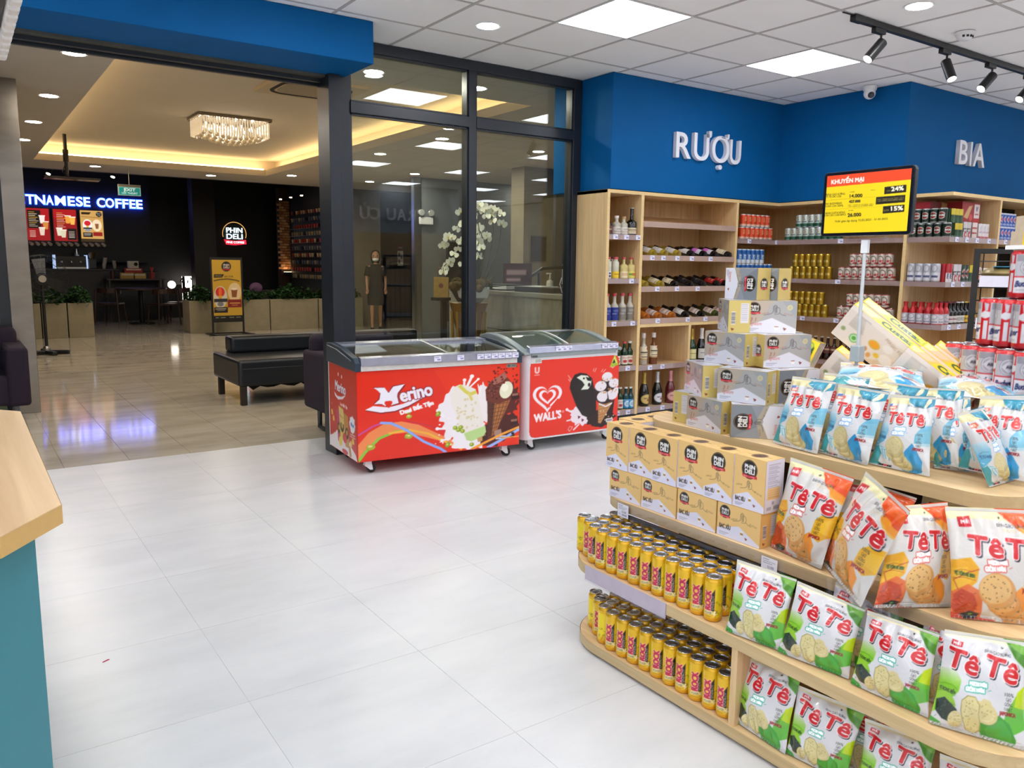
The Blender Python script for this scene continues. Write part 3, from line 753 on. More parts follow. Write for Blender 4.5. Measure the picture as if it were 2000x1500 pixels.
# illuminated shop name
def coffee_sign():
    struct(B().box(-1.5, 3.9, 20.66, 21.1, 1.32, 3.5).build('wall_cafe_upper', M_CWALL))
    t = tag(E('neon_sign', (0.927, 20.63, 2.569)), 'glowing white and blue letters reading VIETNAMESE COFFEE', 'sign')
    xs = [0.943, 1.114, 1.153, 1.195, 1.230, 1.405, 1.424, 1.590, 1.600, 1.800, 1.815, 1.960, 1.992, 2.200, 2.245, 2.385, 2.410, 2.545, 2.565, 2.695,
          2.835, 3.005, 3.015, 3.195, 3.225, 3.355, 3.375, 3.500, 3.525, 3.650, 3.670, 3.806]
    w = emat('letter_white', '#dfe8ff', 6.0); b = emat('letter_blue', '#2244ff', 16.0)
    for k, ch in enumerate('VIETNAMESECOFFEE'):
        x0, x1 = xs[2*k], xs[2*k+1]
        g = letters('letter', ch, x0-0.006, x1+0.006, 0, 0, 0.205, 0.02, b, None, bold=0.030)
        f = letters('letter_face', ch, x0+0.008, x1-0.008, 0, 0, 0.188, 0.02, w, None, bold=0.004)
        g.parent = t; g.location = (x0-0.949, -0.03, -0.01); f.parent = g; f.rotation_euler = (0, 0, 0); f.location = (0.014, 0.009, 0.03)
coffee_sign()
bpy.data.objects['neon_sign'].scale = (.983, .983, .983)
M_LIT = printmat('lit_poster', 0.4, emis=1.1)
M_POSTER = printmat('poster_print', 0.4)
def menu_art(k):
    a = Art(70, 110, '#8f1218')
    if k == 3:
        a = Art(70, 110, '#c79a55'); a.poly([(4, 6), (34, 6), (28, 14), (4, 14)], '#2a1c10'); a.ell(58, 12, 9, 9, '#15110f')
        a.text('PHIN', 58, 11, 4, '#eee', 'c'); a.text('DELI', 58, 17, 4, '#eee', 'c')
        a.line([(4, 22), (66, 25)], 1.5, '#7a4a20')
        for x, c in ((21, '#ece6e0'), (50, '#e9d3b0')): a.ell(x, 52, 15, 21, c)
        a.ell(21, 45, 10, 9, '#c8202a'); a.poly([(17, 54), (25, 54), (24, 60), (18, 60)], '#d8b040'); a.rect(8, 60, 26, 6, '#33343c'); a.ell(21, 70, 9, 5, '#8c8c92')
        a.poly([(44, 46), (56, 46), (54, 64), (46, 64)], '#8a5630'); a.rect(6, 78, 29, 16, '#241810'); a.rect(37, 76, 29, 14, '#8c1a18')
        a.rect(9, 82, 22, 2, '#ddd'); a.rect(9, 87, 20, 1.5, '#ddd'); a.rect(0, 100, 70, 10, '#3a2816'); return a
    a.poly([(0, 0), (70, 0), (70, 45), (0, 30)], '#b3161f', 0.6)
    if k < 2: a.rect(4, 6, 40, 62, '#1a1210')
    for q in range(9): a.rect(8 if k < 2 else 10, 12+6*q, 18+(q*7) % 12, 1.8, '#e8d0b0' if q % 3 else '#d8a83c')
    for (x, y, c) in ((48, 25, '#ecdcd6'), (58, 45, '#c8843c'), (46, 66, '#d8c6b4')) if k < 2 else ((44, 22, '#e09a3c'), (58, 26, '#e8b050'), (16, 66, '#d9d2b8'), (28, 72, '#cfc8a8')):
        a.poly([(x-9, y), (x+9, y), (x+6, y+26), (x-6, y+26)], c); a.rect(x-10, y-2, 20, 3, '#f3ece4')
    if k == 2: a.rect(40, 66, 28, 40, '#1a1210')
    for q in range(5): a.rect(44 if k == 2 else 8, 76+5*q, 18, 1.6, '#d8c8b8')
    return a
def menus():
    labs = ['red lit menu board half hidden by the steel column edge', 'red and black lit menu board right of the steel column', 'plain red lit menu board with orange drinks', 'tan lit menu board with a balloon picture, rightmost of the four']
    for k, (x0, x1) in enumerate(((0.80, 1.32), (1.36, 1.84), (1.88, 2.37), (2.41, 2.91))):
        t = tag(E('menu_board', (x0, 20.6, 1.66)), labs[k], 'menu board', 'lit menu boards above the coffee bar')
        w = x1-x0
        B().box(0, w, 0, 0.05, 0.10, 0.83).build('frame', pmat('bronze_frame', '#4b3826', 0.4), t)
        obj('menu_print', quadgrid('menu_print', (0.02, -0.003, 0.12), (w-0.04, 0, 0), (0, 0, 0.69), menu_art(k), M_LIT, 60, 90), t)
        r = B().box(0, w, 0.0, 0.05, 0.0, 0.03); r.build('cup_rail', M_BLACK, t)
        for q in range(4):
            c = B().cyl((w*(q+0.5)/4-0.01, 0.03, 0.075), (w*(q+0.5)/4+0.03, -0.10, 0.035), 0.028, 0.036, 12)
            c.build('cup_tube', pmat('cream_cup', '#d9caa2', 0.5), t)
        B().box(0.02, w-0.02, 0.01, 0.05, 0.035, 0.098).build('cup_back', pmat('cup_back_brown', '#5c4a32', 0.6), t)  # plain brown board behind the cup tubes
menus()
def coffee_bar():
    t = tag(E('coffee_bar', (-0.6, 20.15, 0)), 'long dark coffee bar counter under the lit menu boards', 'counter')
    B().box(0, 4.5, 0, 0.7, 0, 1.13).build('body', pmat('bar_front', '#121018', 0.45, var=0.15), t)
    B().box(-0.03, 4.53, -0.04, 0.74, 1.13, 1.17).build('counter_top', pmat('bar_top', '#1a1614', 0.3), t, bevel=0.005)
    m = tag(E('coffee_machine', (2.16, 20.5, 1.171)), 'chrome edged black coffee machine on the bar', 'machine')
    B().box(-0.30, 0.30, -0.2, 0.2, 0.03, 0.28).build('body', pmat('machine_black', '#0e0e12', 0.25), m, bevel=0.01)
    for s in (-1, 1): B().box(s*0.315-0.012, s*0.315+0.012, -0.22, 0.2, 0, 0.30).build('side_trim', pmat('lit_chrome', '#c7d4e8', 0.2, metal=0.4, emit='#bcd4ff', es=0.8), m)
    B().box(-0.3, 0.3, -0.21, 0.2, 0.0, 0.035).build('drip_tray', M_STEEL, m)
    for q in range(3): B().cyl((-0.18+0.18*q, -0.22, 0.13), (-0.18+0.18*q, -0.22, 0.17), 0.03, n=12).build('group_head', M_STEEL, m)
    for x, h, r, c, nm, lab in ((2.22, 0.16, 0.045, '#b8bcc4', 'milk_jug', 'small steel jug on top of the coffee machine'),):
        o = tag(B().lathe([(r, 0), (r*1.1, h*0.4), (r*0.7, h*0.8), (r*0.8, h), (0.001, h)], 14).build(nm, M_STEEL, smooth=True, loc=(x+.08, 20.5, 1.452)), lab, 'jug')
    g = tag(E('coffee_grinder', (2.60, 20.5, 1.171)), 'dark coffee grinder right of the coffee machine', 'grinder')
    B().box(-0.08, 0.08, -0.1, 0.1, 0, 0.22).build('body', M_BLACK, g, bevel=0.01); B().lathe([(0.04, 0.22), (0.08, 0.36), (0.08, 0.37), (0.001, 0.37)], 14).build('hopper', pmat('amber_hopper', '#5b4420', 0.2), g)
    for k, (x, lean) in enumerate(((2.73, 0.12), (2.95, -0.05))):
        o = tag(E('cup_stack', (x+.1, 20.45, 1.171)), ('taller' if k == 0 else 'shorter')+' stack of white paper cups on the bar', 'cups')
        for q in range(6 - 2*k): B().lathe([(0.03, 0), (0.042, 0.09), (0.044, 0.092), (0.001, 0.09)], 12).build('paper_cup', pmat('paper_white', '#b7aea0', 0.6), o, loc=(0.006*q*lean*10, 0, 0.032*q))
    s = tag(E('back_shelf', (2.9, 20.95, 1.40)), 'thin shelf with a pale edge on the dark cafe wall', 'shelf')
    B().box(0, 1.0, 0, 0.15, 0, 0.02).build('board', pmat('shelf_edge_pale', '#8f8478', 0.5), s)
coffee_bar()
def table_and_chairs():
    mw = pmat('walnut', '#3a231a', 0.4, var=0.2, scale=12, stretch=(1, 6, 1))
    t = tag(E('cafe_table', (3.30, 18.9, 0)), 'dark cafe table with one central pedestal foot', 'table')
    B().cyl((0, 0, 0.745), (0, 0, 0.78), 0.52, n=32).build('tabletop', mw, t, bevel=0.004)
    B().cyl((0, 0, 0.03), (0, 0, 0.745), 0.05, n=12).build('pedestal', M_BLACK, t); B().cyl((0, 0, 0), (0, 0, 0.03), 0.26, n=24).build('foot', M_BLACK, t)
    t2 = tag(E('cafe_table', (3.35, 19.78, 0)), 'higher dark cafe table behind, with boxes of drinks on it', 'table')
    B().box(-0.6, 0.6, -0.25, 0.3, 0.93, 0.96).build('tabletop', mw, t2)
    for x in (-0.55, 0.55):
        for y in (-0.2, 0.25): B().box(x-0.02, x+0.02, y-0.02, y+0.02, 0, 0.93).build('leg', M_BLACK, t2)
    def chair(x, y, rz, lab):
        c = tag(E('cafe_chair', (x, y, 0), rz), lab, 'chair', 'bentwood cafe chairs')
        B().prism(rrect(0.46, 0.44, 0.08, 4, -0.23, -0.22), 0.43, 0.465).build('seat', mw, c, bevel=0.006)
        for sx, sy in ((-0.2, -0.19), (0.2, -0.19), (-0.21, 0.2), (0.21, 0.2)):
            top = 0.43 if sy < 0 else 0.74
            B().cyl((sx*1.2, sy*1.15, 0), (sx, sy, top), 0.015, 0.02, 8).build('leg', mw, c)
        P = [(0.235*math.cos(R(a)), 0.05+0.2*math.sin(R(a)), 0.71+0.02*math.sin(R(a))) for a in range(-20, 201, 20)]
        b = B()
        for (xa, ya, za), (xb, yb, zb) in zip(P[:-1], P[1:]): b.add([(xa, ya, za-0.05), (xb, yb, zb-0.05), (xb, yb, zb+0.05), (xa, ya, za+0.05), (xa*.92, ya*.92, za-0.05), (xb*.92, yb*.92, zb-0.05), (xb*.92, yb*.92, zb+0.05), (xa*.92, ya*.92, za+0.05)], [(0,1,2,3), (7,6,5,4), (3,2,6,7), (0,4,5,1)])
        b.build('backrest', mw, c, smooth=True)
    chair(2.72, 19.05, R(150), 'cafe chair left of the table, back towards the doorway')
    chair(3.62, 18.28, R(200), 'cafe chair right of the pedestal, near the planter')
    chair(4.08, 18.95, R(250), 'cafe chair at the right end of the table, before the glowing panel')
    for k, (x, z, w, h, c, lab) in enumerate(((3.20, 0.961, 0.30, 0.13, '#b9934a', 'tan carton display on the high cafe table'), (3.45, 0.961, 0.26, 0.12, '#c9a45a', 'smaller tan carton on the high cafe table, right'), (3.33, 1.092, 0.36, 0.10, '#a81f24', 'red carton stacked on the tan cartons'), (3.33, 1.193, 0.22, 0.16, '#cfc8bb', 'white carton with a dark emblem on top of the stack'))):
        o = tag(E('drinks_carton', (x, 19.8, z)), lab, 'carton'); B().box(-w/2, w/2, -0.06, 0.06, 0, h).build('carton_body', pmat('carton_%d' % k, c, 0.6), o, bevel=0.003)
        if k == 3: B().cyl((0.05, -0.0605, 0.09), (0.05, -0.063, 0.09), 0.04, n=20).build('emblem', M_DARK, o)
        else: B().box(-w*0.42, w*0.42, -0.062, -0.0605, h*0.55, h*0.85).build('label_band', pmat('carton_band', '#d9cdb4', 0.6), o)
    for k, (x, c, lab) in enumerate(((2.90, '#4a1f22', 'dim red canister left of the carton stack'), (3.72, '#a8352e', 'glass of red straws right of the carton stack'))):
        o = tag(E('canister', (x, 19.8, 0.961)), lab, 'canister'); B().lathe([(0.05, 0), (0.055, 0.14), (0.001, 0.14)], 14).build('body', pmat('can_%d' % k, c, 0.4), o)
        if k:
            for q in range(5): B().cyl((0, 0, 0.13), (0.02*(q-2), 0.01*(q % 2), 0.26), 0.006, n=6).build('straw', pmat('straw_red', '#c8403a', 0.5), o)
        else: B().lathe([(0.057, 0.14), (0.05, 0.17), (0.001, 0.175)], 14).build('lid', M_BLACK, o)
table_and_chairs()
# glowing cut-out panel low behind the table
def glow_panel():
    t = tag(E('light_panel', (4.24, 20.6, 0.34)), 'glowing white low panel with dark leafy cut-outs beside the brown column', 'light panel')
    B().box(0.30, 0.36, -0.02, 0.02, 0, 0.66).build('side_frame', M_BLACK, t)
    B().box(0.30, 0.68, 0.0, 0.03, 0.0, 0.66).build('glow_sheet', emat('panel_glow', '#fff3e4', 5.0), t)
    B().cyl((0.06, 0, 0.46), (0.06, 0.03, 0.46), 0.09, n=20).build('glow_disc', emat('panel_glow', '#fff3e4', 5.0), t)
    rg = random.Random(3)
    for k in range(34):
        x = rg.uniform(0.26, 0.68); z = rg.uniform(0.02, 0.66); a = rg.uniform(0, PI); L = rg.uniform(0.04, 0.09)
        u = Vector((math.cos(a), 0, math.sin(a))); w = Vector((-u.z, 0, u.x)); p = Vector((x, -0.012, z))
        B().add([p-u*L, p+w*L*0.18, p+u*L, p-w*L*0.18, p-u*L+Vector((0, .006, 0)), p+w*L*0.18+Vector((0, .006, 0)), p+u*L+Vector((0, .006, 0)), p-w*L*0.18+Vector((0, .006, 0))], [(0,1,2,3), (7,6,5,4), (0,4,5,1), (1,5,6,2), (2,6,7,3), (3,7,4,0)]).build('cutout_leaf', M_DARK, t)
    B().box(0.0, 0.40, 0.031, 0.08, -0.34, 0.46).build('stand', M_BLACK, t)
glow_panel()
# round neon emblem on the dark wall
def emblem(a, cx, cy, r, white='#f4f2ee', ring='#caa46a', black='#141212', red='#c9202c'):
    """black disc with two lines of lettering and a red ribbon"""
    a.ell(cx, cy, r, r, black); a.ell(cx, cy, r*0.93, r*0.93, ring, al=0.9); a.ell(cx, cy, r*0.89, r*0.89, black)
    a.text('PHIN', cx, cy-r*0.08, r*0.42, white, 'c', bold=r*0.035, fit=r*1.32)
    a.text('DELI', cx, cy+r*0.44, r*0.42, white, 'c', bold=r*0.035, fit=r*1.28)
    a.poly([(cx-r*0.95, cy+r*0.50), (cx-r*0.05, cy+r*0.62), (cx+r*0.95, cy+r*0.56), (cx+r*1.0, cy+r*0.86), (cx-r*0.05, cy+r*0.92), (cx-r*0.82, cy+r*0.84)], red)
    a.text('FINE COFFEE', cx, cy+r*0.84, r*0.17, '#f6dada', 'c', fit=r*1.5)
    return a
def neon_emblem():
    t = tag(E('neon_emblem', (5.955, 21.035, 2.063)), 'round glowing emblem reading PHIN DELI FINE COFFEE', 'sign')
    B().cyl((0, 0.02, 0), (0, 0.06, 0), 0.30, n=36).build('backing_disc', pmat('emblem_black', '#07070a', 0.4), t)
    P = [(0.295*math.cos(R(q)), 0.0, 0.295*math.sin(R(q))) for q in range(-20, 201, 8)]
    B().tube(P, 0.008, 6).build('gold_arc', emat('arc_glow', '#e0a860', 1.4), t)
    w = emat('emblem_white', '#d4f0ff', 4.0)
    for s, z, x in (('PHIN', 0.03, 0.20), ('DELI', -0.125, 0.20)):
        l = letters('letter_row', s, -x, x, 0, 0, 0.125, 0.02, w, None, bold=0.004); l.parent = t; l.location = (-x, -0.01, z)
    B().prism([(-0.27, -0.14), (0, -0.175), (0.28, -0.14), (0.29, -0.25), (0.0, -0.285), (-0.22, -0.27)], -0.02, 0.0, 'y').build('ribbon', emat('ribbon_red', '#d8283c', 1.6), t)
    l = letters('ribbon_text', 'FINE COFFEE', -0.21, 0.23, 0, 0, 0.05, 0.01, emat('ribbon_white', '#ffe4e8', 2.5), None); l.parent = t; l.location = (-0.21, -0.024, -0.235)
neon_emblem()
def exit_sign():
    t = tag(E('exit_sign', (2.535, 15.0, 2.44)), 'green exit sign hanging from the mall ceiling', 'sign')
    B().box(-0.175, 0.175, -0.02, 0.02, 0, 0.185).build('housing', pmat('exit_housing', '#7d7a6a', 0.5), t, bevel=0.004)
    a = Art(90, 40, '#0f8a86'); a.rect(0, 0, 90, 1.5, '#cfeee6'); a.rect(0, 38.5, 90, 1.5, '#cfeee6'); a.rect(0, 0, 1.5, 40, '#cfeee6'); a.rect(88.5, 0, 1.5, 40, '#cfeee6')
    a.text('EXIT', 45, 19, 14, '#f2fbf8', 'c', bold=0.5, fit=48); a.text('LỐI THOÁT', 45, 33, 8.5, '#f2fbf8', 'c', bold=0.2, fit=66)
    obj('exit_print', quadgrid('exit_print', (-0.168, -0.0205, 0.006), (0.336, 0, 0), (0, 0, 0.135), a, printmat('exit_lit', 0.4, emis=0.45), 90, 40), t)
    B().cyl((0.0, 0, 0.185), (0.0, 0, 0.44), 0.006, n=8).build('rod', M_STEEL, t)
exit_sign()
def projector_pole():
    t = tag(E('ceiling_pole', (1.46, 13.5, 2.52)), 'black pole from the tray ceiling holding a flat black fitting', 'mount')
    B().cyl((0, 0, 0.03), (0, 0, 0.639), 0.025, n=12).build('pole', M_BLACK, t); B().cyl((0, 0, 0.25), (0, 0, 0.42), 0.038, n=12).build('sleeve', M_BLACK, t)
    B().box(-0.30, 0.42, -0.14, 0.14, 0.0, 0.03).build('plate', pmat('black_gloss', '#12141c', 0.2), t, bevel=0.006)
    B().tube([(0.02, -0.03, 0.03), (-0.06, -0.05, 0.10), (-0.02, -0.03, 0.2), (0.02, -0.03, 0.3)], 0.008, 6).build('cable', M_BLACK, t)
projector_pole()
for k, (x, y) in enumerate(((1.55, 16.6), (2.55, 16.4))):
    t = tag(E('cafe_spotlight', (x, y, 2.86)), 'small dark spotlight over the coffee shop, '+('left of the projector plate' if k == 0 else 'left of the exit sign'), 'spotlight')
    B().cyl((0, 0, 0.13), (0, 0, 0.63), 0.01, n=8).build('drop_rod', M_BLACK, t); B().cyl((0, 0, 0.14), (-0.05, -0.05, 0.0), 0.045, n=14).build('head', M_BLACK, t)
    B().cyl((-0.05, -0.05, 0.001), (-0.052, -0.052, -0.004), 0.036, n=14).build('lens', emat('cafe_spot_lens', '#fff0dc', 8), t)
mc = tag(E('cctv_camera', (6.05, 15.3, MZ-0.001)), 'small white camera on the mall ceiling by the door post', 'camera')
B().lathe([(0.001, -0.07), (0.03, -0.06), (0.04, -0.02), (0.045, 0)], 14).build('housing', M_WHITEP, mc, smooth=True); B().cyl((-0.02, -0.035, -0.045), (-0.022, -0.042, -0.047), 0.014, n=12).build('lens', M_BLACK, mc)
# ================================================================ MALL FLOOR: planters, poster stand, fan, reception
M_CONC = pmat('concrete', '#8b8168', 0.75, var=0.09, scale=7, bump=0.05)
M_LEAF = [pmat('leaf_green_%d' % i, c, 0.5, var=0.2) for i, c in enumerate(('#1d3a18', '#2b4f22', '#3c6430'))]
LEAFM = [B().add([(0, 0, 0), (0.022, 0.03, 0.008), (0, 0.075, 0), (-0.022, 0.03, 0.008), (0, 0.035, -0.004)], [(0, 1, 4), (1, 2, 4), (2, 3, 4), (3, 0, 4)]).mesh('leaf', m) for m in M_LEAF]
def shrub(parent, w, d, h, z, n, seed):
    """leafy clump: stems plus many real leaves"""
    rg = random.Random(seed); b = B(); mats = M_LEAF
    for _ in range(n):
        a = rg.uniform(0, 2*PI); q = math.sqrt(rg.random()); x = w*q*math.cos(a); y = d*q*math.sin(a); top = h*(1-0.55*q*q)*rg.uniform(0.35, 1)
        M = Matrix.Translation((x, y, z+top)) @ Matrix.Rotation(rg.uniform(0, 2*PI), 4, 'Z') @ Matrix.Rotation(rg.uniform(-0.9, 0.7), 4, 'X') @ Matrix.Scale(rg.uniform(0.9, 1.6), 4)
        vs = [M @ Vector(v) for v in ((0, 0, 0), (0.024, 0.03, 0.008), (0, 0.08, 0), (-0.024, 0.03, 0.008))]
        b.add(vs, [(0, 1, 2), (0, 2, 3)], rg.randrange(3))
    me = bpy.data.meshes.new('foliage'); me.from_pydata([tuple(v) for v in b.v], [], b.f)
    for m in mats: me.materials.append(m)
    me.polygons.foreach_set('material_index', b.m); me.update()
    o = obj('foliage', me, parent); o['kind'] = 'stuff'
    s = B()
    for k in range(9):
        x, y = rg.uniform(-.7, .7)*w, rg.uniform(-.7, .7)*d; s.cyl((x, y, z-0.02), (x*1.2, y*1.2, z+h*0.7), 0.006, 0.003, 5)
    s.build('stems', pmat('stem_brown', '#2d2416', 0.8), parent)
def planter(x, y, w, d, h, lab, n, seed, ph=0.30):
    t = tag(E('planter', (x, y, 0)), lab, 'planter')
    tck = 0.03
    B().box(0, w, 0, tck, 0, h).box(0, w, d-tck, d, 0, h).box(0, tck, tck, d-tck, 0, h).box(w-tck, w, tck, d-tck, 0, h).build('trough', M_CONC, t, bevel=0.005)
    B().box(tck, w-tck, tck, d-tck, h-0.10, h-0.06).build('soil', pmat('soil', '#241a12', 0.9, var=0.3), t)
    s = tag(E('potted_shrub', (x+w/2, y+d/2, h-0.06)), 'leafy shrub in the '+lab, 'shrub')
    shrub(s, w*0.50, d*0.6, ph, 0.0, n, seed)
planter(1.02, 16.0, 0.16, 0.5, 0.61, 'narrow concrete planter behind the fan stand', 60, 1, 0.34)
planter(1.20, 16.0, 0.38, 0.5, 0.61, 'square concrete planter next to the fan stand pole', 260, 2, 0.34)
planter(1.60, 16.02, 0.40, 0.5, 0.61, 'square concrete planter left of the cafe table', 300, 3, 0.36)
planter(3.62, 15.95, 0.48, 0.55, 0.62, 'concrete planter behind the left leg of the poster stand', 320, 4, 0.34)
planter(4.12, 16.1, 1.08, 0.5, 0.62, 'long concrete planter right of the poster stand', 560, 5, 0.30)
planter(5.22, 16.1, 1.00, 0.5, 0.62, 'long concrete planter in the middle of the row', 560, 6, 0.34)
planter(6.24, 16.1, 1.00, 0.5, 0.62, 'long concrete planter at the door post', 520, 7, 0.38)
cp = tag(B().ball((0, 0, 0), 0.12, 14, sc=(1.2, 0.5, 1)).build('seat_cushion', pmat('mauve_cushion', '#6b4a66', 0.8), smooth=True, loc=(5.2, 16.95, 0.82)), 'mauve cushion showing between the shrubs', 'cushion')
bs = tag(B().ball((0, 0, 0.11), 0.2, 14, sc=(1.1, 0.8, 0.55)).ball((-0.1, -0.05, 0.24), 0.14, 12, sc=(1.1, 0.9, 0.6)).build('folded_mat', pmat('dark_cloth', '#23231f', 0.9, var=0.3, scale=20), smooth=True, loc=(6.42, 15.75, 0.0)), 'dark rolled mat on the floor by the planters and door post', 'mat')
struct(B().box(4.6, 6.9, 17.0, 17.1, 0, 0.78).build('wall_cafe_low', M_BROWN))
def poster_stand():
    t = tag(E('poster_stand', (4.21, 15.5, 0), R(1.5)), 'black floor stand with a yellow coffee poster', 'poster stand')
    for x in (-0.285, 0.285): B().box(x-0.015, x+0.015, -0.015, 0.015, 0.02, 1.44).build('post', M_BLACK, t)
    B().box(-0.27, 0.27, -0.012, 0.012, 1.405, 1.44).build('top_bar', M_BLACK, t)
    B().box(-0.27, 0.27, -0.010, 0.010, 0.23, 1.405).build('board', M_BLACK, t)
    P = [(-0.45, 0.24), (-0.33, -0.18), (0.33, -0.18), (0.45, 0.24)]
    for x in (-0.34, 0.34): B().box(x-0.03, x+0.03, -0.26, 0.22, 0, 0.02).build('foot', M_BLACK, t)
    B().box(-0.42, 0.42, -0.26, -0.23, 0.0, 0.02).build('foot_bar', M_BLACK, t); B().box(-0.36, 0.36, 0.19, 0.22, 0, 0.02).build('foot_bar', M_BLACK, t)
    q = [(370, 522), (650, 525), (665, 1150), (385, 1150)]
    a = Art(90, 190, '#c39a2c', quad=q); k = '#17130c'
    emblem_q(a, 511, 590, 46)
    a.poly([(392, 668), (488, 668), (470, 700), (390, 702)], k); a.text('OPENING', 398, 694, 18, '#d8c070', fit=70); a.text('NEW STORE', 488, 700, 16, '#3a2c10', fit=90)
    a.line([(390, 733), (440, 722), (520, 716), (600, 728), (636, 740)], 3.2, '#4a3a16')
    a.ell(450, 900, 66, 112, '#cfc8bc'); a.ell(590, 850, 66, 96, '#dcc092')
    a.ell(448, 848, 44, 50, '#c8281e'); a.ell(448, 850, 16, 50, '#e86a2a'); a.poly([(425, 885), (472, 885), (458, 915), (438, 915)], '#e0a52a')
    a.rect(388, 915, 130, 34, '#2c2c32'); a.ell(450, 970, 30, 24, '#77767a'); a.rect(388, 1002, 132, 56, '#1c1512'); a.rect(400, 1014, 106, 8, '#c8c0b0'); a.rect(415, 1030, 80, 7, '#a8a090')
    a.poly([(556, 822), (618, 822), (608, 902), (564, 902)], '#8a4c26'); a.ell(587, 818, 32, 12, '#eadcc0'); a.rect(522, 925, 135, 80, '#7e1a14'); a.rect(540, 958, 104, 9, '#e0b060'); a.rect(560, 980, 60, 6, '#caa050')
    a.rect(380, 1088, 290, 64, '#14130f')
    for x in (400, 450, 535, 600): a.rect(x, 1104, 48 if x > 400 else 34, 8, '#9a9a90')
    obj('poster', quadgrid('poster', (-0.265, -0.0125, 0.24), (0.53, 0, 0), (0, 0, 1.155), a, M_POSTER, 90, 190), t)
def emblem_q(a, cx, cy, r):
    a.ell(cx, cy, r, r*1.1, '#1c120e'); a.text('PHIN', cx, cy-6, r*0.42, '#efe6da', 'c', fit=r*1.3, bold=.2); a.text('DELI', cx, cy+18, r*0.42, '#efe6da', 'c', fit=r*1.3, bold=.2)
    a.rect(cx-r*0.8, cy+r*0.5, r*1.6, r*0.32, '#a8242a')
poster_stand()
def fan():
    t = tag(E('pedestal_fan', (1.03, 13.35, 0)), 'tall black pedestal fan with a star foot beside the steel column', 'fan')
    for a in (-20, 95, 200, 285): 
        M = Matrix.Rotation(R(a), 4, 'Z'); B().box(0.0, 0.30, -0.035, 0.035, 0.0, 0.06, 0, M).build('foot', M_BLACK, t, bevel=0.015)
    B().cyl((0, 0, 0.03), (0, 0, 1.0), 0.022, n=12).build('pole', M_BLACK, t); B().lathe([(0.05, 0.05), (0.05, 0.09), (0.03, 0.12), (0.001, 0.12)], 14).build('chrome_collar', M_STEEL, t)
    c = Vector((0.0, -0.10, 1.09))
    B().cyl(c+Vector((0, 0.02, 0)), c+Vector((0, 0.22, 0)), 0.09, 0.07, 18).build('motor', M_BLACK, t)
    B().cyl(c+Vector((0, -0.03, 0)), c+Vector((0, -0.04, 0)), 0.05, n=20).build('hub_disc', pmat('hub_pale', '#a8a296', 0.5), t)
    for k in range(3):
        M = Matrix.Translation(c) @ Matrix.Rotation(R(120*k+20), 4, 'Y') @ Matrix.Rotation(R(22), 4, 'Z')
        B().prism([(0.05, -0.06), (0.3, -0.11), (0.31, 0.06), (0.06, 0.05)], -0.003, 0.003, 'y', 0, M).build('blade', pmat('fan_blade', '#1a1c22', 0.4), t)
    for r, y in ((0.34, 0.0), (0.33, 0.06), (0.25, -0.04), (0.16, -0.05)):
        B().tube([c+Vector((r*math.cos(R(q)), y, r*math.sin(R(q)))) for q in range(0, 361, 15)], 0.004, 5).build('cage_ring', M_BLACK, t)
    wr_ = B()
    for q in range(0, 360, 15):
        u = Vector((math.cos(R(q)), 0, math.sin(R(q)))); wr_.tube([c+u*0.05+Vector((0, -0.05, 0)), c+u*0.25+Vector((0, -0.045, 0)), c+u*0.34], 0.0018, 4)
    wr_.build('cage_wire', M_BLACK, t)
fan()
# ---- behind the shop glass: reception desk, orchid, walls, a woman walking
struct(B().box(6.95, 10.2, 12.9, 13.1, 0, MZ).build('wall_grey', pmat('grey_panel', '#6d7072', 0.6, var=0.03)))
struct(B().box(7.43, 8.10, 17.0, 17.2, 0, 3.5).build('column_beige', pmat('beige_stone', '#96897a', 0.6, var=0.08, scale=3)))
struct(B().box(7.42, 8.0, 10.4, 10.75, 0, MZ).build('column_tan', pmat('tan_stone', '#8f836d', 0.6, var=0.1, scale=4)))
struct(B().box(8.10, 9.4, 17.5, 17.7, 0, 3.5).build('wall_navy', pmat('navy_panel', '#0c1a34', 0.3)))
struct(B().box(6.78, 6.92, 12.85, 12.95, 0, MZ).build('trim_3', M_STEEL))
struct(B().box(7.9, 12, 10.0, 10.2, 0, MZ).build('wall_dark', pmat('dark_green_wall', '#23241f', 0.6, var=0.1)))
struct(B().box(12.9, 13.0, 5.7, 23, 0, MZ).build('wall_mall_right', pmat('mall_side_wall', '#4f4b44', 0.6)))
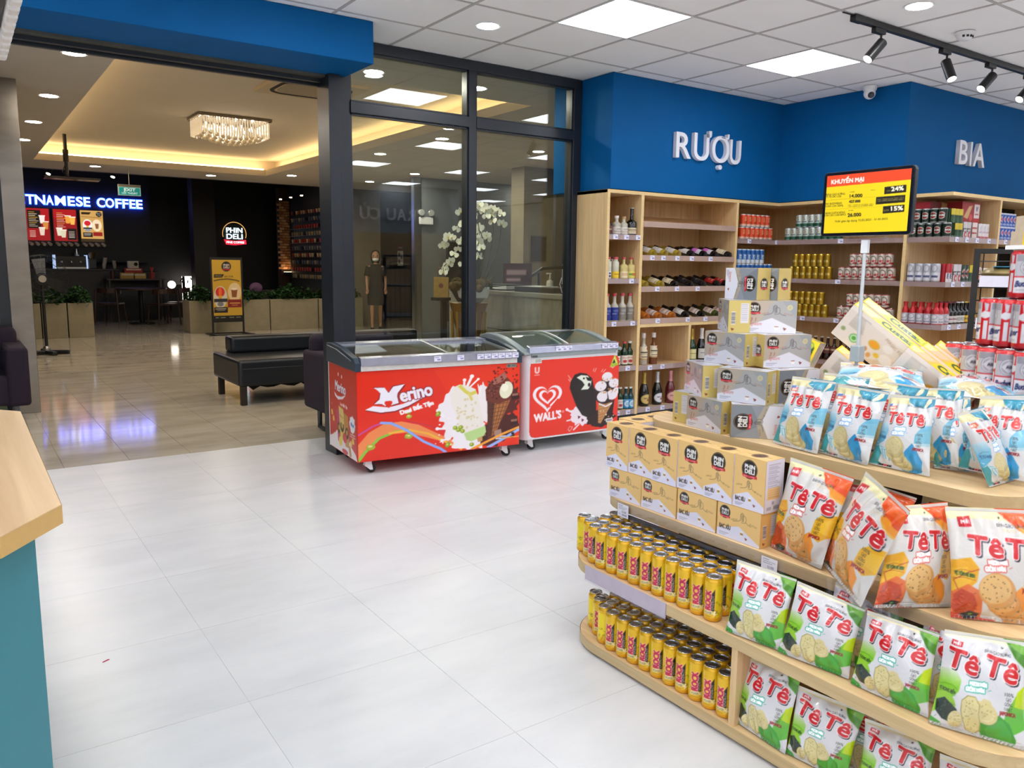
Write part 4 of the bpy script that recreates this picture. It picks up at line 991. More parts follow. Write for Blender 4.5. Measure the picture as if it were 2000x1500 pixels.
def reception():
    t = tag(E('reception_desk', (4.552, 7.285, 0), math.atan2(5.57-7.285, 4.443-4.552)), 'grey veined marble reception desk behind the shop glass', 'desk')
    L = math.hypot(5.57-7.285, 4.443-4.552)
    m = tilemat('grey_marble', '#7f7b6c', '#96917f', '#a7a290', 0.3, 2.2)
    B().box(-0.02, L, 0.0, 0.55, 0, 1.06).build('front', m, t); B().box(-0.04, L+0.02, -0.02, 0.6, 1.06, 1.10).build('worktop', pmat('desk_top', '#8d897c', 0.3), t, bevel=0.004)
    for z in (0.36, 0.71): B().box(-0.021, L+0.001, -0.003, 0.0, z, z+0.006).build('joint_strip', M_DARK, t)
    f = tag(E('ring_binder', (4.72, 6.95, 1.101), R(-80)), 'black folder of papers on the reception desk', 'folder')
    B().box(-0.16, 0.16, -0.12, 0.12, 0, 0.012).box(-0.16, 0.16, -0.12, 0.12, 0.05, 0.062).box(-0.16, -0.15, -0.12, 0.12, 0.012, 0.05).build('cover', M_BLACK, f); B().box(-0.145, 0.15, -0.115, 0.115, 0.013, 0.049).build('pages', M_WHITEP, f)
    k = tag(E('paper_tray', (4.74, 6.3, 1.101), R(-86)), 'flat black tray on the reception desk', 'tray')
    B().box(-0.3, 0.3, -0.12, 0.12, 0, 0.05).build('tray_body', M_BLACK, k, bevel=0.004); B().box(-0.2, 0.1, -0.11, 0.11, 0.051, 0.058).build('paper_sheet', M_WHITEP, k)
    ph = tag(E('cordless_phone', (4.66, 5.86, 1.101)), 'white handset standing on the reception desk', 'phone')
    B().box(-0.03, 0.03, -0.025, 0.025, 0, 0.05).build('cradle', pmat('navy_plastic', '#1a2140', 0.4), ph); B().box(-0.022, 0.022, -0.012, 0.012, 0.04, 0.20).build('handset', M_WHITEP, ph, bevel=0.008)
    B().tube([(-0.03, 0, 0.01), (-0.06, 0, 0.09), (-0.03, 0.01, 0.15)], 0.004, 6).build('coiled_cord', M_WHITEP, ph)
    sz = tag(E('sanitiser_bottle', (4.86, 6.35, 1.101)), 'clear pump bottle on the reception desk by the tan column', 'bottle')
    B().lathe([(0.034, 0), (0.036, 0.09), (0.03, 0.11), (0.012, 0.12), (0.012, 0.14), (0.001, 0.14)], 16).build('body', pmat('clear_gel', '#b9b6ac', 0.15), sz); B().cyl((0, 0, 0.14), (0, 0, 0.18), 0.006, n=8).build('pump', M_WHITEP, sz); B().box(-0.04, 0.01, -0.008, 0.008, 0.175, 0.187).build('spout', M_WHITEP, sz)
    ro = tag(E('rollup_stand', (5.35, 7.6, 0)), 'purple and blue roll-up banner behind the reception desk', 'banner')
    a = Art(40, 90, '#4a1730'); a.rect(4, 6, 28, 5, '#d9b8c4'); a.rect(2, 26, 14, 40, '#2f7fc0'); a.rect(22, 30, 14, 50, '#2a1840'); a.rect(4, 14, 20, 3, '#d9b8c4')
    obj('banner_print', quadgrid('banner_print', (-0.2, 0, 0.3), (0.4, 0, 0), (0, 0, 1.08), a, M_POSTER, 40, 90), ro); B().box(-0.22, 0.22, -0.05, 0.05, 0, 0.06).build('base', M_BLACK, ro); B().box(-0.2, 0.2, 0.003, 0.006, 0.06, 1.38).build('backing', M_DARK, ro)
reception()
def orchid():
    pd = tag(E('gold_pedestal', (4.02, 6.52, 0)), 'amber fluted pedestal under the orchid', 'pedestal')
    B().lathe([(0.13, 0), (0.135, 0.1), (0.10, 0.3), (0.115, 0.7), (0.16, 0.92), (0.19, 1.0), (0.001, 1.0)], 22).build('column', pmat('amber_gilt', '#8a5a14', 0.3, metal=0.3, var=0.15), pd, smooth=True)
    for k in range(11):
        q = R(k*360/11); B().cyl((0.135*math.cos(q), 0.135*math.sin(q), 0.02), (0.165*math.cos(q), 0.165*math.sin(q), 0.92), 0.012, n=6).build('flute', pmat('gold_flute', '#b8862a', 0.3, metal=0.4), pd)
    t = tag(E('potted_orchid', (4.06, 6.50, 1.002)), 'large arching white orchid in a white pot', 'orchid')
    B().lathe([(0.07, 0), (0.14, 0.05), (0.16, 0.13), (0.15, 0.15), (0.001, 0.14)], 24).build('pot', M_WHITEP, t, smooth=True)
    rg = random.Random(11)
    b = B()
    for k in range(40):
        a = rg.uniform(0, 2*PI); L = rg.uniform(0.12, 0.26); u = Vector((math.cos(a), math.sin(a), rg.uniform(0.0, 0.8))).normalized(); w = u.cross(Vector((0, 0, 1))).normalized()*0.03; p = Vector((0.05*math.cos(a), 0.05*math.sin(a), 0.14))
        b.add([p, p+u*L*0.5+w, p+u*L-Vector((0, 0, 0.03)), p+u*L*0.5-w], [(0, 1, 2), (0, 2, 3)])
    b.build('leaves', pmat('orchid_leaf', '#22381d', 0.4, var=0.2), t)
    mo = B()
    for k in range(26): a = rg.uniform(0, 2*PI); q = rg.uniform(0.05, 0.22); mo.ball((q*math.cos(a), q*math.sin(a), 0.14+rg.uniform(0, .06)), rg.uniform(0.02, 0.05), 8)
    mo.build('moss_and_twigs', pmat('moss', '#4f3d1a', 0.8, var=0.4, scale=40), t, smooth=True)
    # arching stems and blossoms; r is a horizontal axis roughly across the view
    r = Vector((0.78, -0.62, 0))
    arcs = [([(0.02, 0.16), (0.06, 0.55), (0.02, 0.80), (-0.10, 0.74), (-0.24, 0.62), (-0.32, 0.52)], 11), ([(0.03, 0.16), (0.09, 0.50), (0.05, 0.68), (-0.08, 0.62), (-0.22, 0.42), (-0.32, 0.30)], 12),
            ([(0.05, 0.16), (0.12, 0.6), (0.08, 0.86), (-0.02, 0.90), (-0.12, 0.83)], 7), ([(0.08, 0.16), (0.18, 0.6), (0.16, 0.84), (0.07, 0.90), (0.0, 0.86)], 7), ([(0.09, 0.16), (0.24, 0.55), (0.25, 0.82), (0.16, 0.88), (0.08, 0.87)], 7),
            ([(0.0, 0.16), (0.06, 0.45), (0.04, 0.60), (-0.04, 0.56), (-0.10, 0.38)], 8), ([(0.04, 0.16), (0.1, 0.5), (0.12, 0.62), (0.08, 0.60), (0.03, 0.44)], 6)]
    pet = pmat('orchid_white', '#e8e6d6', 0.5, var=0.05, emit='#fffbe8', es=0.0); ctr = pmat('orchid_heart', '#c9b23a', 0.5)
    f = B(); L = 0.042
    for a in (90, 210, 330): 
        u = Vector((math.cos(R(a)), 0, math.sin(R(a)))); w = Vector((-u.z, 0, u.x)); f.add([Vector((0, 0, 0)), u*L*0.6+w*L*0.32, u*L+Vector((0, -.004, 0)), u*L*0.6-w*L*0.32], [(0, 1, 2, 3)])
    for a in (15, 165):
        u = Vector((math.cos(R(a)), 0, math.sin(R(a)))); w = Vector((-u.z, 0, u.x)); f.add([Vector((0, -.003, 0)), u*L*0.35+w*L*0.5, u*L*0.95+w*L*0.45, u*L*1.15, u*L*0.9-w*L*0.5, u*L*0.3-w*L*0.45], [(0, 1, 2, 3, 4, 5)])
    f.ball((0, -0.007, -0.004), 0.007, 6, 1)
    fm = f.mesh('blossom', [pet, ctr])
    for pts, n in arcs:
        P = [r*x+Vector((0, 0.02*x, z)) for x, z in pts]
        Q = []
        for k in range(len(P)-1):
            for q in range(6):
                tt = q/6; p0, p1, p2, p3 = P[max(k-1, 0)], P[k], P[k+1], P[min(k+2, len(P)-1)]
                Q.append(0.5*((2*p1)+(p2-p0)*tt+(2*p0-5*p1+4*p2-p3)*tt*tt+(3*p1-p0-3*p2+p3)*tt**3))
        Q.append(P[-1]); B().tube(Q, 0.004, 5).build('flower_stem', pmat('orchid_stem', '#2d3318', 0.6), t)
        m0 = int(len(Q)*0.42)
        for k in range(n):
            p = Q[m0+int((len(Q)-1-m0)*k/(n-1))]
            o = obj('blossom', fm, t, loc=p+Vector((rg.uniform(-.02, .02), rg.uniform(-.03, .0), rg.uniform(-.03, .02)))); o.rotation_euler = (rg.uniform(-.4, .3), rg.uniform(-.4, .4), R(-32)+rg.uniform(-.6, .6)); s = rg.uniform(0.85, 1.25); o.scale = (s, s, s)
    g = tag(E('paper_bag', (3.80, 6.66, 1.05), R(-35)), 'kraft paper carrier bag with a round emblem beside the orchid', 'bag')
    B().box(-0.07, 0.07, -0.035, 0.035, 0, 0.19).build('body', pmat('kraft_paper', '#a07b3c', 0.7, var=0.1), g); B().cyl((0, -0.036, 0.11), (0, -0.038, 0.11), 0.022, n=18).build('emblem', pmat('bag_emblem', '#6b2f22', 0.6), g)
    B().tube([(-0.035, -0.03, 0.19), (-0.02, -0.03, 0.28), (0.02, -0.03, 0.28), (0.035, -0.03, 0.19)], 0.003, 5).build('handle', pmat('cord_brown', '#7a5326', 0.7), g)
    sh = tag(E('bag_ledge', (3.82, 6.66, 0)), 'slim dark stand under the paper carrier bag', 'stand')
    B().box(-0.1, 0.05, -0.06, 0.06, 1.02, 1.049).build('top', M_DARK, sh); B().box(-0.02, 0.03, -0.02, 0.02, 0, 1.02).build('post', M_DARK, sh); B().box(-0.12, 0.05, -0.05, 0.1, 0, 0.02).build('foot', M_DARK, sh)
orchid()
def wall_bits():
    e = tag(E('emergency_light', (7.02, 12.89, 2.06)), 'white twin-head emergency light on the grey wall', 'light')
    B().box(-0.14, 0.14, -0.06, 0, 0, 0.13).build('housing', M_WHITEP, e, bevel=0.01)
    for s in (-1, 1): B().lathe([(0.001, -0.05), (0.05, -0.04), (0.062, 0.02), (0.05, 0.03), (0.001, 0.03)], 18, M=Matrix.Translation((s*0.1, -0.05, 0.20)) @ Matrix.Rotation(R(80), 4, 'X')).build('lamp_head', pmat('lamp_grey', '#9a9a98', 0.3), e, smooth=True)
    for k, (x, y, z, w, h, lab) in enumerate(((8.84, 17.47, 1.56, 0.15, 0.50, 'purple headed notice sheet on the navy panel'), (7.95, 9.97, 1.28, 0.17, 0.42, 'blue headed notice sheet with small pictures by the dark opening'))):
        t = tag(E('notice_sheet', (x, y, z)), lab, 'notice'); a = Art(28, 64, '#dcdae4'); a.rect(0, 0, 28, 18, '#1d2a66' if k else '#5a1f48'); a.rect(4, 7, 20, 3, '#dfe')
        for q, (px, py) in enumerate(((4, 24), (15, 32), (4, 46))): a.rect(px, py, 9, 11, ['#31304e', '#5d6a80', '#44403c'][q]); a.rect(px+(11 if px < 10 else -10), py+3, 8, 2, '#8a8aa0')
        obj('sheet', quadgrid('sheet', (-w/2, -0.002, -h/2), (w, 0, 0), (0, 0, h), a, M_POSTER, 28, 64), t)
    p = tag(E('wall_plaque', (7.70, 10.39, 1.62)), 'square bronze plaque on the tan column', 'plaque')
    B().box(-0.15, 0.15, -0.02, 0, -0.19, 0.19).build('plate', pmat('bronze_plate', '#4d3a2c', 0.3, metal=0.5, var=0.2), p, bevel=0.004); B().box(-0.17, 0.17, -0.008, 0, -0.21, 0.21).build('backing', pmat('plaque_back', '#7a6a52', 0.6), p)
    d = tag(E('display_board', (7.4, 12.4, 0)), 'dark grey display board behind the orchid', 'board')
    B().box(-0.2, 0.5, 0, 0.05, 0.35, 1.75).build('panel', M_FRAME, d); B().box(-0.15, -0.1, 0, 0.05, 0, 0.35).build('leg', M_FRAME, d); B().box(0.4, 0.45, 0, 0.05, 0, 0.35).build('leg', M_FRAME, d)
    r = tag(E('ramp_panel', (6.45, 11.0, 0)), 'pale sloping side panel of a ramp by the navy wall', 'panel')
    B().prism([(0, 0), (0.62, 0), (0, 0.95)], 0, 0.05, 'y').build('sloped_side', pmat('pale_panel', '#9a968c', 0.5), r); B().cyl((-0.02, 0.025, 0.97), (0.64, 0.025, 0.02), 0.02, n=10).build('edge_rail', M_STEEL, r)
    hr = tag(E('stair_rail', (6.0, 8.2, 0)), 'black sloping stair handrail behind the reception desk', 'handrail')
    B().tube([(-0.35, 0, 1.05), (0.15, 0, 1.32), (0.5, 0, 1.34)], 0.025, 8).build('rail', M_BLACK, hr)
    for x, z in ((-0.3, 1.07), (0.1, 1.29)): B().cyl((x, 0, 0), (x, 0, z), 0.018, n=8).build('post', M_BLACK, hr)
wall_bits()
def woman():
    """walking figure: one skinned body, clothes and hair as children"""
    X, Y = 7.22, 15.4
    t = tag(E('person', (X, Y, 0), R(-25)), 'woman in a black top and dark skirt with a face mask, walking behind the glass', 'person')
    skin = pmat('skin', '#b98868', 0.55, var=0.05)
    J = {'pel': (0, 0, .86), 'sp': (0, .01, 1.02), 'ch': (0, .01, 1.20), 'nk': (0, 0, 1.34), 'hd': (0, -.02, 1.41), 'sl': (-.15, 0, 1.29), 'sr': (.15, 0, 1.29), 'el': (-.19, -.02, 1.05), 'er': (.20, .03, 1.05), 'wl': (-.18, -.10, .84), 'wr': (.20, -.05, .84),
         'hl': (-.08, 0, .82), 'hr': (.08, 0, .82), 'kl': (-.085, -.05, .46), 'kr': (.085, .05, .46), 'al': (-.085, -.07, .08), 'ar': (.085, .16, .10), 'tl': (-.085, -.20, .03), 'tr': (.085, .05, .03)}
    rad = {'pel': .13, 'sp': .11, 'ch': .12, 'nk': .048, 'hd': .05, 'sl': .055, 'sr': .055, 'el': .038, 'er': .038, 'wl': .027, 'wr': .027, 'hl': .085, 'hr': .085, 'kl': .055, 'kr': .055, 'al': .035, 'ar': .035, 'tl': .03, 'tr': .03}
    ED = [('pel', 'sp'), ('sp', 'ch'), ('ch', 'nk'), ('nk', 'hd'), ('ch', 'sl'), ('ch', 'sr'), ('sl', 'el'), ('sr', 'er'), ('el', 'wl'), ('er', 'wr'), ('pel', 'hl'), ('pel', 'hr'), ('hl', 'kl'), ('hr', 'kr'), ('kl', 'al'), ('kr', 'ar'), ('al', 'tl'), ('ar', 'tr')]
    for s, w in (('l', 'wl'), ('r', 'wr')):
        bx, by, bz = J[w]
        for k, (dx, dz, L) in enumerate(((-.02, -.06, .05), (-.007, -.065, .06), (.007, -.063, .055), (.02, -.055, .045))):
            J[s+'f%da' % k] = (bx+dx, by-.01, bz+dz); J[s+'f%db' % k] = (bx+dx*1.1, by-.03, bz+dz-L*.9); rad[s+'f%da' % k] = .010; rad[s+'f%db' % k] = .007; ED += [(w, s+'f%da' % k), (s+'f%da' % k, s+'f%db' % k)]
        J[s+'t'] = (bx+(.035 if s == 'l' else -.035), by-.03, bz-.05); rad[s+'t'] = .009; ED.append((w, s+'t'))
    ks = list(J); me = bpy.data.meshes.new('body'); me.from_pydata([J[k] for k in ks], [(ks.index(a), ks.index(b)) for a, b in ED], [])
    o = obj('body', me, t); me.materials.append(skin)
    md = o.modifiers.new('skin', 'SKIN'); 
    for k, v in zip(ks, me.skin_vertices[0].data): v.radius = (rad[k], rad[k]*.85); v.use_root = (k == 'pel')
    ss = o.modifiers.new('sub', 'SUBSURF'); ss.levels = 1; ss.render_levels = 2
    h = B(); h.ball((0, -.02, 1.50), .098, 20, sc=(.82, .98, 1.18)); h.cyl((0, -.115, 1.50), (0, -.132, 1.485), .016, .010, 8)
    for s in (-1, 1): h.ball((s*.080, 0, 1.50), .02, 8, sc=(.5, 1, 1.5))
    h.build('head', skin, t, smooth=True)
    e = B()
    for s in (-1, 1): e.ball((s*.033, -.108, 1.515), .011, 8, sc=(1.3, .5, .7))
    e.build('eyes', M_DARK, t)
    B().ball((0, -.055, 1.445), .075, 16, sc=(.9, .85, .62)).build('face_mask', M_WHITEP, t, smooth=True)
    B().lathe([(.07, 1.36), (.10, 1.44), (.098, 1.54), (.075, 1.61), (.03, 1.635), (.001, 1.637)], 18, (0, .028, 0)).build('hair', pmat('black_hair', '#0b090a', 0.4), t, smooth=True)
    M = Matrix.Diagonal((1, .74, 1, 1))
    B().lathe([(.155, .84), (.14, .95), (.125, 1.05), (.145, 1.18), (.15, 1.27), (.10, 1.335), (.06, 1.35)], 22, M=M).build('top', pmat('black_cloth', '#0e0e13', 0.8), t, smooth=True)
    for s in (-1, 1): B().cyl((s*.14, 0, 1.29), (s*.185, -.01, 1.10), .068, .06, 14).build('sleeve', pmat('black_cloth', '#0e0e13', 0.8), t, smooth=True)
    B().lathe([(.15, .86), (.175, .74), (.18, .55), (.17, .50)], 22, M=M).build('skirt', pmat('dark_skirt', '#10161f', 0.8), t, smooth=True)
    for s, k in ((-1, 'tl'), (1, 'tr')): 
        x, y, z = J[k]; B().box(x-.04, x+.04, y-.05, y+.20, 0.0, .045).build('shoe', M_BLACK, t, bevel=.015, seg=3)
woman()
# ================================================================ ICE CREAM FREEZERS
M_RED = printmat('vinyl_wrap', 0.3, coat=0.2)
M_NAVYP = pmat('slate_plastic', '#2b3a48', 0.32, var=0.04)
M_GREYP = pmat('grey_plastic', '#8f9a9c', 0.25, var=0.03)
M_INNER = pmat('freezer_inner', '#dfe3df', 0.4)
M_LIDG = glassmat('freezer_glass', '#eff6f2', 1.45)
RED = '#e32a12'
def blobs(a, cx, cy, rx, ry, col, n, seed, amp=0.3, spikes=0.5):
    rg = random.Random(seed); pts = []
    for k in range(n*3):
        t = 2*PI*k/(n*3); q = 1+amp*(rg.random()-0.5)+(spikes*rg.random() if k % 3 == 0 else 0); pts.append((cx+rx*q*math.cos(t), cy+ry*q*math.sin(t)))
    for _ in range(3):
        pts = [p for a_, b_ in zip(pts, pts[1:]+pts[:1]) for p in ((.75*a_[0]+.25*b_[0], .75*a_[1]+.25*b_[1]), (.25*a_[0]+.75*b_[0], .25*a_[1]+.75*b_[1]))]
    a.poly(pts, col)
def script_logo(a, x, y, h, rot, white='#efeaf4', edge='#7a1420', dotty=True):
    """fat white brand word with a swoosh"""
    a.text('Merino', x, y, h, white, 'l', bold=h*0.05, rot=rot, out=(edge, h*0.05), sx=0.98)
def front_red():
    q = [(455, 215), (1575*1.0, 155), (1575, 1470), (455, 1500)]
    a = Art(340, 208, RED, ss=2)
    # all coordinates below are in panel units, 340 wide and 208 high
    a.poly([(150, 0), (340, 0), (340, 208), (250, 208)], '#ee3c14', 0.5)
    for dy, c in ((0, '#f08a50'), ):
        a.poly([(0, 168), (20, 142), (50, 124), (85, 122), (120, 134), (160, 160), (200, 186), (190, 190), (140, 168), (95, 150), (55, 150), (25, 170), (0, 204)], c)
    a.line([(0, 207), (14, 186), (40, 158), (70, 146), (100, 144)], 6, '#8cc63e'); a.line([(60, 148), (100, 144), (140, 158), (190, 192), (210, 205)], 5, '#f2b43c')
    a.line([(0, 146), (28, 128), (48, 121)], 4, '#c64a9a'); a.line([(44, 121), (64, 124), (95, 144), (130, 176), (165, 198), (176, 208)], 6, '#8aa8ee')
    a.line([(95, 122), (140, 138), (180, 160), (240, 176)], 2, '#c02a5a')
    # milk splash behind the ice lolly
    blobs(a, 205, 120, 40, 60, '#efe9ec', 14, 5, 0.5, 0.35); blobs(a, 232, 175, 42, 36, '#f0ecf0', 12, 9, 0.4, 0.3); blobs(a, 256, 100, 16, 44, '#f0e8e8', 12, 4, 0.4, 0.5)
    for (x0, y0, x1, y1, w) in ((215, 52, 216, 34, 5), (222, 50, 232, 26, 6), (228, 52, 246, 34, 4), (250, 70, 252, 52, 4), (258, 74, 270, 60, 3), (172, 120, 160, 104, 6), (175, 150, 158, 148, 5), (186, 175, 168, 178, 5)):
        a.line([(x0, y0), (x1, y1)], w, '#f4eef0'); a.ell(x1, y1, w*.8, w*.8, '#f4eef0')
    a.speck(lambda g: (g.uniform(150, 200), g.uniform(120, 200)), 22, '#f6eef0', 2.2, 3)
    # chocolate splash and cone
    blobs(a, 318, 90, 16, 36, '#5a1e18', 10, 2, 0.5, 0.4); blobs(a, 300, 160, 40, 30, '#4a1714', 12, 6, 0.5, 0.4); a.poly([(262, 150), (300, 150), (290, 208), (250, 200)], '#4d1a16')
    a.line([(300, 128), (325, 118), (338, 96)], 7, '#5a201a')
    a.poly([(266, 84), (320, 88), (285, 176), (268, 186)], '#b0703c')
    for k in range(9): a.line([(268+1.0*k, 92+10*k), (318-4*k, 88+10*k)], 1.6, '#6a3a1c')
    for k in range(6): a.line([(270+9*k, 88), (270+3*k, 180)], 1.4, '#6a3a1c')
    a.poly([(266, 84), (284, 88), (276, 180), (268, 186)], '#3a1612', 0.75)
    a.poly([(264, 90), (262, 62), (276, 40), (298, 26), (305, 20), (311, 34), (322, 50), (324, 74), (318, 92), (290, 100)], '#6e3024')
    a.poly([(276, 40), (298, 26), (305, 20), (311, 34), (300, 44), (280, 52)], '#a8685a'); a.speck(lambda g: (g.uniform(266, 300), g.uniform(38, 88)), 40, '#3a140e', 2.0, 7); a.speck(lambda g: (g.uniform(268, 305), g.uniform(34, 80)), 22, '#9a5a4a', 1.6, 8)
    a.ell(309, 66, 15, 22, '#e9e6c8', 12); a.ell(306, 60, 8, 10, '#f6f3dc', 12)
    a.speck(lambda g: (g.uniform(280, 338), g.uniform(4, 50)), 24, '#6a1612', 2.6, 4)
    for x, y in ((330, 84), (328, 150), (256, 180), (292, 178)): a.poly([(x-10, y-7), (x+8, y-9), (x+10, y+6), (x-8, y+9)], '#3a1512'); a.poly([(x-8, y-7), (x+7, y-8), (x+7, y-2), (x-7, y-1)], '#9a6a5a')
    a.poly([(282, 168), (298, 164), (300, 180), (284, 184)], '#a58478')
    # lolly
    P = [(192, 50), (206, 44), (222, 48), (240, 58), (247, 80), (256, 130), (264, 168), (258, 178), (232, 188), (221, 184), (205, 140), (189, 96), (185, 66)]
    a.poly(P, '#ece6dc'); a.speck(lambda g: (g.uniform(200, 245), g.uniform(80, 155)), 36, '#dccfa8', 3.0, 12); a.poly([(221, 184), (215, 166), (262, 152), (264, 168), (258, 178), (232, 188)], '#b9d88c')
    a.line([(206, 48), (218, 62), (228, 70), (240, 66)], 8, '#d9cf5a'); a.line([(226, 68), (232, 84)], 6, '#e0d070'); a.poly([(244, 182), (256, 178), (256, 190), (246, 192)], '#c89a60')
    for x, y in ((196, 150), (203, 156), (208, 150), (212, 160), (160, 62+50), (100, 100), (96, 158), (22, 178), (180, 190), (232, 196)): a.ell(x, y, 5, 7 if x < 195 else 5, '#8aa024', 30); a.ell(x-1, y-1, 2.5, 3, '#c4cf5a', 30)
    for x, y, w_ in ((100, 112, 6), (100, 160, 7), (24, 176, 9)): a.ell(x, y, w_, w_*.8, '#a8b030'); a.ell(x-1, y-2, w_*.5, w_*.3, '#e0e090')
    # wordmark
    sw = [(14, 88), (30, 80), (60, 86), (90, 80), (120, 66), (150, 58), (128, 70), (100, 86), (72, 96), (44, 97)]
    a.poly([(x+(1 if y > 80 else -1), y+2.5) for x, y in sw], '#7a1420'); a.poly(sw, '#efeaf4')
    M1 = [(31, 38), (52, 39), (60, 52), (69, 38), (86, 35), (92, 34), (78, 54), (77, 62), (80, 78), (64, 82), (60, 70), (54, 83), (46, 77), (32, 76), (42, 66), (44, 52), (38, 44)]
    a.poly([(x-1.5, y-1.5) for x, y in M1], '#7a1420'); a.poly([(x+2, y+2) for x, y in M1], '#7a1420'); a.poly(M1, '#efeaf4'); a.ell(56, 75, 4, 4, RED); a.ell(63, 75, 4, 4, RED); a.poly([(52, 77), (67, 77), (60, 88)], RED); a.poly([(56, 40), (60, 50), (65, 40)], RED)
    a.text('erino', 84, 76, 30, '#efeaf4', 'l', bold=1.6, rot=-10.5, out=('#7a1420', 1.5), fit=66)
    a.text('Dzui Bất Tận', 83, 106, 9.5, '#f6eef2', 'l', bold=0.8, rot=-15, fit=70)
    # rating sticker, barcode
    a.rect(309, 1, 23, 9, '#8a8a84'); a.rect(311, 2.5, 7, 6, '#56564e'); a.rect(320, 3, 10, 5, '#6a6a62'); a.rect(286, 182, 24, 8, '#e6e2ea')
    for k in range(10): a.rect(288+2*k, 184, 0.9, 4, '#5a5870')
    a.line([(232, 208), (268, 192), (300, 178), (340, 164)], 6, '#f2a23c'); a.line([(268, 208), (300, 192), (340, 170)], 7, '#9ab4f0'); a.line([(300, 188), (340, 188)], 3, '#f0b050'); a.rect(322, 176, 6, 6, '#1a1410')
    return a
def side_red():
    a = Art(110, 150, '#c41f14', ss=3)
    a.text('Merino', 24, 44, 17, '#efeaf4', 'l', bold=0.8, rot=3, out=('#7a1420', 0.8), fit=44); a.poly([(20, 48), (34, 54), (52, 52), (70, 46), (56, 56), (38, 60), (26, 56)], '#efeaf4')
    a.text('Dzui Bất Tận', 44, 68, 5.2, '#f0d8d8', 'l', rot=3, bold=0.3, fit=30); a.rect(38, 12, 3.5, 6, '#f0e0e0'); a.rect(52, 14, 3.5, 6, '#f0e0e0')
    blobs(a, 52, 140, 36, 26, '#efe6e8', 12, 3, 0.3, 0.2); blobs(a, 55, 118, 22, 18, '#f0e8ea', 10, 4, 0.3, 0.2); a.poly([(0, 132), (14, 126), (40, 136), (80, 128), (104, 140), (110, 150), (0, 150)], '#efe6e8')
    for x, w, c, t in ((28, 14, '#c42a6a', 76), (38, 20, '#d9c45a', 70), (58, 18, '#c08a3c', 78)): a.poly([(x, t), (x+w, t+3), (x+w+4, t+58), (x+6, t+58)], c); a.ell(x+w*.6+2, t+34, w*.36, 10, '#2a1a12'); a.ell(x+w*.6+2, t+33, w*.2, 5, '#caa050')
    a.poly([(40, 72), (58, 76), (60, 100), (43, 98)], '#dfc777'); a.text('Merino', 42, 88, 4, '#b03020', 'l', rot=8, fit=14)
    blobs(a, 92, 92, 11, 14, '#e8eef4', 9, 8, 0.3, 0.3); a.text('Plus', 86, 95, 6, '#2a5aa8', 'l', bold=.3, fit=13)
    for x, y in ((10, 88), (16, 98), (94, 120), (86, 126)): a.poly([(x-4, y-4), (x+3, y-6), (x+5, y+4), (x-3, y+5)], '#e8c24a')
    a.ell(62, 122, 8, 9, '#cc2030'); a.ell(44, 132, 7, 9, '#e8d04a', 20); a.poly([(76, 130), (84, 132), (88, 148), (80, 150)], '#b88a50'); a.ell(62, 146, 12, 4, '#cc2030')
    for k in range(5): a.rect(4+2*k, 70, 1.2, 5, '#d86a60')
    a.rect(84, 108, 18, 2, '#f0d0cc'); a.rect(82, 112, 22, 1.6, '#f0d0cc')
    return a
def caster(parent, x, y, mat=M_BLACK):
    c = B().box(-0.022, 0.022, -0.02, 0.02, 0.055, 0.089).prism([(-0.03, 0.055), (0.025, 0.055), (0.03, 0.02), (0.012, 0.02)], -0.018, -0.014, 'y').prism([(-0.03, 0.055), (0.025, 0.055), (0.03, 0.02), (0.012, 0.02)], 0.014, 0.018, 'y').build('caster', M_WHITEP, parent, loc=(x, y, 0))
    B().cyl((0.022, -0.013, 0.03), (0.022, 0.013, 0.03), 0.030, n=20).cyl((0.022, -0.016, 0.03), (0.022, 0.016, 0.03), 0.012, n=12).build('wheel', mat, c)
def tag_row(parent, xs, y, z, w=0.05, h=0.035):
    for k, x in enumerate(xs):
        p = B().box(x, x+w, y-0.0015, y, z, z+h).build('price_tag', M_TAG, parent)
        B().box(x+w*.45, x+w*.9, y-0.0022, y-0.0015, z+h*.2, z+h*.5).box(x+w*.08, x+w*.7, y-0.0022, y-0.0015, z+h*.68, z+h*.8).build('tag_print', M_INK, p)
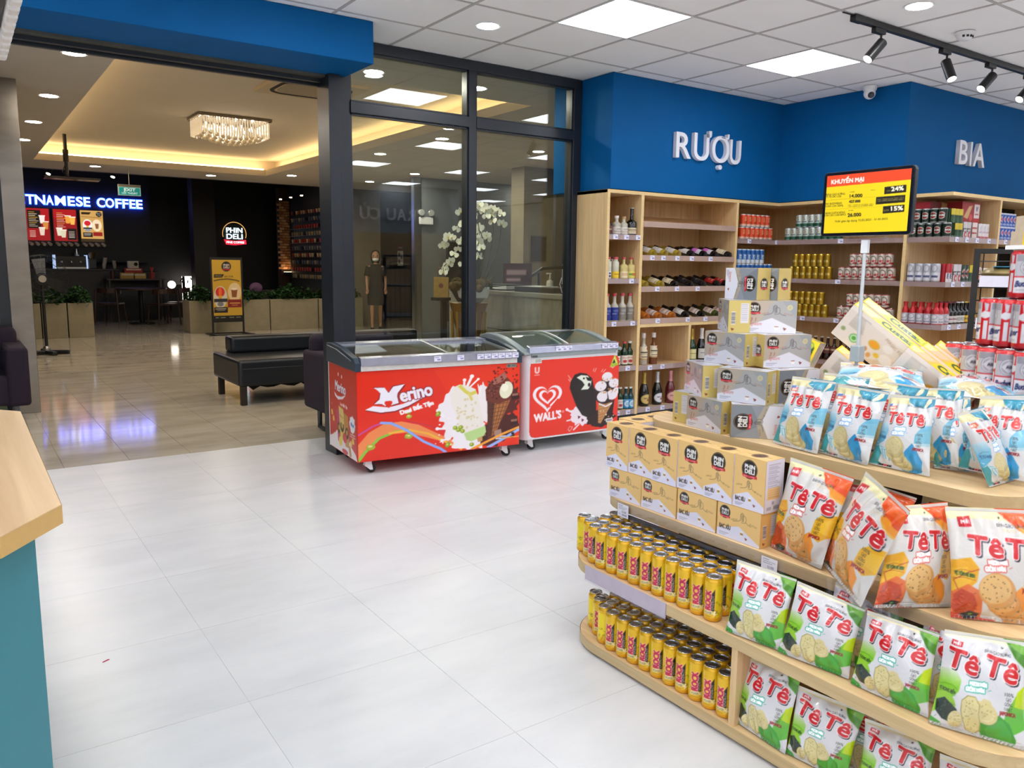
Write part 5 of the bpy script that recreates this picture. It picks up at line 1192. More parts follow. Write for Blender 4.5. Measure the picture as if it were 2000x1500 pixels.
def freezer_a():
    L, D = 1.198, 0.60
    t = tag(E('ice_cream_freezer', (2.047, 4.673, 0), R(-5.2)), 'red chest freezer with a white lolly and a chocolate cone printed on its front', 'freezer', 'ice cream freezers')
    b = B().box(0.0, L, 0.0, 0.03, 0.09, 0.68).box(0, L, D-0.03, D, 0.09, 0.69).box(0, 0.03, 0.03, D-0.03, 0.09, 0.68).box(L-0.03, L, 0.03, D-0.03, 0.09, 0.68).box(0.03, L-0.03, 0.03, D-0.03, 0.09, 0.14)
    b.build('cabinet', pmat('freezer_red', '#d8261a', 0.3, var=0.02), t)
    B().box(-0.0015, 0.0, D-0.012, D, 0.09, 0.68).build('white_trim', M_WHITEP, t)
    obj('front_print', quadgrid('front_print', (0.004, -0.001, 0.094), (L-0.004, 0, 0), (0, 0, 0.584), front_red(), M_RED, 340, 208), t)
    obj('side_print', quadgrid('side_print', (-0.001, D-0.014, 0.094), (0, -D+0.016, 0), (0, 0, 0.584), side_red(), M_RED, 110, 150), t)
    prof = [(-0.012, 0.68), (-0.012, 0.735), (0.03, 0.765), (0.30, 0.81), (0.50, 0.822), (D, 0.815), (D+0.01, 0.69), (D+0.01, 0.685)]
    for x in (-0.012, L-0.028): B().prism(prof, x, x+0.04, 'x').build('end_cap', M_NAVYP, t, bevel=0.008, seg=3)
    gr = B().tube([(-0.016, 0.05, 0.745), (-0.016, 0.35, 0.79), (-0.016, 0.56, 0.80)], 0.004, 6); gr.build('cap_groove', pmat('slate_light', '#4a5a68', 0.3), t)
    B().box(0.028, L-0.028, -0.010, 0.02, 0.682, 0.718).build('front_band', pmat('pale_band', '#cfcbc6', 0.4), t)
    B().prism([(-0.018, 0.716), (-0.012, 0.765), (0.035, 0.772), (0.035, 0.716)], 0.028, L-0.028, 'x').build('front_rail', pmat('brushed_alu', '#b4b8cc', 0.25, metal=0.7), t)
    B().prism([(D-0.13, 0.812), (D, 0.815), (D, 0.79), (D-0.13, 0.79)], 0.028, L-0.028, 'x').build('rear_rail', pmat('brushed_alu', '#b4b8cc', 0.25, metal=0.7), t)
    for k, (x0, x1, dz) in enumerate(((0.03, 0.66, 0.0), (0.54, L-0.03, -0.010))):
        g = B().prism([(0.036, 0.766+dz), (D-0.13, 0.806+dz), (D-0.13, 0.802+dz), (0.036, 0.762+dz)], x0, x1, 'x').build('sliding_lid', M_LIDG, t)
        xe = x1-0.02 if k == 0 else x1-0.03
        B().prism([(0.036, 0.762+dz), (D-0.13, 0.802+dz), (D-0.13, 0.814+dz), (0.036, 0.774+dz)], xe, xe+0.02, 'x').build('lid_edge', pmat('alu_edge', '#a8acb0', 0.3, metal=0.8), g)
    B().box(0.03, L-0.03, 0.035, D-0.035, 0.14, 0.16).build('liner', M_INNER, t)
    B().prism([(0.04, 0.60), (D-0.04, 0.60), (D-0.04, 0.605), (0.04, 0.605)], 0.04, L-0.04, 'x').build('stock_layer', pmat('frosty_stock', '#eef2ee', 0.6, var=0.12, scale=14), t)  # stock raised and paled to stand in for bright lid reflections
    tag_row(t, [0.53, 0.70, 0.85, 0.905, 0.96, 1.015, 1.07, 1.125], -0.0185, 0.722)
    for x in (0.09, L-0.09):
        for y in (0.07, D-0.07): caster(t, x, y)
freezer_a()
def front_heart():
    a = Art(190, 152, '#e8301a', ss=2.0 and 3)
    W_ = '#f2ecf2'
    def heart(cx, cy, r, w):
        pts = []
        for k in range(49):
            t = 2*PI*k/48; x = 16*math.sin(t)**3; y = -(13*math.cos(t)-5*math.cos(2*t)-2*math.cos(3*t)-math.cos(4*t)); pts.append((cx+x*r/16, cy+y*r/16))
        return pts
    h1 = heart(36, 74, 30, 0); a.poly(h1, W_); a.poly(heart(36, 73, 23.5, 0), '#e8301a'); a.poly(heart(36, 72.5, 17.5, 0), W_); a.poly(heart(36, 72, 11.5, 0), '#e8301a')
    a.line([(44, 95), (58, 80)], 3.4, '#e8301a'); a.line([(30, 86), (40, 93)], 4.5, '#e8301a')
    a.text("WALL'S", 10, 121, 15, W_, 'l', bold=1.1, rot=-3, fit=55); a.ell(69, 106, 2.2, 2.2, W_); a.ell(69, 106, 1.5, 1.5, '#e8301a')
    a.text('U', 9, 25, 11, '#f0c8c4', 'l', bold=1, fit=9); a.rect(8.5, 28, 11, 1.4, '#f0c8c4')
    # lolly
    P = [(84, 47), (92, 34), (104, 31), (118, 34), (130, 44), (134, 60), (140, 88), (141, 112), (136, 122), (124, 125), (110, 118), (98, 100), (88, 76), (82, 60)]
    blobs(a, 112, 118, 26, 18, '#efe2ea', 12, 3, 0.4, 0.4); a.line([(92, 112), (78, 104)], 3.5, '#efe2ea'); a.ell(77, 103, 3, 3, '#efe2ea'); a.line([(92, 124), (77, 126)], 3, '#efe2ea'); a.line([(104, 136), (92, 146)], 3, '#efe2ea'); a.line([(84, 138), (80, 144), (84, 148), (90, 140), (84, 138)], 1, '#efe2ea')
    blobs(a, 152, 128, 30, 18, '#2a1110', 12, 6, 0.3, 0.2); a.poly([(170, 98), (182, 92), (178, 128), (160, 140)], '#2a1110')
    a.poly(P, '#1c0f0e'); a.poly([(96, 40), (106, 36), (120, 38), (129, 48), (128, 58), (122, 66), (106, 66), (114, 56), (108, 48)], '#e3e8d8'); a.ell(112, 43, 2, 2, '#1c0f0e'); a.ell(124, 57, 3, 4, '#1c0f0e'); a.poly([(116, 40), (128, 44), (128, 50), (120, 48)], '#1c0f0e')
    for x, y in ((104, 121), (112, 128)): a.poly([(x-3, y-3), (x+3, y), (x-2, y+4)], '#5a1420')
    # cone
    a.poly([(145, 98), (178, 98), (152, 140), (146, 138)], '#c08a54')
    for k in range(6): a.line([(146, 104+6*k), (174-4*k, 102+6*k)], 0.9, '#8a5a30')
    a.ell(160, 74, 25, 26, '#2a1312')
    for x, y, r in ((164, 44, 12), (150, 62, 13), (180, 58, 12), (156, 84, 14), (176, 82, 13), (186, 74, 8)): a.ell(x, y, r, r*.82, '#ece4ea')
    a.speck(lambda g: (g.uniform(150, 185), g.uniform(44, 78)), 34, '#c89058', 1.6, 5); a.poly([(164, 72), (168, 86), (170, 98), (160, 96), (166, 88)], '#2a1312')
    a.poly([(146, 96), (162, 104), (178, 98), (176, 102), (162, 107), (147, 100)], '#f0e8ec'); a.speck(lambda g: (g.uniform(150, 182), g.uniform(114, 136)), 8, '#e8d8b8', 1.8, 2)
    for l in (((78, 34), (85, 44)), ((79, 42), (83, 47)), ((132, 30), (134, 24)), ((135, 32), (139, 24)), ((150, 33), (154, 27)), ((154, 34), (160, 28))): a.line(l, 1.2, '#f4dcd8')
    a.line([(170, 22), (176, 26), (184, 20), (180, 16), (174, 18)], 1.4, '#f4dcd8'); a.rect(164, 131, 15, 8, '#e8e4e6')
    for k in range(6): a.rect(166+2*k, 133, 1, 4, '#444')
    tri = [(181, 0.5), (190, 24), (170, 24)]; a.poly([(180, -3), (189, 21), (169, 25)], '#a8c832'); a.poly([(180, 3), (186, 16), (173, 18)], '#e4e06a'); a.poly([(179, 8), (182, 16), (174, 17)], '#1c3a18')
    return a
def freezer_b():
    L, D = 0.90, 0.62
    t = tag(E('ice_cream_freezer', (3.337, 4.637, 0), R(-1.4)), 'white chest freezer with a double heart and a dark lolly on its red front', 'freezer', 'ice cream freezers')
    wm = pmat('freezer_white', '#dedee2', 0.3, var=0.01)
    b = B()
    b.prism(rrect(L, D, 0.05, 5), 0.09, 0.14).box(0.0, 0.04, 0.05, D-0.05, 0.14, 0.72).box(L-0.04, L, 0.05, D-0.05, 0.14, 0.72).box(0.05, L-0.05, 0, 0.04, 0.14, 0.72).box(0.05, L-0.05, D-0.04, D, 0.14, 0.72)
    for cx, cy, a0 in ((0.05, 0.05, 180), (L-0.05, 0.05, 270), (L-0.05, D-0.05, 0), (0.05, D-0.05, 90)):
        P = [(cx+0.05*math.cos(R(a0+15*k)), cy+0.05*math.sin(R(a0+15*k))) for k in range(7)]; b.prism(P+[(cx, cy)], 0.14, 0.72)
    b.build('cabinet', wm, t, smooth=True)
    fr = front_heart(); W0, H0 = 0.845, 0.575; x0, z0 = 0.045, 0.102
    me = quadgrid('front_print', (x0, -0.001, z0), (W0, 0, 0), (0, 0, H0), fr, M_RED, 200, 150)
    bm = bmesh.new(); bm.from_mesh(me); r = 0.04; kill = []
    for v in bm.verts:
        x, z = v.co.x-x0, v.co.z-z0; dx = max(r-x, x-(W0-r), 0); dz = max(r-z, z-(H0-r), 0)
        if dx > 0 and dz > 0 and math.hypot(dx, dz) > r: kill.append(v)
    bmesh.ops.delete(bm, geom=kill, context='VERTS'); bm.to_mesh(me); bm.free(); obj('front_print', me, t)
    sp = Art(20, 20, '#8e1512')
    B().box(-0.001, 0.0, 0.09, D-0.09, 0.17, 0.66).build('side_print', pmat('side_red', '#b01c14', 0.3), t)
    # curved grey lid frame
    def zc(y): return 0.735+0.11*math.sin(min(1, y/0.5)*PI/2)-0.02*max(0, (y-0.5)/0.12)
    ys = [-0.01+0.03*k for k in range(22)]
    for x in (-0.012, L-0.05):
        P = [(y, zc(max(0, y))) for y in ys]+[(y, 0.715) for y in reversed(ys)]
        B().prism(P, x, x+0.062, 'x').build('lid_side', M_GREYP, t, bevel=0.008, seg=3)
    B().box(0.05, L-0.05, -0.012, 0.03, 0.70, 0.735).build('front_band', M_GREYP, t, bevel=0.004)
    B().prism([(-0.018, 0.730), (-0.010, 0.775), (0.03, 0.785), (0.03, 0.730)], 0.03, L-0.03, 'x').build('front_rail', pmat('brushed_alu', '#b4b8cc', 0.25, metal=0.7), t, bevel=0.003)
    B().box(0.05, L-0.05, D-0.05, D+0.01, 0.70, 0.835).build('rear_rail', pmat('alu_edge', '#a8acb0', 0.3, metal=0.8), t, bevel=0.004)
    for k, (x0, x1, dz) in enumerate(((0.05, 0.48, 0.004), (0.42, L-0.05, -0.006))):
        yy = [0.03+0.045*q for q in range(13)]
        P = [(y, zc(y)-0.006+dz) for y in yy]+[(y, zc(y)-0.010+dz) for y in reversed(yy)]
        g = B().prism(P, x0, x1, 'x').build('curved_lid', M_LIDG, t, smooth=True)
        P = [(y, zc(y)-0.004+dz) for y in yy]+[(y, zc(y)-0.014+dz) for y in reversed(yy)]
        xe = x1-0.014 if k == 0 else x0
        B().prism(P, xe, xe+0.014, 'x').build('lid_edge', M_WHITEP, g)
    B().prism([(0.05, 0.54), (D-0.05, 0.54), (D-0.05, 0.545), (0.05, 0.545)], 0.05, L-0.05, 'x').build('stock_layer', pmat('frosty_stock', '#eef2ee', 0.6, var=0.12, scale=14), t)  # same pale stock colour, standing in for reflections on the lids
    bk = B()
    for z in (0.62, 0.70):
        bk.tube([(0.12, 0.1, z), (0.40, 0.1, z), (0.40, 0.45, z), (0.12, 0.45, z), (0.12, 0.1, z)], 0.004, 5)
    for k in range(8): bk.tube([(0.12+0.04*k, 0.1, 0.70), (0.12+0.04*k, 0.1, 0.55), (0.12+0.04*k, 0.45, 0.55), (0.12+0.04*k, 0.45, 0.70)], 0.0025, 4)
    bk.build('wire_basket', M_WHITEP, t)
    tag_row(t, [0.26, 0.31, 0.36, 0.70, 0.755, 0.81], -0.017, 0.737)
    p = B().box(0.055, 0.10, -0.0145, -0.012, 0.700, 0.715).build('name_badge', pmat('badge', '#4a5052', 0.4), t)
    s = B().box(0.05, 0.145, -0.003, -0.0012, 0.655, 0.69).build('info_sticker', pmat('sticker_white', '#dcdcd8', 0.5), t); B().box(0.09, 0.14, -0.0036, -0.003, 0.66, 0.685).build('sticker_print', pmat('sticker_grey', '#b4b4ac', 0.5), s)
    for x in (0.09, L-0.09):
        for y in (0.07, D-0.07): caster(t, x, y)
freezer_b()
# ================================================================ WALL CABINETS AND WHAT STANDS ON THEM
M_WOODV = M_WOOD
M_KICK = pmat('anthracite_plinth', '#2c3238', 0.5)
TAGM = B().box(-0.025, 0.025, -0.0015, 0, -0.019, 0.019).box(-0.004, 0.02, -0.0022, -0.0015, -0.010, 0.002, 1).box(-0.02, 0.012, -0.0022, -0.0015, 0.008, 0.011, 1).mesh('price_tag', [M_TAG, M_INK])
def panel(root, nm, x0, x1, y0, y1, z0, z1, mat=None, bevel=0.0015):
    return B().box(x0, x1, y0, y1, z0, z1).build(nm, mat or M_WOOD, root, bevel=bevel)
YF, YB = 4.94, 5.385
def edge(root, x0, x1, y0, y1, z0, z1): B().box(x0, x1, y0, y1, z0, z1).build('edge_band', M_EDGE, root)
def shelf(root, x0, x1, z, d=0.42, tags=(), mat=None, rail=True):
    s = panel(root, 'shelf', x0, x1, YF+0.004, YF+d, z-0.036, z, M_WOODH)
    if rail:
        B().box(x0, x1, YF-0.003, YF+0.004, z-0.038, z+0.002).build('price_rail', M_RAIL, s)
        B().box(x0, x1, YF-0.0045, YF-0.0035, z-0.038, z+0.012).build('clear_lip', M_CLEAR, s)
    for x in tags:
        o = obj('price_tag', TAGM, s, loc=(x, YF-0.0046, z-0.017))
    return s
def wine_cabinet():
    t = tag(E('display_cabinet', (0, 0, 0)), 'oak wine cabinet under the white letters RƯỢU, bottles on sloping shelves', 'cabinet', 'oak wall cabinets')
    panel(t, 'side_panel', 4.345, 4.373, YF, YB, 0.0, 1.972)
    panel(t, 'upright', 4.718, 4.748, YF, YB, 0.105, 1.945); panel(t, 'upright', 5.905, 5.935, YF, YB, 0.105, 1.945)
    panel(t, 'top_panel', 4.345, 5.935, YF, YB, 1.945, 1.972, M_WOODH); panel(t, 'back_panel', 4.373, 5.935, YB-0.012, YB, 0.1, 1.945)
    B().box(4.373, 5.935, YF+0.03, YF+0.05, 0, 0.105).build('plinth', M_KICK, t)
    for x0, x1 in ((4.345, 4.373), (4.718, 4.748), (5.905, 5.935)): edge(t, x0, x1, YF-0.003, YF, 0.105, 1.945)
    edge(t, 4.345, 5.935, YF-0.003, YF, 1.945, 1.972)
    for z, tg in ((1.615, (4.44, 4.56, 4.69)), (1.257, (4.63,)), (0.905, (4.45, 4.66)), (0.525, (4.62,)), (0.148, (4.52, 4.64))): shelf(t, 4.373, 4.718, z, tags=tg)
    panel(t, 'divider', 5.345, 5.372, YF, YB, 0.148, 0.849); edge(t, 5.345, 5.372, YF-0.003, YF, 0.15, 0.849)
    panel(t, 'middle_board', 4.748, 5.905, YF, YB, 0.849, 0.880, M_WOODH); edge(t, 4.748, 5.905, YF-0.003, YF, 0.849, 0.880)
    shelf(t, 4.748, 5.345, 0.515, tags=(4.88, 5.03)); shelf(t, 5.372, 5.905, 0.515, tags=(5.5, 5.7)); shelf(t, 4.748, 5.345, 0.150, tags=(4.87, 5.05, 5.22)); shelf(t, 5.372, 5.905, 0.150, tags=(5.5,))
    # sloping wine shelves
    a = R(14)
    for zf, tg in ((1.734, ()), (1.457, (4.86, 4.99, 5.16, 5.34, 5.58)), (1.194, (4.93, 5.17, 5.43, 5.83)), (0.922, (4.95, 5.32, 5.55))):
        M = Matrix.Translation((0, YF, zf-0.045)) @ Matrix.Rotation(a, 4, 'X')
        s = B().box(4.748, 5.905, 0.004, 0.42, 0.0, 0.016, 0, M).build('sloping_shelf', M_WOODH, t)
        B().box(4.748, 5.905, YF-0.006, YF+0.004, zf-0.045, zf).build('price_rail', M_RAIL, s)
        for x in tg: obj('price_tag', TAGM, s, loc=(x, YF-0.0065, zf-0.022))
    return t
wine_cabinet()
def corner_cabinet():
    t = tag(E('display_cabinet', (0, 0, 0)), 'oak corner cabinet of canned drinks behind the yellow promotion sign', 'cabinet', 'oak wall cabinets')
    F = [(5.937, YF), (6.51, YF), (6.51, 3.685), (6.93, 3.685), (6.93, YB), (5.937, YB)]
    for z in (1.62, 1.262, 0.915, 0.53, 0.148):
        s = B().prism(F, z-0.036, z).build('shelf', M_WOODH, t)
        B().box(5.937, 6.507, YF-0.004, YF, z-0.038, z+0.002).box(6.506, 6.51, 3.685, YF-0.004, z-0.038, z+0.002).build('price_rail', M_RAIL, s)
        B().box(5.937, 6.505, YF-0.0055, YF-0.0045, z-0.038, z+0.012).box(6.5045, 6.5055, 3.685, YF-0.005, z-0.038, z+0.012).build('clear_lip', M_CLEAR, s)
        for x in ((6.10, 6.50) if z > 1.5 else (6.2,)): obj('price_tag', TAGM, s, loc=(x, YF-0.006, z-0.016))
        for y in ((4.26,) if z > 1.0 else (4.25, 4.6)): obj('price_tag', TAGM, s, loc=(6.504, y, z-0.016), rz=-PI/2)
    B().prism(F, 1.945, 1.972).build('top_panel', M_WOODH, t)
    edge(t, 5.937, 6.507, YF-0.003, YF, 1.945, 1.972); B().box(6.507, 6.51, 3.685, YF-0.003, 1.945, 1.972).build('edge_band', M_EDGE, t)
    panel(t, 'back_panel', 5.937, 6.93, YB-0.012, YB, 0.1, 1.945); panel(t, 'back_panel', 6.918, 6.93, 3.685, YB-0.012, 0.1, 1.945)
    panel(t, 'side_panel', 6.512, 6.918, 3.656, 3.684, 0.0, 1.972); B().box(6.507, 6.512, 3.656, 3.684, 0.105, 1.945).build('edge_band', M_EDGE, t)
    B().box(5.937, 6.56, YF+0.03, YF+0.05, 0, 0.105).box(6.54, 6.56, 3.7, YF+0.03, 0, 0.105).build('plinth', M_KICK, t)
corner_cabinet()
def beer_cabinet():
    t = tag(E('display_cabinet', (0, 0, 0)), 'oak cabinet of beer packs under the white letters BIA, its front corner cut away', 'cabinet', 'oak wall cabinets')
    F = [(6.512, 3.655), (6.512, 3.312), (7.30, 3.312), (7.30, 3.73), (6.93, 3.73), (6.93, 3.655)]
    for z in (1.62, 1.262, 0.915, 0.53, 0.148):
        s = B().prism(F, z-0.036, z).build('shelf', M_WOODH, t)
        B().box(6.508, 6.512, 3.312, 3.655, z-0.038, z+0.002).box(6.508, 7.30, 3.308, 3.312, z-0.038, z+0.002).build('price_rail', M_RAIL, s)
        B().box(6.5065, 6.5075, 3.307, 3.655, z-0.038, z+0.012).box(6.507, 7.30, 3.3065, 3.3075, z-0.038, z+0.012).build('clear_lip', M_CLEAR, s)
        for x in (6.62, 6.78, 6.95, 7.15): obj('price_tag', TAGM, s, loc=(x, 3.306, z-0.016))
    B().prism(F, 1.945, 1.972).build('top_panel', M_WOODH, t)
    B().box(6.509, 6.512, 3.312, 3.655, 1.945, 1.972).box(6.509, 7.33, 3.309, 3.312, 1.945, 1.972).build('edge_band', M_EDGE, t)
    panel(t, 'back_panel', 6.93, 7.30, 3.718, 3.73, 0.1, 1.945)
    panel(t, 'side_panel', 7.302, 7.33, 3.312, 3.73, 0.0, 1.945); edge(t, 7.302, 7.33, 3.309, 3.312, 0.105, 1.945)
    B().box(6.56, 7.30, 3.35, 3.37, 0, 0.105).build('plinth', M_KICK, t)
    u = tag(E('display_cabinet', (0, 0, 0)), 'dark backed oak cabinet of blue cans at the edge of the view', 'cabinet', 'oak wall cabinets')
    for z in (1.62, 1.262, 0.915, 0.53, 0.148):
        s = panel(u, 'shelf', 7.333, 8.5, 3.316, 3.72, z-0.036, z, M_WOODH); B().box(7.333, 8.5, 3.309, 3.316, z-0.038, z+0.002).build('price_rail', M_RAIL, s)
        for x in (7.45, 7.62, 7.8): obj('price_tag', TAGM, s, loc=(x, 3.308, z-0.016))
    panel(u, 'top_panel', 7.333, 8.53, 3.312, 3.73, 1.945, 1.972, M_WOODH); edge(u, 7.333, 8.53, 3.309, 3.312, 1.945, 1.972)
    panel(u, 'back_panel', 7.333, 8.5, 3.718, 3.73, 0, 1.945, M_DARK); panel(u, 'side_panel', 8.5, 8.53, 3.312, 3.73, 0, 1.945)
beer_cabinet()

# ---- printed cans
def can_proto(name, art, r, h, nu=40, nv=36, metal=0.25, rough=0.3, tab=True):
    mat = printmat('can_print_%d' % int(metal*100), rough, metal, coat=0.3)
    rim = r*0.86
    def prof(V):
        z = V*h; rr = np.full_like(V, r)
        lo = V < 0.05; rr = np.where(lo, r*(0.86+0.14*np.sqrt(np.clip(V/0.05, 0, 1))), rr)
        hi = V > 0.90; k = np.clip((V-0.90)/0.085, 0, 1); rr = np.where(hi, r-(r-rim)*(k*k*(3-2*k)), rr)
        return rr, z
    def fn(U, V):
        rr, z = prof(V); a = -PI/2+(U-0.5)*2*PI
        return np.c_[rr*np.cos(a), rr*np.sin(a), z]
    me = grid('can_body', nu, nv, fn, art, mat)
    lid = B().lathe([(rim*1.0, h*0.985), (rim*1.04, h*0.995), (rim*1.0, h*1.003), (rim*0.94, h*1.0), (rim*0.88, h*0.972), (0.001, h*0.976)], 24).mesh('lid', M_LID, True)
    t = E(name); obj('can_body', me, t); l = obj('lid', lid, t)
    if tab:
        B().prism([(-0.007, -0.012), (0.007, -0.012), (0.009, 0.004), (0.005, 0.012), (-0.005, 0.012), (-0.009, 0.004)], h*0.977, h*0.989).cyl((0, -0.013, h*0.976), (0, -0.013, h*0.981), 0.006, n=10).build('pull_tab', pmat('tab_alu', '#9a9da2', 0.3, metal=1.0), l)
    return t
def small_can(name, base, band=None, bandc=None, mark=None, oval=None, topc=None, textc='#ffffff', r=0.033, h=0.115, metal=0.25):
    a = Art(66, 40, base)
    if band: a.rect(0, 40*band[0], 66, 40*(band[1]-band[0]), bandc)
    for cx in (0, 22, 44, 66, 11):
        pass
    for cx in (33, 0, 66):
        if oval: a.ell(cx, oval[0], oval[1], oval[2], oval[3]); a.ell(cx, oval[0], oval[1]*.78, oval[2]*.8, oval[4]); 
        if oval and len(oval) > 5: a.rect(cx-oval[1], oval[0]-3, oval[1]*2, 6, oval[5])
        if mark:
            for m in mark: a.text(m[0], cx, m[1], m[2], m[3], 'c', bold=.35, fit=m[4], rot=m[5] if len(m) > 5 else 0)
    if topc: a.rect(0, 0, 66, 3, topc); a.rect(0, 37.5, 66, 2.5, topc)
    return can_proto(name, a, r, h, 44, 28, metal=metal, tab=False)
FIRST = {}
def place(proto, x, y, z, rz, label, cat, grp):
    """first placing moves the prototype, later ones copy it with its parts"""
    k = proto.name
    if k not in FIRST:
        FIRST[k] = 1; proto.location = (x, y, z); proto.rotation_euler = (0, 0, rz); return tag(proto, label, cat, grp)
    o = dup(proto, (x, y, z), rz, label, grp); o['category'] = cat; return o
# ================================================================ BOTTLES AND CANS ON THE WALL CABINETS
def bottle(name, h, r, glass, cap, neck=0.28, nr=0.013, label=None, capz=0.14, lz=(0.1, 0.5), shoulder=0.12, art=None, foil=None):
    t = E(name)
    hs = h*(1-neck-shoulder); hn = h*(1-neck)
    prof = [(r*0.9, 0), (r, 0.004), (r, hs*0.6), (r, hs), (r*0.93, hs+(hn-hs)*0.3), (r*0.62, hs+(hn-hs)*0.72), (nr*1.15, hn), (nr, hn+h*0.04), (nr, h*0.97), (nr*1.15, h*0.97), (nr*1.15, h*0.995), (0.001, h*0.995)]
    B().lathe(prof, 20).build('glass_body', glass, t, smooth=True)
    if cap is not None: B().lathe([(nr*1.28, h*(1-capz)), (nr*1.3, h*0.98), (nr*1.2, h), (0.001, h)], 16).build('cap', cap, t, smooth=True)
    if art is not None:
        z0, z1 = lz[0]*h, lz[1]*h
        def fn(U, V):
            a = -PI/2+(U-0.5)*PI*1.15; return np.c_[(r+0.0008)*np.cos(a), (r+0.0008)*np.sin(a), z0+V*(z1-z0)]
        obj('label', grid('label', 24, 20, fn, art, printmat('bottle_label', 0.55)), t)
    return t
def larte(w, h, bg, *ops):
    a = Art(w, h, bg)
    for o in ops: getattr(a, o[0])(*o[1:])
    return a
G_GREEN = pmat('bottle_green', '#12351f', 0.08, var=0.1, spec=0.8); G_BLACK = pmat('bottle_black', '#0d0e12', 0.08, var=0, spec=0.8)
G_CLEAR = pmat('bottle_clear', '#b4ad9c', 0.06, var=0.15, spec=0.8, trans=0.0); G_AMBER = pmat('bottle_amber', '#6b3412', 0.08, var=0.15, spec=0.8)
G_GOLD = pmat('bottle_white_wine', '#a08a2c', 0.07, var=0.2, spec=0.8); G_ROSE = pmat('bottle_rose', '#b06426', 0.07, var=0.2, spec=0.8); G_PINK = pmat('bottle_pink', '#5e1420', 0.08, var=0.1, spec=0.8)
G_BLUE = pmat('bottle_teal', '#15444e', 0.08, var=0.1, spec=0.8); G_OLIVE = pmat('bottle_olive', '#3d4418', 0.08, var=0.1, spec=0.8)
G_PALE = pmat('bottle_pale', '#cfcdb8', 0.08, var=0.12, spec=0.8); G_YELLOW = pmat('bottle_yellow_drink', '#c8b878', 0.08, var=0.15)
C_WHITE = pmat('cap_white', '#dcd8d4', 0.35); C_RED = pmat('cap_red', '#b8434a', 0.35); C_GOLD = pmat('foil_gold', '#c2a44c', 0.3, metal=0.6); C_SILVER = pmat('foil_silver', '#c8c8cc', 0.3, metal=0.5); C_PINK = pmat('foil_pink', '#d89098', 0.3, metal=0.4); C_BLACK = M_BLACK
YS = 5.01
def setb(p, x, z, lab, y=YS, grp=None, rz=0.0):
    p.location = (x, y, z); p.rotation_euler = (0, 0, rz); return tag(p, lab, 'bottle', grp)
wl = lambda c: larte(30, 20, '#dcd6cc', ('rect', 3, 12, 24, 1.5, c), ('rect', 6, 15, 18, 1.2, '#8a8478'), ('text', 'GIN', 15, 9, 5, '#55504a', 'c'))
# narrow bay, from the top
setb(bottle('gin_bottle', 0.155, 0.036, G_CLEAR, C_WHITE, 0.30, 0.015, lz=(0.08, 0.42), art=wl('#888')), 4.513, 1.616, 'clear spirit bottle with a white cap, top of the narrow bay, left of two')
setb(bottle('gin_bottle', 0.152, 0.036, G_CLEAR, pmat('cap_cork', '#b08c5c', 0.5), 0.30, 0.015, lz=(0.08, 0.42), art=wl('#a88')), 4.592, 1.616, 'clear spirit bottle with a cork cap beside the tall black bottle')
setb(bottle('liqueur_bottle', 0.225, 0.043, G_BLACK, C_WHITE, 0.42, 0.014, capz=0.02, lz=(0.06, 0.28), art=larte(30, 16, '#d0c4a8', ('rect', 4, 5, 22, 2, '#6a5a3a'), ('rect', 8, 10, 14, 1.5, '#8a7a5a'))), 4.680, 1.616, 'tall black round shouldered bottle with a cream label')
setb(bottle('liqueur_bottle', 0.145, 0.036, G_BLACK, C_BLACK, 0.3, 0.013, lz=(0.06, 0.5), art=larte(30, 16, '#6a3a3a', ('rect', 4, 6, 22, 3, '#b09a8a'))), 4.418, 1.616, 'short dark bottle mostly behind the side of the oak cabinet')
for k, (x, g, c, lab, ar) in enumerate(((4.432, G_PALE, C_RED, 'slim pale bottle with a white label of dark symbols', larte(20, 14, '#dfe2e8', ('ell', 10, 4, 2, 2, '#223'), ('ell', 10, 10, 2, 2.4, '#223'))),
        (4.515, G_PALE, C_RED, 'slim pale bottle with a bright yellow label', larte(20, 14, '#e8c62c', ('rect', 5, 5, 10, 2, '#b07a10'))),
        (4.608, G_YELLOW, C_RED, 'pale bottle with a cream label and red cap, third in its row', larte(20, 14, '#ddd4ac', ('rect', 4, 3, 12, 6, '#cfae8c'))),
        (4.690, G_YELLOW, C_RED, 'pale bottle with a green and yellow label and pink cap, end of the row', larte(20, 14, '#d8d468', ('ell', 10, 6, 5, 3, '#c87a3c'), ('ell', 6, 6, 3, 2, '#6a9a3a'))))):
    setb(bottle('fruit_liquor_bottle', 0.178, 0.036 if k > 1 else 0.030, g, c, 0.30 if k > 1 else 0.14, 0.012 if k > 1 else 0.018, capz=0.10, lz=(0.04, 0.34), art=ar), x, 1.258, lab)
for k, x in enumerate((4.472, 4.552)): setb(bottle('fruit_liquor_bottle', 0.178, 0.030, G_PALE, C_BLACK, 0.14, 0.018, capz=0.08), x, 1.258, 'pale dark capped bottle in the row behind, '+('left' if k == 0 else 'behind the cream label'), y=5.10)
va = lambda b: larte(30, 26, b, ('text', 'VODKA', 8, 9, 4, '#e0dcd0', 'l'), ('rect', 5, 12, 10, 1.2, '#cfcabc'), ('ell', 22, 19, 2.5, 2, '#e8e8e8'))
for k, x in enumerate((4.432, 4.515)): setb(bottle('vodka_bottle', 0.232, 0.035, G_CLEAR, C_RED, 0.34, 0.015, capz=0.10, lz=(0.04, 0.50), art=va('#1c2f86')), x, 0.906, 'clear vodka bottle with a royal blue label, '+('partly behind the cabinet side' if k == 0 else 'second in the row'))
for k, x in enumerate((4.603, 4.690)): setb(bottle('vodka_bottle', 0.232, 0.035, G_CLEAR, C_RED, 0.34, 0.015, capz=0.10, lz=(0.04, 0.50), art=va('#7d7870')), x, 0.906, 'clear vodka bottle with a grey label, '+('beside the blue labels' if k == 0 else 'right end of the row'))
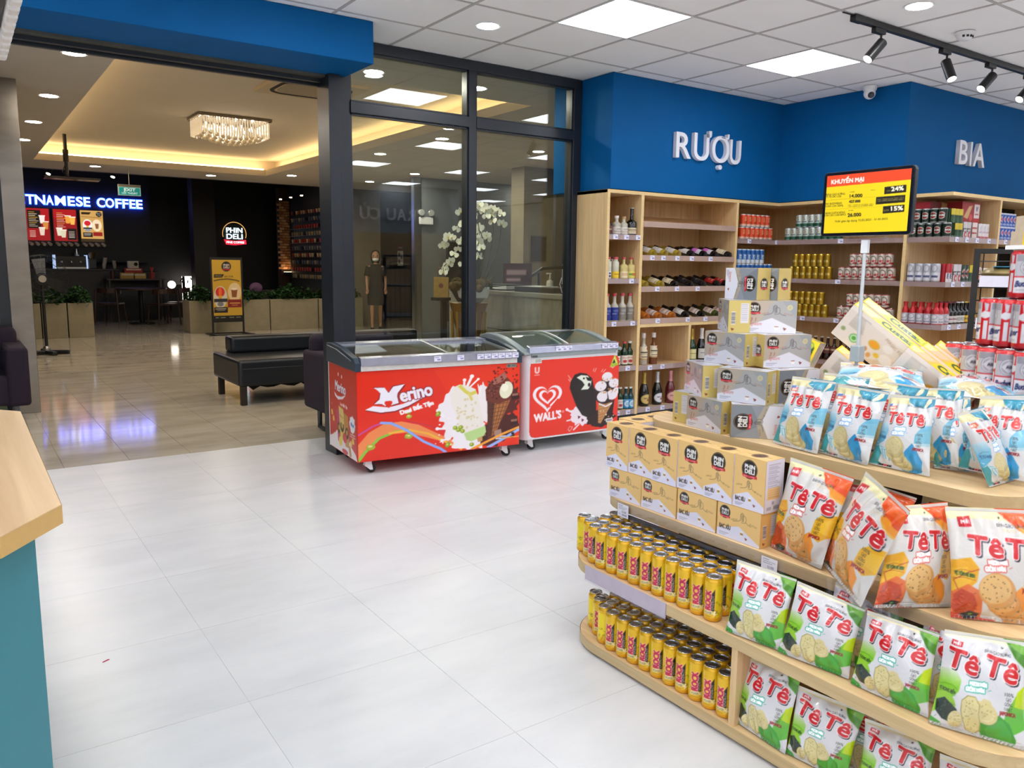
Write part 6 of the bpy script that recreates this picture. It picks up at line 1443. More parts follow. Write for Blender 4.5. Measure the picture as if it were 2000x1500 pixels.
sa = larte(30, 26, '#ddd6c6', ('ell', 12, 17, 5, 4, '#b8303a'), ('rect', 6, 6, 16, 2, '#c88'), ('ell', 20, 16, 2, 2, '#b8303a'))
for k, x in enumerate((4.560, 4.643, 4.712)): setb(bottle('soju_bottle', 0.205, 0.031, G_GREEN, C_RED if k < 2 else C_WHITE, 0.30, 0.013, capz=0.09, lz=(0.05, 0.42), art=sa), x if k != 2 else 4.706, 0.526, ['green soju bottle hidden partly by the white freezer', 'green soju bottle with a red cap', 'green soju bottle with a white cap beside the upright'][k])
ba = larte(30, 26, '#2f8fc8', ('ell', 15, 13, 9, 9, '#e4ecf0'), ('ell', 15, 13, 6, 6, '#9cc4dc'), ('rect', 2, 2, 26, 1, '#a8d4ec'))
for k, x in enumerate((4.615, 4.668, 4.712)): setb(bottle('soju_bottle', 0.19, 0.028, G_BLUE if k else G_GREEN, C_WHITE, 0.30, 0.012, capz=0.07, lz=(0.05, 0.45), art=ba if k else sa), x-0.004, 0.149, ['green bottle with a cream label at the white freezer edge', 'teal bottle with a blue label, left of two', 'teal bottle with a blue label by the upright'][k], y=YS-0.015*k)
ra = larte(34, 44, '#ddd2b4', ('rect', 4, 16, 26, 5, '#3a3026'), ('ell', 24, 6, 6, 6, '#a83c30'), ('rect', 3, 24, 28, 1.2, '#9a8a68'), ('rect', 6, 32, 22, 3, '#6a4a30'), ('rect', 0, 38, 34, 6, '#b89a68'))
setb(bottle('rum_bottle', 0.275, 0.036, G_CLEAR, C_WHITE, 0.34, 0.014, capz=0.15, lz=(0.16, 0.58), art=ra), 4.868, 0.516, 'clear rum bottle with a cream label beside the upright')
setb(bottle('rum_bottle', 0.275, 0.036, G_AMBER, C_WHITE, 0.34, 0.014, capz=0.15, lz=(0.22, 0.60), art=ra), 4.988, 0.516, 'amber rum bottle with a cream label')
def bubbly(x, z, glass, foil, art, lab, y=YS):
    t = E('sparkling_wine_bottle', (x, y, z)); h = 0.297; r = 0.044
    B().lathe([(r*0.9, 0), (r, 0.006), (r, h*0.40), (r*0.96, h*0.46), (r*0.72, h*0.58), (r*0.42, h*0.70), (0.014, h*0.80), (0.014, h*0.96)], 22).build('glass_body', glass, t, smooth=True)
    B().lathe([(r*0.55, h*0.64), (r*0.45, h*0.70), (0.017, h*0.80), (0.0165, h*0.90), (0.019, h*0.94), (0.018, h*0.985), (0.001, h)], 18).build('foil', foil, t, smooth=True)
    def fn(U, V):
        a = -PI/2+(U-0.5)*PI*0.9; return np.c_[(r+0.001)*np.cos(a), (r+0.001)*np.sin(a), h*(0.07+0.30*V)]
    obj('label', grid('label', 26, 26, fn, art, printmat('bottle_label', 0.55)), t)
    return tag(t, lab, 'bottle')
def roundlab(bg, c): return larte(34, 34, bg, ('ell', 17, 17, 16, 16, c), ('ell', 17, 17, 14.5, 14.5, '#5a4a3a', 0, 0.25), ('ell', 17, 17, 14, 14, c), ('text', 'BRUT', 17, 17, 5, '#3a2a2a', 'c'), ('ell', 20, 21, 4, 3, '#9a2c2c'))
bubbly(4.892, 0.151, G_BLACK, C_GOLD, roundlab('#0d0e12', '#cdb46a'), 'sparkling wine with gold foil and a round gold label')
bubbly(5.052, 0.151, G_BLACK, C_SILVER, roundlab('#0d0e12', '#d4d4d8'), 'sparkling wine with silver foil and a round white label')
bubbly(5.215, 0.151, G_PINK, C_PINK, roundlab('#5e1420', '#d8a098'), 'pink sparkling wine with pink foil and a round pink label')
bubbly(5.468, 0.516, G_GREEN, C_GOLD, larte(34, 30, '#d8cf96', ('rect', 6, 12, 22, 2, '#8a7a3a')), 'green sparkling wine with gold foil behind the silver cartons')
bubbly(5.598, 0.516, G_BLACK, C_WHITE, larte(34, 30, '#c8c4bc', ('rect', 6, 12, 22, 2, '#6a6a6a')), 'dark sparkling wine with white foil partly behind the silver cartons')
# lying wine bottles
def lying(x, z, glass, art, lab, grp, lz=(0.12, 0.46), neckcap=None):
    t = E('wine_bottle', (x, YF+0.012, z)); r = 0.038; h = 0.30
    M = Matrix.Translation((0, 0, r+0.004)) @ Matrix.Rotation(R(-90+14), 4, 'X')
    M = Matrix.Translation((0, 0, r+0.004)) @ Matrix.Rotation(R(14), 4, 'X') @ Matrix.Rotation(R(-90), 4, 'X')
    pr = [(r*0.35, 0.012), (r*0.8, 0.002), (r*0.92, 0), (r, 0.008), (r, 0.175), (r*0.9, 0.195), (r*0.55, 0.218), (0.0145, 0.235), (0.0138, 0.29), (0.016, 0.29), (0.016, h), (0.001, h)]
    B().lathe(pr, 20, M=M).build('glass_body', glass, t, smooth=True)
    B().lathe([(0.0152, 0.245), (0.0165, 0.262), (0.0168, h+0.001), (0.001, h+0.0015)], 14, M=M).build('capsule', neckcap or M_BLACK, t, smooth=True)
    if art is not None:
        m3 = np.array(M.to_3x3()); tr = np.array(M.translation)
        def fn(U, V):
            a = PI/2+(U-0.5)*PI*0.95; p = np.c_[(r+0.0008)*np.cos(a), -(r+0.0008)*np.sin(a), h*(lz[0]+(lz[1]-lz[0])*V)]
            return p @ m3.T+tr
        obj('label', grid('label', 20, 20, fn, art, printmat('bottle_label', 0.55)), t)
    return tag(t, lab, 'bottle', grp)
L_W = larte(30, 24, '#d6d0c8', ('rect', 4, 4, 22, 1.5, '#8a8a8a'), ('rect', 8, 12, 14, 1.5, '#777'))
L_C = larte(30, 24, '#ddd0b0', ('rect', 4, 6, 18, 1.5, '#7a6a4a'), ('rect', 0, 20, 30, 1, '#5a4a3a'))
L_P = larte(30, 24, '#d470c8', ('rect', 0, 13, 30, 11, '#d8d0d8'), ('rect', 0, 0, 30, 3, '#b85ab0'))
L_R = larte(30, 30, '#a81c18', ('text', 'RED', 15, 16, 6, '#f0d0c0', 'c'), ('rect', 4, 22, 20, 2, '#e8c0b0'))
L_O = larte(30, 24, '#d4cdc4', ('ell', 15, 2, 9, 8, '#1a1214'))
L_K = larte(30, 26, '#16161a', ('rect', 8, 12, 14, 2, '#a8a8a8'))
L_L = larte(30, 26, '#d8c8bc', ('rect', 4, 5, 22, 6, '#c0a090'), ('rect', 0, 19, 30, 1.2, '#4a3a34'), ('rect', 5, 22, 18, 1, '#8a7a70'))
zr = (1.400, 1.137, 0.865); zr = tuple(z+0.022 for z in zr)
rows = [('top', zr[0], [(4.897, G_GOLD, L_W, 'white wine bottle against the upright'), (5.031, G_GOLD, L_W, 'white wine bottle, second from the upright'), (5.189, G_GOLD, L_W, 'white wine bottle next to the red wines'), (5.360, G_BLACK, L_O, 'red wine bottle with a notched white label'), (5.522, G_BLACK, L_P, 'red wine bottle with a pink label, left of the pair'), (5.665, G_BLACK, L_P, 'red wine bottle with a pink label, right of the pair'), (5.850, G_BLACK, L_C, 'red wine bottle with a cream label at the right end')]),
        ('middle', zr[1], [(4.869-.06, G_GOLD, None, 'white wine bottle half behind the upright'), (5.000, G_GOLD, L_C, 'white wine bottle with a cream label'), (5.170, G_BLACK, L_C, 'red wine bottle with a small cream label'), (5.359, G_BLACK, L_K, 'red wine bottle with a black label, left of two'), (5.527, G_BLACK, L_K, 'red wine bottle with a black label, right of two'), (5.715, G_BLACK, L_R, 'red wine bottle with a bright red label, left of two'), (5.840, G_BLACK, L_R, 'red wine bottle with a bright red label, right of two')]),
        ('bottom', zr[2], [(4.840, G_ROSE, None, 'rose wine bottle half behind the upright'), (4.985, G_ROSE, L_L, 'rose wine bottle with a long label, left of two'), (5.155, G_ROSE, L_L, 'rose wine bottle with a long label, right of two'), (5.323, G_BLACK, L_W, 'red wine bottle with a plain white label'), (5.527, G_BLACK, L_L, 'dark wine bottle with a long cream label'), (5.718, G_OLIVE, L_L, 'olive green wine bottle with a long label'), (5.845, G_BLACK, L_L, 'dark wine bottle beside the silver cartons')])]
for nm, z, bs in rows:
    for x, g, l, lab in bs: lying(max(x, 4.795), z, g, l, lab+' on the '+nm+' sloping shelf', 'wine bottles on the '+nm+' sloping shelf')

# ---- cans of the corner cabinet
c_or = small_can('orange_can', '#d8451c', mark=((' 333'.strip(), 22, 13, '#e8c890', 9),), topc='#c8c8c8', band=(0.78, 0.93), bandc='#e3b8a0')
c_bl = small_can('blue_can', '#1f5fa8', mark=(('SAN', 21, 6, '#e4eef8', 14), ('MIG', 28, 6, '#cfe0f0', 14)), topc='#c4c8cc', band=(0.72, 0.95), bandc='#c9d4de', r=0.031, h=0.135)
c_gr = small_can('white_green_can', '#c9d2c6', mark=(('S', 17, 11, '#8f7a5c', 8), ('SAIGON', 24, 4, '#566', 15)), band=(0.68, 0.95), bandc='#1f5a44', topc='#c4c8c4')
c_go = small_can('gold_can', '#b08a1e', mark=(('BEER', 26, 6, '#f0dc90', 15),), oval=None, topc='#c9a83c', metal=0.75)
c_rd = small_can('red_oval_can', '#cfc6b8', oval=(20, 9.5, 13, '#6e5a48', '#d8d0c4'), mark=(('K VIET', 26, 6, '#b8201c', 18),), band=(0.66, 0.80), bandc='#b03028', topc='#a85048')
def canrow(proto, pts, z, rz, lab, cat, grp, dz=0.0):
    for k, (x, y) in enumerate(pts): place(proto, x, y, z, rz, lab+', '+ORD[k]+' from the left', cat, grp)
H1 = 0.1163
yo = 4.985; S3 = 'corner cabinet'
canrow(c_or, [(6.045+0.0665*k, yo) for k in range(7)], 1.621, 0, 'orange beer can in the lower layer, top shelf of the corner cabinet', 'can', 'lower orange beer cans')
canrow(c_or, [(6.06+0.0665*k, yo) for k in range(6)], 1.621+H1, 0, 'orange beer can stacked in the upper layer of the corner cabinet', 'can', 'upper orange beer cans')
canrow(c_bl, [(6.02+0.064*k, yo) for k in range(8)], 1.263, 0, 'slim blue beer can in the lower layer of the corner cabinet', 'can', 'lower blue beer cans')
canrow(c_bl, [(6.02+0.064*k, yo) for k in range(6)], 1.263+0.1365, 0, 'slim blue beer can stacked in the upper layer', 'can', 'upper blue beer cans')
xs = 6.552
canrow(c_gr, [(xs, 4.845-0.0667*k) for k in range(9)], 1.621, -PI/2, 'white and green beer can, lower layer behind the promotion sign', 'can', 'lower white and green beer cans')
canrow(c_gr, [(xs, 4.730-0.0667*k) for k in range(6)], 1.621+H1, -PI/2, 'white and green beer can, upper layer behind the promotion sign', 'can', 'upper white and green beer cans')
canrow(c_go, [(xs, 4.785-0.0667*k) for k in range(7)], 1.263, -PI/2, 'gold beer can in the lower layer of the middle shelf', 'can', 'lower gold beer cans, middle shelf')
canrow(c_go, [(xs, 4.742-0.0667*k) for k in range(6)], 1.263+H1, -PI/2, 'gold beer can in the upper layer of the middle shelf', 'can', 'upper gold beer cans, middle shelf')
canrow(c_go, [(xs, 4.80-0.0667*k) for k in range(7)], 0.916, -PI/2, 'gold beer can in the lower layer of the third shelf', 'can', 'lower gold beer cans, third shelf')
canrow(c_go, [(xs, 4.78-0.0667*k) for k in range(6)], 0.916+H1, -PI/2, 'gold beer can in the upper layer of the third shelf', 'can', 'upper gold beer cans, third shelf')
canrow(c_rd, [(xs, 4.255-0.0667*k) for k in range(8)], 1.263, -PI/2, 'cream beer can with a red name in the lower layer, middle shelf', 'can', 'lower cream beer cans, middle shelf')
canrow(c_rd, [(xs, 4.150-0.0667*k) for k in range(6)], 1.263+H1, -PI/2, 'cream beer can with a red name in the upper layer, middle shelf', 'can', 'upper cream beer cans, middle shelf')
canrow(c_rd, [(xs, 4.24-0.0667*k) for k in range(8)], 0.916, -PI/2, 'cream beer can with a red name in the lower layer, third shelf', 'can', 'lower cream beer cans, third shelf')
canrow(c_rd, [(xs, 4.155-0.0667*k) for k in range(6)], 0.916+H1, -PI/2, 'cream beer can with a red name in the upper layer, third shelf', 'can', 'upper cream beer cans, third shelf')
# dark bottles on the shelf below
bb = bottle('beer_bottle', 0.21, 0.030, pmat('bottle_brown', '#2a150c', 0.1, var=0.1), pmat('crown_silver', '#b8a8a4', 0.35, metal=0.5), 0.34, 0.013, capz=0.05, lz=(0.3, 0.6), art=larte(24, 18, '#5a2a24', ('rect', 4, 6, 16, 4, '#b89a7a')))
for k in range(12): place(bb, 6.56, 4.55-0.066*k, 0.531, -PI/2, 'brown beer bottle neck showing behind the snack display, '+ORD[k]+' from the left', 'bottle', 'brown beer bottles')
# beer cabinet
c_bk = small_can('dark_green_can', '#14271c', oval=(20, 10, 10, '#c8c0b4', '#9c2c28', '#101812'), mark=(('BECKS', 21.8, 3.6, '#f0ece4', 16),), topc='#b8bcb8')
for k in range(5): place(c_bk, xs+0.004, 3.628-0.0675*k, 1.621, -PI/2 if k < 4 else -PI/4, 'dark green beer can with a red ring, lower layer, '+ORD[k]+' from the left', 'can', 'lower dark green beer cans')
for k in range(4): place(c_bk, xs+0.004, 3.600-0.0675*k, 1.621+H1, -PI/2, 'dark green beer can with a red ring, upper layer, '+ORD[k]+' from the left', 'can', 'upper dark green beer cans')
c_sv = small_can('silver_can', '#bfbfc6', oval=(11, 8, 8, '#8a8a92', '#cfcfd4'), band=(0.50, 0.96), bandc='#dcdce2', mark=(('Budweiser', 30, 5, '#2a3566', 21),), topc='#b0b0b8', r=0.033, h=0.150)
for k in range(4): place(c_sv, xs+0.004, 3.618-0.0675*k, 1.263, -PI/2, 'tall silver beer can with blue script on the beer cabinet, '+ORD[k]+' from the left', 'can', 'tall silver beer cans')
# red bottles
rb = E('red_aluminium_bottle')
def rbfn(U, V):
    z = V*0.178; r = np.interp(V, [0, .02, .55, .66, .80, .93, .935, 1], [.026, .030, .030, .027, .0145, .0135, .016, .016]); a = -PI/2+(U-.5)*2*PI
    return np.c_[r*np.cos(a), r*np.sin(a), z]
ar = Art(60, 60, '#b81c20'); ar.rect(0, 30, 60, 27, '#d6d2d8')
for cx in (30, 0, 60): ar.ell(cx, 38, 9, 7, '#9a98a2'); ar.ell(cx, 38, 7, 5.5, '#dcdae0'); ar.text('Budweiser', cx, 53, 4.4, '#3a3f70', 'c', fit=20)
ar.rect(0, 0, 60, 4, '#a8181c')
obj('bottle_body', grid('bottle_body', 36, 40, rbfn, ar, printmat('can_print_30', 0.3, 0.3, coat=0.3)), rb); B().lathe([(.0165, .17), (.0168, .180), (.001, .1815)], 14).build('crown', pmat('crown_red', '#b02024', 0.3, metal=0.3), rb)
for k in range(5): place(rb, xs, 3.640-0.0635*k, 0.916, -PI/2, 'red metal beer bottle with a silver label, front row, '+ORD[k]+' from the left', 'bottle', 'front red beer bottles')
place(rb, 6.585, 3.368, 0.916, -PI/4, 'red metal beer bottle at the cut corner of the beer cabinet', 'bottle', None)
place(rb, 6.665, 3.368, 0.916, 0, 'red metal beer bottle right of the cut corner', 'bottle', None)
for k in range(4): place(rb, xs+0.075, 3.60-0.0635*k, 0.916, -PI/2, 'red metal beer bottle in the second row, '+ORD[k]+' from the left', 'bottle', 'second row red beer bottles')
def stubby(nm, glass, cap, art): return bottle(nm, 0.185, 0.029, glass, cap, 0.33, 0.0135, capz=0.06, lz=(0.08, 0.38), art=art)
s1 = stubby('dark_beer_bottle', G_BLACK, pmat('crown_dark', '#6a2a28', 0.4), larte(24, 20, '#cfc8c4', ('rect', 4, 8, 16, 3, '#7a3a3a')))
s2 = stubby('dark_beer_bottle', G_BLACK, C_SILVER, larte(24, 20, '#d8d4cc', ('ell', 12, 10, 8, 6, '#a8a49c')))
s3 = stubby('dark_beer_bottle', G_BLACK, C_GOLD, larte(24, 20, '#d8a820', ('text', 'MY', 12, 14, 7, '#2a1a10', 'c')))
for k in range(2): place(s1, 6.735+0.062*k, 3.37, 0.916, 0, 'black beer bottle with a pale label and dark crown, '+ORD[k]+' from the left', 'bottle', 'dark crown beer bottles')
for k in range(2): place(s2, 6.862+0.062*k, 3.37, 0.916, 0, 'black beer bottle with a silver neck and white label, '+ORD[k]+' from the left', 'bottle', 'silver neck beer bottles')
for k in range(3): place(s3, 6.99+0.062*k, 3.37, 0.916, 0, 'black beer bottle with a gold neck and yellow label, '+ORD[k]+' from the left', 'bottle', 'gold neck beer bottles')
for k in range(6): place(s1, 6.74+0.062*k, 3.45, 0.916, 0, 'black beer bottle in the back row of the beer cabinet, '+ORD[k]+' from the left', 'bottle', 'back row dark beer bottles')
# shrink packs and cartons
def pack(x, y, z, w, h, d, cols, lab, grp=None, rz=0.0):
    """shrink-wrapped pack: cans in one printed sleeve"""
    t = tag(E('beer_pack', (x, y, z), rz), lab, 'pack', grp)
    n = max(1, round(w/0.062)); a = Art(24*n, 40, cols[0])
    for k in range(n):
        cx = 24*k+12
        for q, c in enumerate(cols[1:]):
            if c[0] == 'b': a.rect(24*k, 40*c[1], 24, 40*(c[2]-c[1]), c[3])
            elif c[0] == 'o': a.ell(cx, 40*c[1], c[2], c[2], c[3])
            elif c[0] == 't': a.text(c[1], cx, 40*c[2], c[3], c[4], 'c', fit=20, bold=.3)
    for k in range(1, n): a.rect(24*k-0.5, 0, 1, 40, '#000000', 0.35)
    def fn(U, V): return np.c_[U*w-w/2, -np.abs(np.sin(U*n*PI))*0.008, V*h]
    obj('front_print', grid('front_print', 14*n, 22, fn, a, printmat('pack_print', 0.3, coat=0.3)), t)
    b = B()
    for k in range(n): b.cyl((-w/2+w*(k+.5)/n, d*0.5, 0.0), (-w/2+w*(k+.5)/n, d*0.5, h), min(w/n*.5, d*.5), n=14)
    b.build('can_row', pmat('pack_side_'+cols[0][1:], cols[0], 0.35), t, smooth=True)
    return t
yb = 3.35
GB = ('#1c4a28', ('b', 0, .45, '#d0b81c'), ('b', .45, .6, '#12351c'))
RBK = ('#c9c3c4', ('b', .4, .62, '#1a1414'), ('t', 'BEER', .58, 5, '#e8e8e8'), ('o', .78, 8, '#b02028'), ('o', .78, 4, '#d8c8c8'))
WR = ('#e0d8d8', ('b', .84, 1, '#b82430'), ('o', .3, 7, '#c8c4c8'), ('t', 'LAGER', .6, 4, '#a89'))
RD = ('#b01f28', ('b', .2, .6, '#d8ccc8'), ('t', 'B', .5, 9, '#5a3030'))
pack(6.725, yb, 1.621, 0.125, 0.115, 0.06, GB, 'yellow and green beer pack, lower, on the top shelf')
pack(6.700, yb+.01, 1.738, 0.19, 0.112, 0.06, GB, 'yellow and green beer pack stacked above the other')
pack(6.86, yb, 1.621, 0.125, 0.13, 0.06, RBK, 'pale beer pack with red circles on the top shelf')
pack(6.985, yb, 1.621, 0.08, 0.13, 0.06, ('#dcc8c0', ('b', .3, .4, '#a83430'), ('b', .6, .7, '#a83430')), 'narrow pale carton with red lines on the top shelf')
pack(7.14, yb, 1.621, 0.18, 0.125, 0.06, WR, 'white beer pack with a red foot, right end of the top shelf')
rc = tag(E('beer_carton', (6.99, 3.40, 1.754)), 'red beer carton with a gold wing stacked on the packs', 'carton'); a = Art(60, 40, '#9a1a22'); a.poly([(6, 30), (22, 8), (34, 6), (20, 34)], '#c8a070'); a.ell(30, 30, 6, 7, '#c84a48'); a.rect(40, 3, 18, 28, '#d8d0cc'); a.rect(40, 32, 20, 6, '#b82830'); a.poly([(45, 8), (54, 8), (50, 18), (46, 16)], '#8a7a90'); a.rect(43, 22, 12, 2, '#b04048')
obj('front_print', quadgrid('front_print', (-.14, -.001, 0), (.30, 0, 0), (0, 0, .165), a, M_POSTER, 60, 40), rc); B().box(-.14, .16, 0, .16, 0, .165).build('carton_body', pmat('carton_red', '#9a1a22', 0.5), rc)
rc2 = tag(E('beer_carton', (6.74, 3.52, 1.621)), 'dark red and gold carton behind the dark green cans', 'carton'); a = Art(60, 40, '#7a1a1e'); a.poly([(40, 0), (60, 0), (60, 26), (30, 34)], '#b08a50'); a.poly([(0, 20), (24, 6), (20, 30)], '#b08a50')
obj('front_print', quadgrid('front_print', (-.16, -.001, 0), (.26, 0, 0), (0, 0, .29), a, M_POSTER, 60, 40), rc2); B().box(-.16, .10, 0, .16, 0, .29).build('carton_body', pmat('carton_red', '#9a1a22', 0.5), rc2)
pack(6.635, yb, 1.263, 0.10, 0.148, 0.06, ('#b0202a', ('b', .50, 1, '#d8d2d4'), ('t', 'B', .8, 10, '#30385e')), 'red and white beer pack on the middle shelf corner')
pack(6.765, yb, 1.263, 0.125, 0.145, 0.06, RBK, 'pale beer pack with red circles on the middle shelf')
pack(6.895, yb, 1.263, 0.125, 0.14, 0.06, ('#14301e', ('o', .5, 11, '#b8b0a8'), ('o', .5, 8, '#a02c2c'), ('b', .45, .56, '#101812')), 'dark green beer pack with red rings on the middle shelf')
pack(7.00, yb, 1.263, 0.07, 0.14, 0.06, GB, 'yellow and green beer pack on the middle shelf')
pack(7.10, yb, 1.263, 0.11, 0.125, 0.06, ('#e0cfc0', ('b', .5, .9, '#dd8a5c'), ('o', .3, 5, '#a86a3a')), 'white and orange drink pack behind the wire rack')
pack(7.22, yb, 1.263, 0.11, 0.118, 0.06, ('#dfd2c4', ('b', .55, .95, '#d8a890'), ('o', .25, 4, '#b07a4a')), 'pale peach drink pack behind the wire rack')
PB_ = ('#1f4aa0', ('b', 0, .12, '#c8ccd8'), ('o', .45, 8, '#d8dcec'), ('o', .45, 6, '#b8344a'), ('t', 'COLA', .9, 5, '#e0e8f8'))
pack(7.55, yb, 1.621, 0.36, 0.115, 0.06, PB_, 'blue cola can pack, lower, at the edge of the view')
pack(7.56, yb+.02, 1.738, 0.36, 0.115, 0.06, PB_, 'blue cola can pack stacked on top at the edge of the view')
wb = tag(E('carton_box', (7.42, 3.6, 1.736)), 'dim grey carton behind the blue cola packs', 'carton'); B().box(-.08, .1, 0, .1, 0.0, .19).build('carton_body', pmat('dim_grey_card', '#8a8a90', 0.7), wb); B().box(-.08, .1, -.003, 0, .06, .1).build('tape', pmat('tape_tan', '#a89a80', 0.4), wb)
for k in range(4):
    o = tag(E('water_bottle', (6.56, 3.62-0.075*k, 0.531), -PI/2), 'white topped bottle low on the beer cabinet behind the biscuit boxes, '+ORD[k]+' from the left', 'bottle', 'white topped bottles'); B().lathe([(.03, 0), (.032, .12), (.026, .15), (.016, .17), (.016, .2), (.001, .2)], 14).build('body', pmat('pale_bottle', '#39452f', 0.2), o, smooth=True); B().lathe([(.02, .16), (.02, .215), (.001, .215)], 12).build('cap', M_WHITEP, o)
# ================================================================ STEPPED DISPLAY ISLAND
T1, T2, T3, T4 = 0.047, 0.321, 0.530, 0.810
def plan(x0, x1, y0, y1, r, n=8):
    return rrect(x1-x0, y1-y0, r, n, x0, y0)
def island():
    t = tag(E('display_island', (0, 0, 0)), 'stepped oak display island with four rounded shelves in the shop', 'display')
    def tier(z, th, x0, x1, y0, y1, r):
        P = plan(x0, x1, y0, y1, r)
        s = B().prism(P, z-th, z).build('shelf', M_WOODX, t, bevel=0.002)
        Q = plan(x0-0.0012, x1+0.0012, y0-0.0012, y1+0.0012, r); n = len(Q)
        b = B(); b.add([(*p, z-th+.001) for p in Q]+[(*p, z-.001) for p in Q], [(i, (i+1) % n, (i+1) % n+n, i+n) for i in range(n)])
        b.build('edge_band', woodmat('island_edge', '#b89f72', '#cdb488', 0.45, 'Y', 0.7), s)
        return s
    s1 = tier(T1, 0.036, 1.752, 3.30, 0.62, 2.20, 0.20)
    s2 = tier(T2, 0.037, 1.752, 3.30, 0.62, 2.22, 0.20)
    s3 = tier(T3, 0.038, 1.905, 3.14, 0.69, 2.20, 0.16)
    s4 = tier(T4, 0.040, 2.062, 2.98, 0.835, 2.13, 0.12)
    B().box(1.92, 3.1, 0.8, 2.05, 0.0, T1-0.036).build('plinth', M_KICK, t)
    B().box(2.16, 2.9, 0.95, 2.0, T1, T4-0.04).build('core', pmat('island_core', '#3a2e20', 0.7), t)
    B().box(1.757, 2.15, 1.383, 1.405, T1, T2-0.037).build('divider', M_WOOD, t, bevel=0.001)
    # clear price rails clipped to the shelf fronts
    def rail(p, x, y0, y1, z, h=0.045):
        B().box(x-0.004, x-0.0025, y0, y1, z-h, z).build('clear_rail', pmat('rail_film', '#b7adbb', 0.25, var=0.03), p)
    rail(s2, 1.752, 1.66, 2.05, T2+0.002, 0.052)
    B().box(1.742, 1.752, 1.66, 2.05, T2-0.054, T2-0.050).build('clear_rail', M_CLEAR, s2)
    r3 = B().box(1.893, 1.903, 1.43, 2.06, T3-0.052, T3-0.040).box(1.897, 1.8985, 1.43, 2.06, T3-0.04, T3-0.002); r3.build('clear_rail', M_CLEAR, s3)
    B().box(1.8985, 1.9035, 1.43, 2.06, T3-0.052, T3-0.040).build('rail_shadow_gap', pmat('rail_dark', '#3a4048', 0.3), s3)  # dark grey strip below the shelf edge, behind the clear rail
    B().box(1.893, 1.8945, 0.86, 1.43, T3-0.05, T3-0.002).build('clear_rail', M_CLEAR, s3)
    B().box(2.22, 2.62, 0.826, 0.8275, T4-0.052, T4+0.0).build('clear_rail', M_CLEAR, s4)
    def card(p, x, y, z, rz, w=0.056, h=0.048):
        a = Art(56, 48, '#e4e3ee'); a.rect(5, 5, 22, 2.4, '#9a9ab0'); a.text('Cà phê hòa tan 3 trong 1', 5, 14, 4.5, '#77778e', fit=44); a.rect(5, 17, 34, 2, '#a0a0b4'); a.text('55.000', 22, 32, 8, '#5c5c7c', fit=22); a.rect(5, 36, 12, 2, '#b0b0c0')
        for k in range(14): a.rect(24+1.7*k, 36, 0.9, 6, '#6a6a86')
        o = obj('price_card', quadgrid('price_card', (-w/2, 0, 0), (w, 0, 0), (0, 0, h), a, printmat('card_print', 0.5), 56, 48), p, loc=(x, y, z), rz=rz)
    card(s3, 1.891, 2.02, T3-0.052, -PI/2); card(s3, 1.891, 1.395, T3-0.052, -PI/2); card(s4, 2.33, 0.824, T4-0.052, 0.0)
island()

# ---- energy drink cans
def rock_art():
    a = Art(104, 84, '#e6b81c')
    a.rect(0, 0, 104, 8, '#d9a818'); a.rect(0, 76, 104, 8, '#e0a010')
    for cx in (0, 52, 104):
        a.poly([(cx-14, 14), (cx-4, 14), (cx+9, 22), (cx+9, 58), (cx-12, 76), (cx-16, 40)], '#f2d820'); a.poly([(cx-8, 14), (cx+14, 14), (cx+14, 26), (cx+2, 34)], '#f0d41e', 0.7)
    rg = random.Random(4)
    for _ in range(26):
        x, y = rg.uniform(0, 104), rg.uniform(44, 74); pts = [(x, y)]
        for _ in range(4): x += rg.uniform(-6, 6); y += rg.uniform(-5, 5); pts.append((x, y))
        a.line(pts, 0.55, '#6a5a10')
    for cx in (26, 78, -26, 130):
        a.poly([(cx+9, 20), (cx+9, 62), (cx+2.5, 62), (cx+2.5, 30)], '#221a14'); a.text('ENERGY', cx+7.6, 60, 4, '#f0e8d0', 'l', rot=-90, fit=28)
        a.text('ROCK', cx+1.5, 62, 11.5, '#c42a4a', 'l', rot=-90, bold=0.9, out=('#f6dcd8', 0.8), fit=38)
        a.poly([(cx-12, 64), (cx+6, 62), (cx+6, 69), (cx-12, 71)], '#e8dcae'); a.text('POWER', cx-10, 70, 5, '#6a5418', rot=-5, fit=15); a.poly([(cx+9, 62), (cx+13, 62), (cx+10, 67), (cx+14, 67), (cx+7, 75), (cx+9, 69), (cx+6, 69)], '#f4ecc4'); a.rect(cx-11, 73, 14, 1.4, '#b8860e')
    a.rect(46, 60, 0.1, 0.1, '#fff')
    return a
RK = can_proto('energy_can', rock_art(), 0.0268, 0.134, 88, 84, metal=0.35, rough=0.28)
def rock(x, y, z, lab, grp, tw=0.0): place(RK, x, y, z, -PI/2+tw, lab, 'can', grp)
rg0 = random.Random(21)
rows_m = ['front', 'second', 'third', 'fourth']
for q in range(4):
    for k in range(12):
        x = 1.789+0.0553*q; y = 1.508+0.0551*k+(0.0 if q % 2 == 0 else 0.012)
        if k >= 10: x += 0.012*(k-9)**1.6 if q == 0 else 0
        tw = R(118)+rg0.uniform(-0.25, 0.25)
        rock(x, y, T2+0.0005, 'yellow energy can in the '+rows_m[q]+' row of the upper can shelf, '+ORD[11-k]+' from the left', rows_m[q]+' row, upper shelf of energy cans', tw)
rock(1.842, 2.170, T2+0.0005, 'yellow energy can at the far rounded end of the upper can shelf, outermost', None, 0.3)
